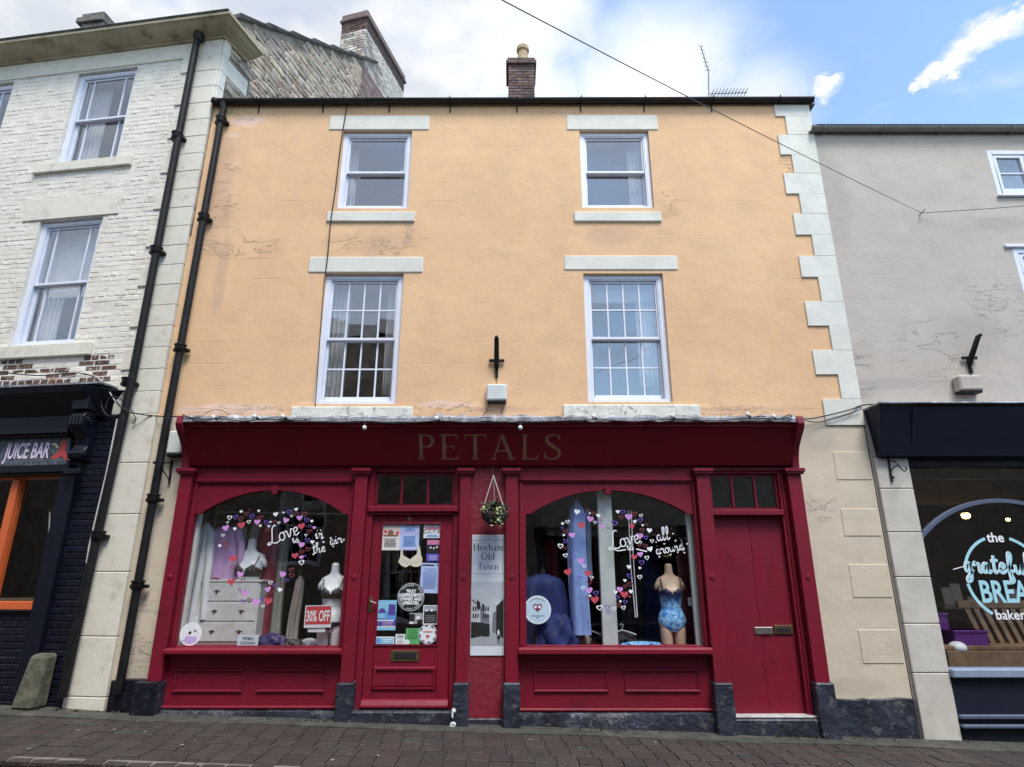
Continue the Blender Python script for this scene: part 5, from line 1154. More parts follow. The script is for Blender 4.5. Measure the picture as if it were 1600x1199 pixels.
def rect_px(px0, px1, py0, py1, Y): yc = (py0 + py1) / 2; return XP(px0, yc, Y), XP(px1, yc, Y), ZP(py1, Y), ZP(py0, Y)
YC = -.0035
def card(px0, px1, py0, py1, base, label, blocks=(), Y=None, cat='poster', name='poster', tilt=0.):
    """flat printed sheet stuck on the glass: base colour + blocks (u0,u1,v0,v1,mat)"""
    Y = (ly + .017) if Y is None else Y
    x0, x1, z0, z1 = rect_px(px0, px1, py0, py1, Y)
    t_ = thing(name, label, cat, ((x0 + x1) / 2, Y, z0), group=None)
    A = Matrix.Translation(((x0 + x1) / 2, Y, (z0 + z1) / 2)) @ Matrix.Rotation(R(tilt), 4, 'Y'); w2, h2 = (x1 - x0) / 2, (z1 - z0) / 2
    MB(A).box(-w2, w2, -.0012, 0, -h2, h2).build('sheet', base, t_)
    for k, bl in enumerate(blocks):
        u0, u1, v0, v1, m = bl[:5]; yy = -.0016 - .0004 * k
        b_ = MB(A)
        if len(bl) > 5 and bl[5] == 'o': b_.disc(-w2 + 2 * w2 * (u0 + u1) / 2, -h2 + 2 * h2 * (v0 + v1) / 2, w2 * (u1 - u0), yy, 16)
        elif len(bl) > 5 and bl[5] == 'h': b_.poly(heart_pts(-w2 + 2 * w2 * (u0 + u1) / 2, -h2 + 2 * h2 * (v0 + v1) / 2, 2 * w2 * (u1 - u0)), yy)
        else: b_.rect(-w2 + 2 * w2 * u0, -w2 + 2 * w2 * u1, -h2 + 2 * h2 * v0, -h2 + 2 * h2 * v1, yy)
        b_.build('print', m, t_, fix=False)
    return t_, A, w2, h2
def lines(u0, u1, v0, v1, n, m, seed=0):
    r = random.Random(seed); o = []
    for k in range(n):
        v = v1 - (v1 - v0) * (k + .5) / n; q = r.uniform(0, .25) * (u1 - u0); o.append((u0 + q / 2, u1 - q / 2, v - (v1 - v0) / n * .22, v + (v1 - v0) / n * .22, m))
    return o
pw = solid('paper_white', (.74, .76, .80)); plb = solid('paper_pale_blue', (.42, .52, .80)); pcream = solid('paper_cream', (.70, .66, .62)); ppink = solid('print_pink', (.55, .20, .34)); pmaroon = solid('print_maroon', (.25, .03, .05))
ppurp = solid('print_purple', (.08, .05, .28)); pblue = solid('print_blue', (.10, .28, .62)); pcyan = solid('print_cyan', (.22, .50, .70)); pgreen = solid('print_green', (.10, .38, .13)); pred = solid('print_red', (.55, .05, .05)); plil = solid('print_lilac', (.50, .40, .70))
card(595.5, 625, 817, 860, pcream, 'cream poster with red cups at the top left of the door glass', [(.0, 1, .52, 1, solid('print_blush', (.62, .50, .46))), (.14, .30, .58, .76, pred, 'o'), (.78, .94, .55, .7, pred, 'o'), (.35, .65, .54, .72, solid('print_brown', (.22, .10, .06)), 'o'), (.12, .9, .50, .56, solid('print_brown', (.22, .10, .06))), *lines(.15, .85, .12, .44, 6, m_grayink, 1)])
card(625, 655, 818, 860, plb, 'blue and lilac poster with hearts beside the cream cup poster', [(.0, 1., .60, .66, plil), (.3, .48, .86, .98, ppink, 'h'), (.55, .75, .86, .98, ppink, 'h'), *lines(.2, .8, .7, .85, 3, pblue, 2), *lines(.15, .85, .15, .55, 6, pblue, 3), (.0, 1, .0, .04, plil)])
t_, A, w2, h2 = card(662, 689, 817, 841, pw, 'white CCTV notice at the top right of the door glass', [(.42, .58, .78, .92, pblue, 'o'), (.08, .92, .56, .70, solid('print_rose', (.55, .16, .24))), (.2, .8, .14, .2, pblue), (.15, .85, .06, .11, pblue)])
text('C.C.T.V.', M0, 0, -h2 * .35, -.006, .062, m_grayink, t_, M=A, bold=.0008)
card(667, 688, 844, 877, ppurp, 'small purple flyer below the CCTV notice', [(0, 1, .78, 1, ppink), (.02, .98, .35, .76, m_ink), (.2, .34, .58, .7, pw, 'o'), (.45, .58, .56, .66, pw, 'o'), (.68, .82, .60, .72, pw, 'o'), (0, 1, 0, .33, solid('print_violet', (.10, .10, .50))), *lines(.15, .85, .05, .28, 3, plil, 5)])
t_, A, w2, h2 = card(657, 686, 880, 927, plb, 'pale blue letter sheet with a small black heart heading', [(.06, .7, .90, .95, m_ink), (.80, .92, .89, .96, m_ink, 'h'), *lines(.08, .92, .15, .84, 13, solid('print_midblue', (.22, .32, .60)), 6)], tilt=2)
card(588, 619, 938, 985, pblue, 'blue and purple festival poster at the lower left of the door glass', [(0, 1, .62, 1, pcyan), (.1, .45, .42, .80, ppurp, 'o'), (.6, .95, .5, .86, ppurp), (0, 1, .12, .35, ppurp), (.05, .45, .40, .56, pcyan), (0, 1, .0, .10, pcyan), (0, 1, .10, .13, pw), (.05, .9, .30, .34, pw), *lines(.3, .9, .14, .28, 3, plil, 8)])
card(640, 660, 958, 975, m_midink, 'small dark photograph card low on the door glass', [(.0, .4, .2, .9, m_ink), (.5, .8, .3, .8, pw, 'o'), (.6, 1, .0, .4, m_ink), (0, .3, 0, .2, pw)])
card(661, 684, 946, 976, pw, 'dark group photo poster low on the right of the door glass', [(.06, .94, .05, .95, m_ink), (.06, .94, .70, .93, solid('print_grey_sky', (.3, .34, .40))), (.15, .3, .66, .8, pw, 'o'), (.5, .66, .68, .8, pw, 'o'), *lines(.12, .88, .1, .5, 4, m_grayink, 9)])
card(634, 656, 982, 1008, pgreen, 'green notice at the foot of the door glass', [*lines(.1, .9, .35, .95, 5, solid('print_darkgreen', (.04, .20, .06)), 10), (-.1, .3, -.0, .3, pw, 'o')])
card(618, 633, 991, 1007, pw, 'tiny white card beside the green notice', [(.15, .85, .6, .9, m_midink), *lines(.15, .85, .1, .5, 3, m_midink, 12)])
card(585, 616, 995, 1008, pw, 'pale blue strip notice at the bottom left corner of the door glass', [(.05, .95, .12, .88, pcyan), (.1, .3, .25, .75, pblue, 'o'), *lines(.4, .9, .3, .8, 2, pw, 13)])
def sticker(px, py, rpx, label, Y, base, rim=None, cat='sticker'):
    X, Z = M0.pt(px, py, Y); r = rpx / 957 * (Y + CD) * 1.02
    t_ = thing('round_sticker', label, cat, (X, Y, Z)); MB().disc(X, Z, r, Y, 32, Y + .0012).build('disc', base, t_)
    if rim: MB().ring(X, Z, r * .90, r * .97, Y - .0006).build('rim', rim, t_, fix=False)
    return t_, X, Z, r
YG = ly + .015
t_, X, Z, r = sticker(642, 933, 20, 'round black sticker reading TRULY INDEPENDENTLY OWNED AND OPERATED', YG, m_ink, m_midink)
for k, s_ in enumerate(('TRULY', 'INDEPENDENTLY', 'OWNED AND', 'OPERATED')): text(s_, M0, X, Z + r * (.30 - .27 * k), YG - .001, r * .30, m_vw, t_, bold=.0022, sx_=.78)
for a in (20, 75, 110, 165, 200, 250, 290, 340): MB().ring(X, Z, r * .76, r * .85, YG - .001, a, a + 32, 5).build('print', m_midink, t_, fix=False)
t_, X, Z, r = sticker(668.5, 991, 13.5, 'round white sticker with a small red heart at the door glass corner', YG - .004, pw, m_midink)
for k in range(8): MB().ring(X, Z, r * .74, r * .93, YG - .006, k * 45, k * 45 + 22, 4).build('print', m_grayink, t_, fix=False)
MB().poly(heart_pts(X, Z - r * .25, r * .4), YG - .0065).rect(X - r * .5, X + r * .5, Z + .02, Z + .03, YG - .0065).build('print', pred, t_, fix=False)
t_, X, Z, r = sticker(298, 991, 15.5, 'round white sticker in the bottom left corner of the left display window', YD - .002, pw, m_vw)
for (dx, dz, s_) in ((-.08, .12, .13), (.34, .30, .07), (.46, .24, .06)): MB().disc(X + r * dx, Z + r * dz, r * s_, YD - .004, 12).build('print', m_grayink if s_ > .15 else m_ink, t_, fix=False)
MB().poly([(X - r * .7, Z - r * .6), (X - r * .3, Z - r * .1), (X + r * .1, Z - r * .25), (X + r * .6, Z - r * .2), (X + r * .6, Z - r * .65), (X, Z - r * .85)], YD - .0035).build('print', plil, t_, fix=False)
t_, X, Z, r = sticker(840, 953, 19.5, 'round pale blue sticker with a red heart in the right display window', YD - .002, solid('sticker_blue', (.45, .60, .72)), pw)
MB().poly(heart_pts(X, Z + r * .12, r * .72), YD - .0035).build('print', solid('dark_heart', (.20, .01, .03)), t_, fix=False)
MB().disc(X - r * .15, Z + r * .2, r * .11, YD - .0045, 12).disc(X + r * .15, Z + r * .2, r * .11, YD - .0045, 12).build('print', pw, t_, fix=False)
for k, (a, c_) in enumerate(((-.55, .12), (-.42, .5))): MB().rect(X - r * c_, X + r * c_, Z + r * a - .004, Z + r * a + .004, YD - .0035).build('print', m_grayink, t_, fix=False)
MB().ring(X, Z, r * .74, r * .82, YD - .0035, 45, 135, 8).build('print', m_midink, t_, fix=False)
# bra shaped OPEN sign
bt = thing('hanging_sign', 'cream bra shaped sign hung inside the shop door glass', 'sign', tuple(W(641, 886, YG)))
def bp_(px, py): return M0.pt(px, py, YG - .004)
MB().prism([bp_(*q) for q in ((622, 878), (625, 872), (626, 862), (627, 858), (629, 858), (630, 868), (640, 874), (641, 874), (651, 866), (653, 854), (655, 852), (657, 860), (658, 868), (660, 873), (659, 883), (653, 886), (646, 886), (641, 883), (634, 887), (627, 884))], YG - .006, YG - .002).build('panel', solid('cream_felt', (.62, .58, .46)), bt, bev=.001)
MB().ribbon([bp_(*q) for q in ((629, 880), (633, 876), (636, 881), (639, 877), (643, 881), (646, 877), (650, 881), (653, 877))], .005, YG - .0075).build('lettering', m_midink, bt, fix=False)

# Hexham Old Town sign
YH = -.066; x0, x1, z0, z1 = (XP(736, 930, YH)), XP(788, 930, YH), ZP(1025, YH), ZP(836, YH)
hs = thing('town_sign', 'tall white Hexham Old Town sign with a black and white street photograph', 'sign', ((x0 + x1) / 2, YH, z0))
m_hsky = mat('print_sky', (.52, .56, .60), (.40, .44, .48), 3.5, .4); ps = solid('sign_white', (.64, .69, .76), .35)
MB().box(x0, x1, YH, YH + .01, z0, z1).build('board', ps, hs, bev=.004)
HW, HH = x1 - x0, z1 - z0
def hp(u, v, k=1): return (x0 + HW * u, z0 + HH * v)
def hpoly(pts, m, k): MB().poly([hp(*q) for q in pts], YH - .0008 * k).build('print', m, hs, fix=False)
hpoly([(.02, .08), (.98, .08), (.98, .60), (.02, .60)], m_hsky, 1)
hpoly([(.02, .08), (.98, .08), (.98, .155), (.60, .185), (.45, .185), (.02, .15)], m_midink, 2)
hpoly([(.02, .46), (.30, .40), (.45, .34), (.55, .32), (.57, .18), (.02, .15)], m_grayink, 3)
hpoly([(.02, .44), (.28, .385), (.30, .18), (.02, .17)], solid('print_pale', (.46, .48, .50)), 4)
hpoly([(.02, .27), (.30, .265), (.57, .25), (.57, .17), (.02, .14)], m_ink, 5)
hpoly([(.98, .46), (.82, .41), (.76, .40), (.76, .17), (.98, .14)], m_ink, 3)
hpoly([(.76, .36), (.66, .34), (.64, .19), (.76, .18)], m_grayink, 4)
hpoly([(.18, .45), (.28, .43), (.28, .37), (.18, .38)], m_ink, 5); hpoly([(.34, .42), (.41, .41), (.41, .36), (.34, .36)], m_ink, 5)
for u in (.06, .13, .20, .36, .43, .50):
    for v in (.30, .36): hpoly([(u, v), (u + .04, v), (u + .04, v + .035), (u, v + .035)], m_ink, 6)
hpoly([(.38, .155), (.56, .155), (.58, .185), (.54, .215), (.42, .215), (.36, .18)], m_ink, 7)
hpoly([(.80, .20), (.86, .20), (.90, .16), (.86, .10), (.82, .10), (.79, .15)], m_grayink, 7); MB().disc(*hp(.84, .145), HW * .05, YH - .0064, 14).build('print', m_ink, hs, fix=False)
hpoly([(.80, .17), (.85, .17), (.85, .205), (.81, .205)], pw, 9)
for v in (.953, .665): MB().rect(*[hp(.03, 0)[0], hp(.97, 0)[0]], hp(0, v)[1] - .002, hp(0, v)[1] + .002, YH - .001).build('print', m_grayink, hs, fix=False)
cap = HH * .060
for s_, v, wfac in (('Hexham', .865, .93), ('Old', .785, .42), ('Town', .700, .66)):
    Wt = sum(SER[c][1] + .06 for c in s_) - .06; serif(s_, Matrix.Identity(4), (x0 + x1) / 2, z0 + HH * v, YH - .001, cap, m_ink, hs, sx_=HW * wfac / (Wt * cap))

# ================================================================== display contents
def torso(cx, cy, zb, h, m, kind, label, lean=0., legs=True, sc_=1.):
    """mannequin torso from lofted sections; kind selects lower end: 'half' ends below the bust"""
    t_ = thing('mannequin', label, 'mannequin', (cx, cy, zb))
    S = h / (.84 if kind == 'half' else (1.00 if legs else .84))
    if kind == 'half': S = h / .46
    prof_ = [(.00, .110, .090), (.05, .165, .112), (.12, .178, .118), (.20, .160, .105), (.29, .122, .083), (.37, .132, .088), (.44, .148, .095), (.50, .158, .100), (.56, .162, .096), (.61, .170, .082), (.645, .168, .066), (.67, .125, .058), (.69, .075, .054), (.72, .056, .052), (.78, .050, .050), (.83, .047, .047), (.84, .030, .030)]
    if kind == 'half': prof_ = [p for p in prof_ if p[0] >= .37]; z00 = .37
    else: z00 = 0.
    lift = (.16 if legs and kind != 'half' else 0)
    def interp(z):
        for i in range(len(prof_) - 1):
            if prof_[i][0] <= z <= prof_[i + 1][0]:
                f = (z - prof_[i][0]) / (prof_[i + 1][0] - prof_[i][0]); f = f * f * (3 - 2 * f) * .5 + f * .5
                return tuple(prof_[i][k] + (prof_[i + 1][k] - prof_[i][k]) * f for k in (1, 2))
        return prof_[-1][1:]
    NZ = 46; NA = 40
    def surf(zz, a, off=0.):
        rx, ry = interp(zz); x = (rx + off) * math.cos(a); y = (ry + off) * math.sin(a)
        if math.sin(a) < .3:
            bst = sum(.062 * math.exp(-((x - sx_ * .072) ** 2 + (zz - .475) ** 2 * (.7 if zz < .475 else .55) ** 0) / (2 * .045 ** 2)) for sx_ in (-1, 1)); y -= bst * max(0, min(1, .5 - math.sin(a)))
            y -= .012 * math.exp(-((zz - .16) ** 2) / .006) * max(0, -math.sin(a))
        return (cx + x * S * sc_, cy + y * S * sc_, zb + (zz - z00 + lift) * S)
    zs_ = [z00 + (.84 - z00) * i / NZ for i in range(NZ + 1)]
    b_ = MB().loft([[surf(z, 2 * math.pi * k / NA) for k in range(NA)] for z in zs_])
    for sx_ in (-1, 1):     # arm stumps and thighs
        b_.loft([[(cx + sx_ * (.10 + .095 * f) * S * sc_, cy + .052 * S * q * math.cos(2 * math.pi * k / 12), zb + (.60 - z00 + lift - .055 * f * f + .056 * q * math.sin(2 * math.pi * k / 12)) * S) for k in range(12)] for f, q in ((0, 1.), (.4, 1.02), (.8, .92), (1., .72), (1.05, .4))])
        if lift: b_.loft([[(cx + (sx_ * .083 + (.082 * g_) * math.cos(2 * math.pi * k / 16)) * S, cy + .095 * g_ * S * math.sin(2 * math.pi * k / 16), zb + zz * S) for k in range(16)] for zz, g_ in ((.0, .88), (.08, .93), (.16, 1.), (.24, .95), (.28, .6))])
    bd = b_.build('body', m, t_, smooth=True)
    return t_, surf, S, z00, zs_, NA
def cloth_on(t_, surf, zs_, NA, pred_, m, nm, off=.006):
    b_ = MB()
    for i in range(len(zs_) - 1):
        for k in range(NA * 2):
            a0, a1 = math.pi * k / NA, math.pi * (k + 1) / NA; am = (a0 + a1) / 2; zm_ = (zs_[i] + zs_[i + 1]) / 2
            if pred_(zm_, am): b_.quad(surf(zs_[i], a0, off), surf(zs_[i], a1, off), surf(zs_[i + 1], a1, off), surf(zs_[i + 1], a0, off))
    return b_.build(nm, m, t_, smooth=True, fix=False)
def bra(t_, surf, zs_, NA, m, strapm):
    def pr(z, a):
        c_, s_ = math.cos(a), math.sin(a)
        if s_ > -.15: return .425 < z < .46
        xx = abs(c_) * .158; top = .54 - abs(xx - .078) * .75
        if xx < .014: top = .45
        return .405 < z < top
    cloth_on(t_, surf, zs_, NA, pr, m, 'bra', .007)
    for sx_ in (-1, 1):
        a_of = lambda f: -math.pi / 2 + sx_ * (.62 + .16 * f)
        p = [surf(.49 + .155 * f, a_of(f), .010) for f in [q / 8 for q in range(9)]]; MB().tube(p, .005, 5).build('strap', strapm, t_)
YM = .30
def stand(px, pytop, pybot, Y): return XP(px, (pytop + pybot) / 2, Y), ZP(pybot, Y), ZP(pytop, Y) - ZP(pybot, Y)
# chest of drawers (turned a little)
cdY = .30; cx0_, cx1_ = XP(311, 955, cdY), XP(403, 955, cdY); cz0_, cz1_ = dw1[2] - .02, ZP(906, cdY); cd = thing('chest_of_drawers', 'distressed white chest of three drawers with bronze handles in the left window', 'chest of drawers', ((cx0_ + cx1_) / 2, cdY, cz0_), 0)
m_cdw = mat('distressed_white', (.66, .67, .66), (.56, .56, .54), 8., .6, dirt=((.30, .26, .2), 14., .35))
MB().box(cx0_, cx1_, cdY, cdY + .28, cz0_, cz1_ - .03).build('carcass', m_cdw, cd, bev=.004); MB().box(cx0_ - .015, cx1_ + .015, cdY - .02, cdY + .29, cz1_ - .028, cz1_).build('top', m_cdw, cd, bev=.006)
dh = (cz1_ - .03 - cz0_ - .03) / 3
for k in range(3):
    a = cz0_ + .03 + dh * k; dr = MB().box(cx0_ + .025, cx1_ - .025, cdY - .014, cdY + .01, a + .012, a + dh - .002).build('drawer', m_cdw, cd, bev=.005)
    for f in (.27, .73):
        X = cx0_ + (cx1_ - cx0_) * f; Z = a + dh * .55; MB().ell((X, cdY - .026, Z), (.014, .012, .012), 8, 6).box(X - .035, X + .035, cdY - .018, cdY - .014, Z - .004, Z + .006).box(X - .015, X + .015, cdY - .018, cdY - .0145, Z - .018, Z + .016).build('handle', m_brass, dr)
X, Z, h = stand(390, 843, 906, .42)
t1 = torso(X, .44, cz1_ + .001, ZP(843, .42) - cz1_, m_mann, 'half', 'white half torso mannequin in a black lace bra standing on the chest of drawers')
bra(t1[0], t1[1], t1[4], t1[5], m_lace, m_blackcloth)
X, Z, h = stand(519, 877, 1008, .22)
t2 = torso(X, .24, dw1[2] - .02, ZP(877, .22) - dw1[2], m_mann, 'full', 'white torso mannequin in black lace bra and briefs behind the discount sign')
bra(t2[0], t2[1], t2[4], t2[5], m_lace, m_blackcloth)
cloth_on(t2[0], t2[1], t2[4], t2[5], lambda z, a: .03 < z < .13 and not (z < .03 + abs(math.cos(a)) * .09), m_blackcloth, 'briefs')
m_tiedye, t__, b__ = newmat('tie_dye_swimsuit'); g__ = t__.n('ShaderNodeNewGeometry').outputs['Position']
zsw = t__.sep(g__)[2]; sw = dw2[2]
n__ = t__.noise(g__, 22., 5, .65, .6); c__ = t__.mix(t__.ss(n__, .40, .62), (.05, .22, .62), (.35, .66, .88)); c__ = t__.mix(t__.ss(n__, .28, .36, 1., 0.), c__, (.02, .05, .26))
X3, Z3, h3 = stand(1049, 881, 1010, .28); zn_ = dw2[2] - .02
S3 = ZP(881, .28) - zn_
zd_ = zn_ + S3 * (.44 + .16)
c__ = t__.mix(t__.ss(t__.m('ADD', zsw, t__.m('MULTIPLY', n__, .10)), zd_ - .02, zd_ + .09), c__, (.018, .022, .09)); finish(None, t__, b__, c__, t__.bump(t__.noise(g__, 60., 3, .5), .2, .002), .55)
t3 = torso(X3, .30, zn_, S3, m_skin, 'full', 'tan torso mannequin in a blue tie-dye swimsuit in the right window')
def sw_pred(z, a):
    c_, s_ = math.cos(a), math.sin(a); xx = abs(c_)
    if z < .13: return z > -.01 + xx * xx * .15
    top = .53 - abs(xx * .158 - .08) * .6
    if xx * .158 < .03 and s_ < 0: top = .455 + xx * .25
    if s_ > -.1: top = .42
    return z < top
cloth_on(t3[0], t3[1], t3[4], t3[5], sw_pred, m_tiedye, 'swimsuit', .006)
for sx_ in (-1, 1):
    p = [t3[1](.50 + .155 * f, -math.pi / 2 + sx_ * (.72 + .10 * f), .010) for f in [q / 8 for q in range(9)]]; MB().tube(p, .006, 5).build('strap', m_blackcloth, t3[0])
tg = card(1075, 1083, 934, 947, pw, 'small white price tag beside the tie-dye swimsuit', [(.2, .8, .5, .6, m_grayink)], Y=.22, cat='price tag', name='price_tag')
# hanging garments
def garment(px, Y, pytop, pybot, wpx, m, label, folds=5, sleeve=False, depth=.16, seed=0, flare=1.2, group='clothes hanging on the rail in the left window'):
    X = XP(px, pytop, Y); zt_, zb_ = ZP(pytop, Y), ZP(pybot, Y); hw = wpx / 957 * (Y + CD) / 2; r = random.Random(seed)
    t_ = thing('garment', label, 'garment', (X, Y, zb_), group=group); N = 56; rings = []; ph = r.uniform(0, 6)
    for k in range(15):
        f = k / 14; z = zt_ + (zb_ - zt_) * f; sh = min(1, .25 + .75 * min(1, f / .10) ** .6); sh *= (1 + (flare - 1) * f)
        row = []
        for i in range(N):
            a = 2 * math.pi * i / N; am = 1 + .16 * min(1, f * 2) * math.sin(folds * a + ph + f * 1.3) + .05 * math.sin(folds * 2.3 * a + 2 * ph)
            row.append((X + hw * sh * am * math.cos(a) + .015 * math.sin(f * 4 + ph), Y + depth / 2 * sh * am * math.sin(a), z))
        rings.append(row)
    MB().loft(rings).build('cloth', m, t_, smooth=True)
    if sleeve:
        for sx_ in (-1, 1):
            p = [(X + sx_ * hw * .75, Y - .02, zt_ - (zt_ - zb_) * .10), (X + sx_ * hw * 1.2, Y - .05, zt_ - (zt_ - zb_) * .35), (X + sx_ * hw * 1.35, Y - .07, zt_ - (zt_ - zb_) * .62), (X + sx_ * hw * 1.5, Y - .06, zt_ - (zt_ - zb_) * .9)]
            MB().tube(spline(p, 4), [.055 - .0015 * q for q in range(13)], 9).build('sleeve', m, t_, smooth=True)
    MB().tube([(X, Y, zt_ - .01), (X, Y, zt_ + .05), (X + .02, Y, zt_ + .075), (X + .035, Y, zt_ + .055)], .004, 5).build('hanger_hook', m_chrome, t_)
    return t_
ra = thing('clothes_rail', 'white clothes rail behind the chest of drawers', 'clothes rail', tuple(W(340, 1005, .75)))
MB().tube([W(338, 800, .70), W(548, 803, .95)], .012, 8).tube([W(338, 800, .70), Vector((W(338, 800, .70).x, .70, dw1[2] - .02))], .014, 8).tube([W(548, 803, .95), Vector((W(548, 803, .95).x, .95, dw1[2] - .02))], .014, 8).build('frame', m_plasticw, ra, smooth=True)
m_gw = mat('white_shirt_cloth', (.78, .80, .80), None, 6., .9); m_gp = mat('lilac_cloth', (.62, .40, .66), (.52, .32, .56), 6., .9); m_gg = mat('sage_cloth', (.36, .37, .32), None, 6., .9); m_gc = mat('stone_cloth', (.42, .38, .34), None, 6., .9); m_gm = mat('maroon_cloth', (.24, .03, .05), None, 6., .9); m_gk = mat('charcoal_cloth', (.03, .03, .035), None, 6., .9)
garment(322, .36, 818, 985, 26, m_gw, 'white long sleeved shirt hanging at the left end of the rail', sleeve=True, seed=1)
garment(356, .44, 822, 906, 44, m_gp, 'lilac blouse hanging above the chest of drawers', sleeve=True, seed=2)
garment(374, .62, 815, 985, 24, m_gg, 'sage top hanging on the rail behind the lace mannequin', seed=3)
garment(390, .82, 815, 990, 22, m_gk, 'charcoal top hanging on the rail', seed=4)
garment(404, .66, 812, 985, 20, m_gc, 'stone coloured cardigan hanging on the rail beside the maroon dress', seed=5)
garment(424, .58, 815, 1006, 30, m_gm, 'long maroon dress hanging near the middle of the rail', seed=6, flare=1.0)
garment(448, .66, 820, 1000, 14, m_gg, 'narrow sage dress hanging right of the maroon dress', seed=7)
garment(468, .6, 900, 1006, 12, m_gc, 'stone coloured scarf hanging low on the rail', seed=8)
# robe in right window
m_rb = mat('pale_blue_satin', (.30, .42, .78), (.22, .33, .66), 5., .45)
garment(901, .22, 783, 992, 26, m_rb, 'long pale blue satin robe hanging in the right window', seed=12, folds=4, flare=1.05, depth=.14, group='garments in the right window')
garment(915, .30, 790, 900, 12, solid('grey_blue_satin', (.16, .23, .36)), 'grey blue satin slip hanging behind the pale blue robe', seed=13, group='garments in the right window')
m_navyc = mat('navy_cloth', (.006, .014, .085), (.012, .03, .15), 9., .8, (10., .5, .012)); 
def heap(px, Y, py0, py1, wpx, m, label, seed=0, cat='clothes', bot=None, dep=.35):
    X = XP(px, (py0 + py1) / 2, Y); zt_, zb_ = ZP(py0, Y), (bot if bot is not None else ZP(py1, Y)); hw = wpx / 957 * (Y + CD) / 2; r = random.Random(seed); N = 40; rings = []
    for k in range(11):
        f = k / 10; q = math.sqrt(max(0, 1 - (f) ** 2.2)); row = []
        for i in range(N):
            a = 2 * math.pi * i / N; am = (q + .03) * (1 + .12 * math.sin(5 * a + 6 * f + seed) + .08 * math.sin(9 * a - 9 * f + seed * 2) + .04 * r.uniform(-1, 1))
            row.append((X + hw * am * math.cos(a), Y + dep / 2 * am * math.sin(a), zb_ + (zt_ - zb_) * f))
        rings.append(row)
    return tag(MB().loft(rings).build('folded_clothes', m, None, smooth=True), label, cat)
garment(846, .30, 897, 1008, 56, m_navyc, 'dark navy dress draped at the left of the right window', seed=14, folds=8, flare=1.35, depth=.3, group='garments in the right window')
heap(868, .22, 955, 1008, 58, m_navyc, 'heap of crumpled navy cloth on the right window floor', 3, bot=dw2[2] - .02)
heap(425, .20, 989, 1008, 44, solid('dark_violet_cloth', (.035, .02, .09)), 'small dark violet pile beside the white name card', 4, bot=dw1[2] - .02, dep=.2)
heap(460, .25, 998, 1008, 30, m_lace, 'crumpled lace pieces on the left window floor', 6, bot=dw1[2] - .02, dep=.2)
heap(484, .28, 997, 1008, 26, m_gw, 'crumpled white underwear on the left window floor', 8, bot=dw1[2] - .02, dep=.2)
heap(1003, .20, 1002, 1010, 56, m_tiedye, 'folded blue tie-dye cloth at the foot of the swimsuit mannequin', 9, bot=dw2[2] - .02, dep=.2)
heap(337, .40, 902, 907, 30, pmaroon, 'folded dark maroon scarf on the chest of drawers', 10, bot=cz1_, dep=.12)
heap(960, .5, 985, 1008, 56, m_gk, 'charcoal clothes on hangers low behind the window post', 11, bot=dw2[2] - .02)
heap(908, .4, 985, 1009, 26, m_gc, 'crumpled stone coloured cloth behind the blue robe hem', 12, bot=dw2[2] - .02, dep=.2)
def hanger(px, py, Y, wpx, label):
    c_ = W(px, py, Y); hw = wpx / 957 * (Y + CD) / 2
    tag(MB().tube([c_ + Vector((-hw, 0, -.05)), c_ + Vector((-hw * .5, 0, -.02)), c_, c_ + Vector((hw * .5, 0, -.02)), c_ + Vector((hw, 0, -.05))], .009, 6).tube([c_, c_ + Vector((0, 0, .03)), c_ + Vector((.02, 0, .055)), c_ + Vector((-.005, 0, .075)), c_ + Vector((-.025, 0, .055))], .005, 5).build('hanger', m_plasticw, None), label, 'hanger')
hanger(920, 985, .35, 34, 'white hanger left of the window post'); hanger(972, 985, .4, 40, 'white hanger right of the window post')
rbn = thing('ribbon_strap', 'long white ribbon loop hanging beside the right window post', 'ribbon', tuple(W(990, 960, .15)))
MB().tube([W(982, 798, .15), W(985, 880, .15), W(993, 965, .15), W(996, 964, .15), W(990, 880, .15), W(986, 798, .15)], .006, 5).build('loop', m_vw, rbn)
lad = thing('wooden_rack', 'small pale wooden rack behind the round blue sticker', 'rack', tuple(W(838, 1008, .45)))
for px in (824, 850): MB().tube([W(px, 890, .5), Vector((W(px, 1008, .5).x, .5, dw2[2] - .02))], .010, 6).build('upright', m_wood, lad)
for py in (905, 950, 990): MB().tube([W(824, py, .5), W(850, py, .5)], .008, 6).build('rung', m_wood, lad)
# dark stock behind, both windows
for i, (px, Y, y0, y1, wp, m) in enumerate(((838, .9, 850, 1000, 30, m_gk), (858, 1.0, 840, 1000, 20, m_gm), (985, 1.3, 860, 1010, 30, m_gk), (1012, 1.3, 855, 1010, 30, m_navyc), (1070, 1.0, 850, 1005, 22, m_gm))):
    garment(px, Y, y0, y1, wp, m, ('charcoal coat deep at the left of the right window', 'maroon top deep behind the navy dress', 'charcoal coat deep behind the white ribbon', 'navy dress deep behind the swimsuit mannequin', 'maroon dress deep at the right of the right window')[i], seed=20 + i, group='garments in the right window')
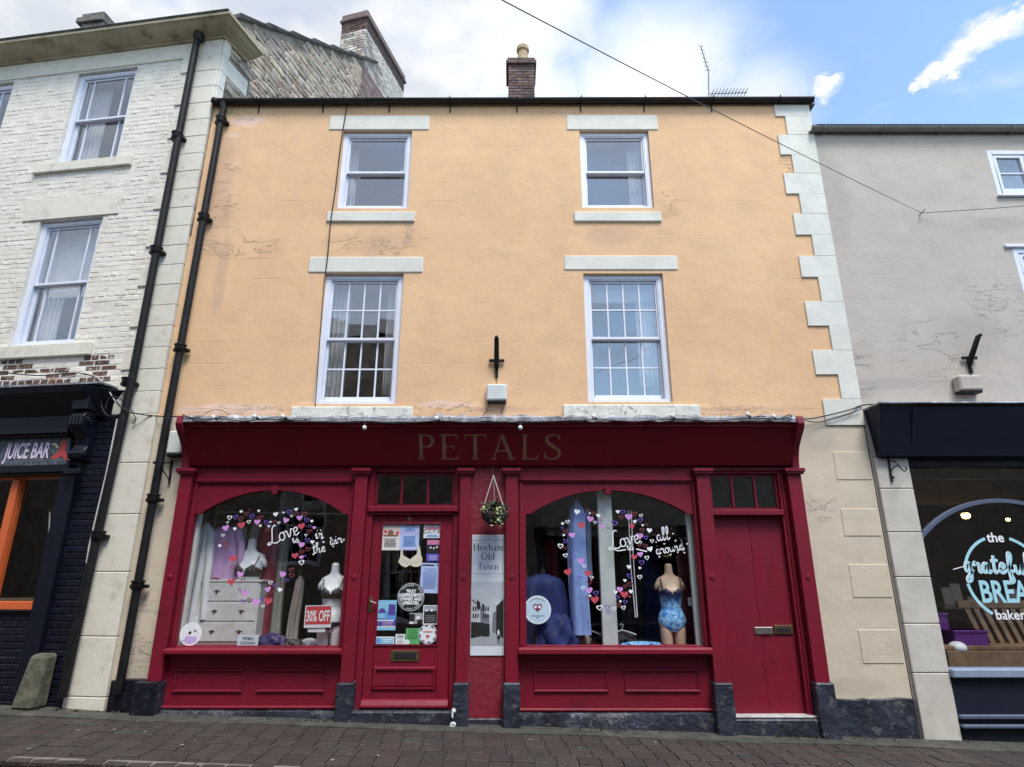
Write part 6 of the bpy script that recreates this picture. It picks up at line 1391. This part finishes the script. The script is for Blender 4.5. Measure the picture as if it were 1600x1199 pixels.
# shop cards
t_, A, w2, h2 = card(476, 518, 946, 981, pw, 'red and white 30% OFF sign in the left display window', [(.04, .97, .14, .96, solid('sale_red', (.58, .05, .06)))], Y=.05, cat='sign', name='sale_sign', tilt=-1)
text('30% OFF', M0, 0, -h2 * .42, -.004, h2 * 1.35, m_vw, t_, M=A, bold=.0035, sx_=.45)
tag(MB().box(*[XP(481, 985, .06), XP(508, 985, .06)], .06, .062, ZP(988, .06), ZP(982, .06)).build('price_strip', pw), 'thin white strip below the 30% OFF sign', 'label')
t_, A, w2, h2 = card(371, 404, 992, 1009, solid('card_pale_blue', (.62, .72, .80)), 'pale card reading PRIMA DONNA on the left window floor', (), Y=.06, cat='card', name='name_card')
text('PRIMA', M0, 0, h2 * .05, -.004, .045, m_grayink, t_, M=A, bold=.0006); text('DONNA', M0, 0, -h2 * .75, -.004, .045, m_grayink, t_, M=A, bold=.0006)

# curtains and ornaments upstairs
x0, x1, z0, z1 = WIN['W1']; curtain(M0, x0 + .02, x0 + .17, z0, z1 - .1, .30, 'white curtain at the left side of the upper left orange wall window', folds=3)
tag(MB().lathe([(.03, z0 + (z1 - z0) * .51), (.05, z0 + (z1 - z0) * .51 + .06), (.055, z0 + (z1 - z0) * .51 + .10)], x0 + .20, .26, 14).build('pot', m_vw, None, smooth=True), 'small white pot on the meeting rail, upper left window', 'pot')
tag(MB().lathe([(.04, z0 + (z1 - z0) * .51), (.05, z0 + (z1 - z0) * .51 + .06), (.045, z0 + (z1 - z0) * .51 + .14)], x1 - .15, .26, 14).build('pot', solid('mint_glaze', (.4, .6, .5)), None, smooth=True), 'small mint green pot behind the upper left window', 'pot')
x0, x1, z0, z1 = WIN['W2']; curtain(M0, x1 - .28, x1 - .04, z0, z1 - .05, .28, 'white curtain at the right side of the upper right orange wall window', folds=4)
x0, x1, z0, z1 = WIN['W3']; curtain(M0, x0 + .04, x0 + .30, z0, z1 - .05, .28, 'pale curtain at the left side of the sixteen pane left window', folds=4); curtain(M0, x1 - .26, x1 - .06, z0 + .2, z1 - .05, .30, 'short pale curtain at the right side of the sixteen pane left window', folds=3)
x0, x1, z0, z1 = WIN['W4']; curtain(M0, x1 - .34, x1 - .04, z0 + .3, z1 - .05, .28, 'cream curtain at the right side of the sixteen pane right window', folds=5)
tag(MB().box(x0 + .06, x1 - .06, .24, .27, z1 - .32, z1 - .12).build('window_blind', m_curtain), 'rolled cream blind at the top of the sixteen pane right window', 'blind')
for h, nm in ((UW, 'upper'), (LW, 'lower')):
    curtain(ML, h[0] + .05, h[0] + .42, h[2], h[3] - .05, .28, 'white net curtain in the %s cream brick building window' % nm, folds=5)
tag(MB(ML.M).box(LW[0] + .1, LW[1] - .1, .25, .27, (LW[2] + LW[3]) / 2 - .15, LW[3] - .1).build('window_blind', m_curtain), 'half lowered white blind in the lower cream brick building window', 'blind')

# ================================================================== hanging basket
YK = -.30
hb_ = thing('hanging_basket', 'hanging basket of trailing foliage on chains above the town sign', 'hanging basket', tuple(W(772, 822, YK)))
cB = W(773, 803, YK); rB = .155
MB().tube([W(770, 729, -.13), W(770, 735, -.28), W(771, 742, YK)], .008, 6).build('hook', m_black, hb_)
prof_ = [(rB, cB.z + .02)] + [(rB * math.cos(R(a)), cB.z - rB * .80 * math.sin(R(a))) for a in range(0, 90, 12)] + [(.02, cB.z - rB * .80)]
m_wick = mat('dark_wicker', (.035, .026, .020), (.075, .055, .04), 40., .9, (70., 1., .01))
MB().lathe(prof_, cB.x, cB.y, 22).build('bowl', m_wick, hb_, smooth=True)
for k in range(7):
    a = R(8 + k * 11); rr_ = rB * math.cos(a) + .004; zz = cB.z - rB * .8 * math.sin(a); MB().tube([(cB.x + rr_ * math.cos(2 * math.pi * q / 20), cB.y + rr_ * math.sin(2 * math.pi * q / 20), zz + .003 * (q % 2)) for q in range(21)], .006, 5).build('cane', m_wick, hb_)
for a in (200, 320, 90): MB().tube([W(771, 743, YK), cB + Vector((rB * math.cos(R(a)), rB * math.sin(R(a)) * .8, .02))], .005, 5).build('chain', m_cablew, hb_)
m_leafd = mat('dark_leaf', (.03, .055, .018), (.05, .07, .025), 20., .6, rand=.3); m_leafp = mat('cream_leaf', (.50, .55, .33), (.33, .42, .2), 25., .6); m_stemr = mat('reddish_stem', (.09, .045, .035), (.05, .03, .025), 20., .7)
rL = random.Random(77)
def leaf(b_, c_, s_, d, up):
    d = d.normalized(); sd_ = d.cross(up).normalized() * s_ * .36; b_.add([c_, c_ + d * s_ * .5 + sd_, c_ + d * s_, c_ + d * s_ * .5 - sd_], [(0, 1, 2), (0, 2, 3)])
for nm, m, cnt, rng in (('foliage', m_leafd, 420, 0), ('pale_foliage', m_leafp, 110, 1), ('stems', m_stemr, 60, 2)):
    b_ = MB()
    for k in range(cnt):
        a = rL.uniform(0, 2 * math.pi); q = rL.random() ** .6
        c_ = cB + Vector((rB * 1.0 * q * math.cos(a), rB * .9 * q * math.sin(a), .02 + rL.uniform(0, .15) * (1 - q * .6)))
        if rng == 1:
            if k < 55: c_ = cB + Vector((.055 + rL.gauss(0, .03), -rB * .95 + rL.gauss(0, .02), .06 - rL.random() ** 1.2 * .22))
            elif k < 80: c_ = cB + Vector((-.10 + rL.gauss(0, .025), -rB * .7 + rL.gauss(0, .03), .03 + rL.gauss(0, .03)))
        d = Vector((rL.gauss(0, 1), rL.gauss(0, 1), rL.gauss(.1, .8)))
        if rng == 2: b_.tube([c_, c_ + d.normalized() * .05, c_ + (d.normalized() + Vector((0, 0, .3))) * .10], .0025, 3)
        else: leaf(b_, c_, rL.uniform(.03, .055), d, Vector((rL.gauss(0, .4), rL.gauss(0, .4), 1)))
    o = b_.build(nm, m, hb_, fix=False); o['kind'] = 'stuff'

# ================================================================== things on the walls
def wallbox(pts4, dep, label, m=m_plasticw, Y=0., dark=True):
    a, c_, d, e = pts4; Yf = Y - dep; x0, x1, z0, z1 = XP(a, (d + e) / 2, Yf), XP(c_, (d + e) / 2, Yf), ZP(e, Yf), ZP(d, Yf)
    t_ = thing('wall_box', label, 'box', ((x0 + x1) / 2, Y, z0)); MB().box(x0, x1, Yf, Y, z0, z1).build('cover', m, t_, bev=.018)
    if dark: MB().box(x0 + .012, x1 - .012, Yf + .02, Y, z0 - .03, z0 + .0).build('base', m_black, t_, bev=.003)
    return t_
wallbox((760, 792, 600, 625), .10, 'white plastic junction box on the orange wall below the iron cross bracket')
wallbox((261, 284, 673, 709), .12, 'white alarm box on the beige wall beside the red shopfront', Y=0)
b_ = wallbox((1500, 1536, 586, 609), .14, 'grey painted box on the wall above the bakery fascia', m_grey)
def cross(px, py0, py1, lab, tiltx=0.):
    zt_, zb_ = ZP(py0, -.12), ZP(py1, -.03); X = XP(px, py0 + 25, -.08)
    t_ = thing('iron_bracket', lab, 'bracket', (X, 0, zb_))
    MB().tube([(X + tiltx, -.20, zt_), (X + tiltx * .7, -.17, zt_ - .02), (X, -.07, (zt_ + zb_) / 2 - .03), (X - tiltx * .1, -.03, zb_ + .12)], [.018, .03, .034, .03], 10).build('holder', m_black, t_, smooth=True)
    zc_ = (zt_ + zb_) / 2 - .03; MB().box(X - .10, X + .10, -.045, -.02, zc_ - .02, zc_ + .02).build('crossbar', m_black, t_, bev=.004)
    MB().box(X - .02, X + .02, -.025, .0, zb_, zb_ + .20).build('stem', m_black, t_, bev=.004); return t_
cross(776, 529, 589, 'black iron flag holder shaped like a cross on the orange wall'); cross(1517, 526, 583, 'black iron flag holder tilted right on the grey wall', .10)
# scroll bracket on the pier
sb_ = thing('scroll_bracket', 'small black wrought iron scroll bracket on the bakery pier', 'bracket', tuple(W(1393, 753, -.06)))
MB().tube([W(1388, 716, -.06), W(1394, 753, -.06)], .012, 6).tube([W(1389, 720, -.07), W(1400, 722, -.12), W(1408, 732, -.2), W(1413, 737, -.22), W(1417, 733, -.22), W(1414, 729, -.2)], .008, 6).tube([W(1391, 738, -.07), W(1397, 730, -.1), W(1403, 727, -.14), W(1406, 731, -.16)], .007, 6).ell(W(1396, 746, -.07), (.015, .015, .015), 8, 6).build('ironwork', m_black, sb_)
sb2 = thing('wall_bracket', 'black iron bracket beside the downpipe below the alarm box', 'bracket', tuple(W(266, 755, 0)))
MB().tube([W(269, 719, -.02), W(264, 756, -.02)], .014, 6).tube([W(268, 723, -.03), W(243, 723, -.28)], .008, 6).tube([W(264, 750, -.03), W(250, 728, -.2)], .007, 6).ell(W(241, 723, -.28), (.018, .018, .018), 8, 6).build('ironwork', m_black, sb2)
# festoon lights over the fascia
YF = ft - .09
fl = thing('festoon_lights', 'string of white bulbs on black cable lying along the top of the red fascia', 'string lights', tuple(W(760, 660, YF)))
kp = [(285, 650), (318, 656), (345, 654), (380, 659), (405, 656), (448, 656), (500, 660), (555, 661), (572, 659), (620, 662), (687, 658), (740, 661), (790, 660), (813, 661), (860, 659), (932, 656), (990, 659), (1054, 655), (1110, 658), (1172, 654), (1215, 655), (1238, 651)]
MB().tube([W(a, c_, YF + .01 * math.sin(i)) for i, (a, c_) in enumerate(spline(kp, 3))], .0065, 5).build('cable', m_cable, fl)
MB().tube([W(a, c_ - 2 + 2.2 * math.sin(i * 1.7), YF + .03) for i, (a, c_) in enumerate(spline(kp, 3))], .005, 5).build('cable', m_cable, fl)
for (a, c_, hang) in ((340, 656, 0), (404, 655, 0), (448, 655, 0), (570, 661, 1), (687, 658, 0), (813, 661, 1), (932, 655, 0), (1054, 654, 0), (1172, 652, 0), (1212, 655, 0)):
    p = W(a, c_, YF - .01); d = Vector((0, 0, -1)) if hang else Vector((-.6, -.6, .35)).normalized()
    q = MB().tube([p, p + d * .035], .015, 8).build('lamp_holder', m_cable, fl)
    MB().ell(p + d * .058, (.026, .026, .030), 12, 8).build('bulb', m_bulb, fl, smooth=True)
# loose cables
def cable(pts_, r, label, m=m_cable, k=5):
    P_ = [tuple(p) for p in pts_]; return tag(MB().tube([Vector(p) for p in spline(P_, k)], r, 5).build('cable', m), label, 'cable')
cable([W(544, 158, -.03), W(540, 178, -.03), W(532, 230, -.02), W(525, 290, -.02), (*W(517, 345, -.045),), W(512, 400, -.03), W(508, 430, -.02)], .008, 'thin black cable dropping from the gutter past the upper left window')
cable([W(492, 640, -.02), W(505, 460, -.015), W(508, 430, -.02)], .006, 'thin cable running down the left side of the sixteen pane left window')
cable([PLv(0, 582, -.05), PLv(60, 587, -.06), PLv(120, 583, -.05), PLv(150, 592, -.08), PLv(175, 620, -.12), PLv(198, 642, -.16), W(240, 650, -.05), W(284, 651, -.15)], .008, 'black cable running from the juice bar wall across to the red fascia')
cable([PLv(0, 596, -.05), PLv(80, 592, -.06), PLv(140, 586, -.05), PLv(162, 600, -.1), PLv(186, 634, -.14), W(215, 648, -.05)], .007, 'grey cable sagging above the juice bar cornice', m_cablew)
cable([PLv(160, 612, -.12), PLv(158, 632, -.14), PLv(166, 648, -.14), PLv(180, 650, -.14), PLv(196, 640, -.14), PLv(190, 625, -.14), PLv(172, 620, -.14), PLv(164, 640, -.14)], .008, 'coil of loose black cable beside the juice bar cornice')
cable([PLv(205, 640, -.08), PLv(212, 655, -.06), PLv(207, 662, -.05)], .006, 'short frayed cable end on the cream pilaster')
cable([W(1238, 650, -.2), W(1260, 655, -.06), W(1290, 650, -.05), W(1330, 640, -.05), W(1352, 633, -.05), W(1420, 630, -.35), W(1500, 631, -.36), W(1640, 630, -.36)], .008, 'black cable running from the red fascia along the top of the bakery fascia')
cable([W(1240, 652, -.2), W(1275, 660, -.05), W(1310, 652, -.05), W(1345, 640, -.05)], .006, 'second sagging cable on the white quoins')
cable([W(764, 627, -.05), W(762, 640, -.03), W(752, 652, -.05)], .005, 'thin wire curving left from the white junction box'); cable([W(786, 627, -.05), W(785, 642, -.03), W(780, 652, -.05)], .005, 'thin wire dropping right from the white junction box'); cable([W(776, 589, -.03), W(776, 600, -.03)], .004, 'short wire between the iron flag holder and junction box')
cable([W(318, 648, -.03), W(330, 642, -.1), W(345, 641, -.2), W(360, 650, -.3)], .004, 'thin looping wire at the left end of the fascia lead')
# span wires
e1 = W(1440, 333, -.04); dirv = Vector(ray(820, 0)); p1 = Vector((0, -CD, CH)) + dirv * ((-4.6 + CD) / dirv.y)
far = p1 + (p1 - e1) * .75
wr = [e1 + (far - e1) * (k / 14) + Vector((0, 0, -.10 * math.sin(math.pi * k / 14))) for k in range(15)]
tag(MB().tube(wr, .0038, 5).build('span_wire', m_wire), 'taut overhead wire crossing the sky down to a hook on the grey wall', 'wire')
e2 = W(1660, 317, -.3)
tag(MB().tube([e1, e1 + (e2 - e1) * .5 + Vector((0, 0, -.01)), e2], .0045, 5).build('span_wire', m_wire), 'short overhead wire running right from the wall hook', 'wire')
hk = thing('wall_hook', 'small metal eye hook on the grey wall holding the overhead wires', 'hook', tuple(e1)); MB().tube([e1 + Vector((0, .04, 0)), e1 + Vector((0, -.03, 0)), e1 + Vector((.02, -.04, .03))], .008, 6).build('eye', m_guttergrey, hk)

# ================================================================== BAKERY BUILDING
bk = thing('grey_rendered_building', 'grey rendered building with dark blue bakery fascia at the right edge', 'building', (6.5, 0, gz(6.5)))
BX0, BX1 = XR + .014, 9.5; ZR = ZP(207)
BW1 = (XP(1546, 270, .04), XP(1546, 270, .04) + 1.05, ZP(308, .04), ZP(238, .04)); BW2 = (XP(1588, 430, .04), XP(1588, 430, .04) + 1.2, ZP(500, .04), ZP(391, .04))
kX0, kX1 = XP(1390, 850, -.04), XP(1444, 850, -.04); KZ1 = ZP(722); KZ0 = ZP(1048)
wallmesh(M0, BX0, BX1, -.7, ZR + .05, [BW1, BW2, (kX1, 9.2, KZ0 - 1.5, KZ1)], y0=.004).build('wall', m_grey, bk, fix=False)
MB().prism_yz([(-.15, ZR + .02), (4.0, ZR + 2.9), (8, ZR)], BX0 + .0, BX1 + .1).build('roof', m_slate, bk)
for (x0, x1, z0, z1) in (BW1, BW2):
    w_ = MB().box(x0, x0 + .07, .0, .12, z0, z1).box(x1 - .07, x1, 0, .12, z0, z1).box(x0 + .07, x1 - .07, 0, .12, z1 - .07, z1).box(x0 + .07, x1 - .07, 0, .12, z0, z0 + .07).build('window', m_win, bk, bev=.006)
    for f in (.0, .5):
        a = x0 + .075 + (x1 - x0 - .15) * f; c_ = a + (x1 - x0 - .15) * .5 - .005
        MB().box(a, a + .05, .012, .07, z0 + .075, z1 - .075).box(c_ - .05, c_, .012, .07, z0 + .075, z1 - .075).box(a + .05, c_ - .05, .012, .07, z0 + .075, z0 + .12).box(a + .05, c_ - .05, .012, .07, z1 - .12, z1 - .075).box(a + .05, c_ - .05, .02, .06, (z0 + z1) / 2 - .012, (z0 + z1) / 2 + .012).build('casement', m_win, w_, bev=.004)
        for q in (0, 1): MB().rect(a + .05, c_ - .05, z0 + .12 if q == 0 else (z0 + z1) / 2, (z0 + z1) / 2 if q == 0 else z1 - .12, .04).build('pane', m_glassup, w_, fix=False)
    MB().box(x0 - .02, x1 + .02, -.04, .0, z0 - .03, z0 - .002).build('window_sill', m_win, bk, bev=.006)
    room(M0, bk, x0 - .5, x1 + .5, z0 - .4, z1 + .3, m=m_roomlight)
    tag(MB().box(x0 + .1, x1 - .1, .25, .27, z0 + .0, z1).build('window_blind', m_curtain), 'white blind behind the %s window of the grey building' % ('upper' if z1 > 6 else 'lower'), 'blind')
lintel(M0, bk, 'lintel', BW2[0] - .1, BW2[1] + .1, BW2[3] + .01, BW2[3] + .06, -.03, .03, m_win)
gut2 = gutter(XP(1266, 203, GY), 9.6, GY, ZP(201, GY) + .015, .062, m_guttergrey, bk)
for px in (1287, 1380, 1468, 1580): x = XP(px, 205, GY); z_ = ZP(203, GY) + .015; MB().tube([(x, GY - .066, z_ + .02)] + [(x, GY + .067 * math.cos(a), z_ + .067 * math.sin(a)) for a in [math.pi + math.pi * q / 6 for q in range(7)]] + [(x, -.01, z_ - .05)], .008, 5).build('gutter_bracket', m_guttergrey, gut2)
# pier of painted blocks
jz = [ZP(716, -.04), ZP(764, -.04), ZP(832, -.04), ZP(902, -.04), ZP(975, -.04), ZP(1052, -.04), -.7]
for k in range(6): MB().box(kX0, kX1 + .0, -.045, .03, jz[k + 1] + .006, jz[k]).build('pier_block', m_pier, bk, bev=.008)
bf = thing('bakery_shopfront', 'dark blue bakery shopfront with arched window bar and hand lettered glass', 'shopfront', (6.5, -.1, gz(6.5)))
ZF0, ZF1 = ZP(713, -.13), ZP(632, -.34)
fxx = XP(1350, 640, 0)
MB().hexa([(fxx + .03, -.13, ZF0), (9.4, -.13, ZF0), (9.4, 0, ZF0), (fxx + .05, 0, ZF0), (fxx + .0, -.34, ZF1), (9.4, -.34, ZF1), (9.4, 0, ZF1), (fxx + .0, 0, ZF1)]).build('fascia', m_bakefas, bf, bev=.004)
MB().hexa([(XP(1428, 680, -.26), -.135, ZF0 + .02), (9.39, -.135, ZF0 + .02), (9.39, -.13, ZF0 + .02), (XP(1428, 680, -.26), -.13, ZF0 + .02), (XP(1428, 680, -.26), -.345, ZF1 - .04), (9.39, -.345, ZF1 - .04), (9.39, -.335, ZF1 - .04), (XP(1428, 680, -.26), -.335, ZF1 - .04)]).build('fascia_panel', m_bakefas, bf)
MB().box(fxx - .02, 9.4, -.37, 0, ZF1 + .002, ZF1 + .03).build('flashing', m_lead, bf, bev=.01)
MB().box(kX1 + .002, 9.4, -.02, .2, KZ1 - .06, ZF0 - .002).build('head_rail', m_bakefas, bf)
wfm = MB().box(kX1 + .001, kX1 + .03, .02, .1, KZ0, KZ1 - .06).build('window', m_bakefas, bf)
xa, za_ = M0.pt(1558, 783, .02); hw = xa - XP(1432, 850, .02); zsp = ZP(850, .02); rise = za_ - zsp; Rr = (hw * hw + rise * rise) / (2 * rise)
ar = [];
for i in range(33):
    x = xa - hw + 2 * hw * i / 32; ar.append((x, za_ - Rr + math.sqrt(max(Rr * Rr - (x - xa) ** 2, 0))))
MB().ribbon(ar, .05, .0, .06).build('arched_bar', m_bakeblue, wfm, bev=.004)
MB().rect(kX1, 9.2, KZ0, KZ1, .05).build('pane', m_glassdim, wfm, fix=False)
MB().box(kX1 - .0, 9.4, -.10, .1, ZP(1060, -.1), ZP(1046, -.1)).build('shop_sill', m_bakewhite, bf, bev=.012)
MB().box(kX1 + .002, 9.4, -.03, .1, -.8, ZP(1060, -.1) - .002).build('stall_riser', m_bakefas, bf, bev=.004)
MB().box(kX1 + .002, 9.4, -.08, -.03, ZP(1124, -.06), ZP(1117, -.06)).box(kX1 + .002, 9.4, -.10, -.03, ZP(1138, -.06), ZP(1132, -.06)).build('riser_moulding', m_bakeblue, bf, bev=.01)
m_bint = mat('bakery_interior', (.28, .16, .095), (.17, .10, .065), 2., .8)
room(M0, bf, kX1 - .35, 9.3, -.3, 3.05, .12, 4.5, m_bint)
MB().box(kX1, 9.2, 2.6, 2.7, 2.6, 3.0).box(kX1, 9.2, .8, .9, 2.75, 3.0).build('ceiling_beam', mat('tan_beam', (.20, .13, .075), None, 4., .7), bf)
m_lamp = bpy.data.materials.new('warm_lamp_glow'); m_lamp.use_nodes = True; lb_ = m_lamp.node_tree.nodes['Principled BSDF']; lb_.inputs['Emission Color'].default_value = (1, .72, .25, 1); lb_.inputs['Emission Strength'].default_value = 6.
for k, (px, py, r) in enumerate(((1509, 806, .06), (1475, 805, .022), (1575, 812, .03))):
    p = W(px, py, 2.2); lt_ = thing('pendant_lamp', ('large warm lit pendant lamp seen through the bakery glass', 'tiny bright pendant lamp left of the large lit one', 'small pendant lamp at the right of the bakery window')[k], 'lamp', tuple(p))
    MB().ell(p, (r, r, r * .8), 12, 8).build('bulb', m_lamp, lt_, smooth=True); MB().tube([p + Vector((0, 0, r * .7)), Vector((p.x, p.y, 3.04))], .006, 5).build('flex', m_cable, lt_)
    MB().lathe([(.03, p.z + r * 1.3), (r * 1.1 + .01, p.z + r * .55)], p.x, p.y, 14, cap=False).build('shade', m_brass, lt_, smooth=True)
# table / bench / crates inside
bt_ = thing('wooden_bench', 'slatted wooden bench behind the bakery window', 'bench', (XP(1540, 1030, .5), .5, .5))
bz1, bz0 = ZP(952, .55), ZP(1010, .55)
MB().box(XP(1462, 1010, .4), 8.5, .36, .75, ZP(1016, .36), ZP(1010, .36)).build('seat', m_wood, bt_, bev=.006)
MB().box(XP(1478, 1028, .38), 8.5, .34, .37, ZP(1042, .36), ZP(1017, .36)).build('apron', m_wood, bt_, bev=.006)
xs0 = XP(1528, 980, .72)
for k in range(9): MB().hexa([(xs0 + k * .115, .70, bz0), (xs0 + k * .115 + .065, .70, bz0), (xs0 + k * .115 + .065, .73, bz0), (xs0 + k * .115, .73, bz0), (xs0 + k * .115 - .08, .78, bz1), (xs0 + k * .115 - .015, .78, bz1), (xs0 + k * .115 - .015, .81, bz1), (xs0 + k * .115 - .08, .81, bz1)]).build('slat', m_wood, bt_, bev=.003)
MB().box(xs0 - .16, 8.5, .77, .82, bz1, bz1 + .09).build('top_rail', m_wood, bt_, bev=.006)
m_pur = solid('purple_plastic', (.13, .03, .20), .4)
for k, (a, c_, d, e, Y, lab) in enumerate(((1465, 1482, 958, 985, .6, 'purple crate at the left of the bakery window'), (1492, 1545, 985, 1010, .45, 'purple box standing on the wooden bakery bench'))):
    x0, x1, z0, z1 = rect_px(a, c_, d, e, Y); t_ = thing('purple_crate', lab, 'crate', ((x0 + x1) / 2, Y, z0)); MB().box(x0, x1, Y, Y + .3, z0, z1).build('box', m_pur, t_, bev=.01); MB().box(x0 - .01, x1 + .01, Y - .012, Y + .31, z1 - .03, z1).build('rim', m_pur, t_, bev=.005)
tag(MB().ell(W(1496, 1012, .42), (.10, .10, .07)).build('white_bowl', m_vw, None, smooth=True), 'white rounded dish on the bakery bench left of the purple box', 'dish')
shelf = thing('bread_shelf', 'wooden shelf with paper bags behind the bakery lettering', 'shelf', (XP(1520, 950, 1.2), 1.2, 1.))
MB().box(XP(1475, 950, 1.2), 8.8, 1.2, 1.6, ZP(952, 1.2), ZP(946, 1.2)).box(XP(1475, 950, 1.2), 8.8, 1.58, 1.6, .0, ZP(952, 1.2)).build('board', m_wood, shelf, bev=.004)
for k, (px, hh) in enumerate(((1485, .22), (1500, .27), (1524, .10), (1560, .16), (1590, .2))):
    x = XP(px, 945, 1.3); z_ = ZP(946, 1.2); t_ = thing('paper_bag', ('short paper bag at the left end of the bakery shelf', 'tallest paper bag, second on the bakery shelf', 'low paper packet on the bakery shelf below the lettering', 'middle sized paper bag behind the word BREAD', 'paper bag at the right edge of the bakery shelf')[k], 'bag', (x, 1.35, z_), group='paper bags on the bakery shelf')
    MB().hexa([(x - .07, 1.30, z_), (x + .07, 1.30, z_), (x + .07, 1.42, z_), (x - .07, 1.42, z_), (x - .06, 1.34, z_ + hh), (x + .075, 1.34, z_ + hh), (x + .07, 1.38, z_ + hh + .01), (x - .06, 1.38, z_ + hh)]).build('bag', solid('kraft_paper', (.36, .26, .16)), t_, bev=.006)
# window lettering
m_vt = solid('pale_teal_vinyl', (.36, .66, .76)); YB_ = .044
dc = thing('window_decal', 'round pale blue and white the grateful BREAD bakery lettering on the glass', 'window decal', tuple(W(1570, 900, YB_)))
cX, cZ = M0.pt(1572, 903, YB_); RD = 62 / 957 * 7.4 * 1.0
for (a0, a1, wv) in ((108, 158, .028), (22, 72, .028), (188, 238, .03), (300, 352, .03)): MB().ring(cX, cZ, RD - wv, RD + wv * .2, YB_, a0, a1, 16).build('arc', m_vt, dc, fix=False)
text('the', M0, XP(1556, 845, YB_), ZP(847, YB_), YB_ - .001, .155, m_vw, dc, bold=.003)
text('bakery', M0, XP(1583, 963, YB_), ZP(968, YB_), YB_ - .001, .15, m_vw, dc, bold=.002)
text('BREAD', M0, cX + .03, ZP(941, YB_), YB_ - .002, .34, m_vt, dc, bold=.008, sx_=.72)
script('grateful', M0, 1508, 894, YB_ - .004, .235, m_vw, dc, rot=-2, wd=.15, gap=.05); script('grateful', M0, 1509, 894, YB_ - .005, .235, m_vt, dc, rot=-2, wd=.11, gap=.05)
MB().ribbon([(XP(1489, 890, YB_), ZP(890, YB_)), (XP(1510, 884, YB_), ZP(884, YB_))], .010, YB_ - .003).build('arc', m_vw, dc, fix=False)

# ================================================================== OPPOSITE SIDE (seen only in reflections)
ob = thing('stone_building_opposite', 'dark stone building across the street with white sash windows', 'building', (-5, -9.6, gz(-5)))
MO = Fr(0, -9.5, R(180))
m_oppstone = mat('opposite_stone', (.36, .30, .23), (.20, .165, .13), 3.2, .9, (10., .9, .02), dirt=((.10, .085, .07), 5., .8))
ow1 = [(5.1, 6.4, 1.75, 3.85), (2.4, 3.4, .3, 2.9), (.4, 1.7, 1.5, 3.5), (5.1, 6.3, 5.2, 6.9), (2.2, 3.4, 5.2, 6.9)]
wallmesh(MO, -.6, 40, -.5, 8.4, ow1, 0, .35).build('wall', m_oppstone, ob, fix=False)
for h in ow1: sash(MO, ob, *h, 4, name='window'); room(MO, ob, h[0] - .2, h[1] + .2, h[2] - .2, h[3] + .2, .36, 1.6, m_shopdark)
MB(MO.M).prism_yz([(-.2, 8.4), (4, 10.6), (8, 8.4)], -.6, 40).build('roof', m_slate, ob)
ob2 = thing('low_building_opposite', 'lower pale building across the street with a dark shopfront', 'building', (5, -9.6, gz(5)))
m_opp2 = mat('opposite_render', (.42, .40, .36), (.35, .33, .30), 2.2, .9)
wallmesh(MO, -40, -.6, -.5, 5.4, [(-4.5, -.9, .3, 2.55), (-9, -5.2, .3, 2.55)], 0, .35).build('wall', m_opp2, ob2, fix=False)
MB(MO.M).box(-4.8, -.8, -.12, 0, 2.75, 3.35).build('sign_board', m_opp2, ob2); MB(MO.M).box(-9.5, -5, -.12, 0, 2.75, 3.35).build('sign_board', m_opp2, ob2)
MB(MO.M).box(-16, -.62, -.06, 0, -.5, .3).box(-4.9, -4.5, -.08, -.001, .3, 2.74).box(-.9, -.64, -.08, -.001, .3, 2.74).build('shopfront_frame', m_navyjoin, ob2)
for a, c_ in ((-4.5, -.9), (-9, -5.2)): room(MO, ob2, a, c_, .3, 2.55, .36, 2., m_shopdark); MB(MO.M).rect(a, c_, .3, 2.55, .1).build('pane', m_glass, ob2, fix=False)
MB(MO.M).prism_yz([(-.2, 5.4), (4, 7.4), (8, 5.4)], -40, -.65).build('roof', m_slate, ob2)
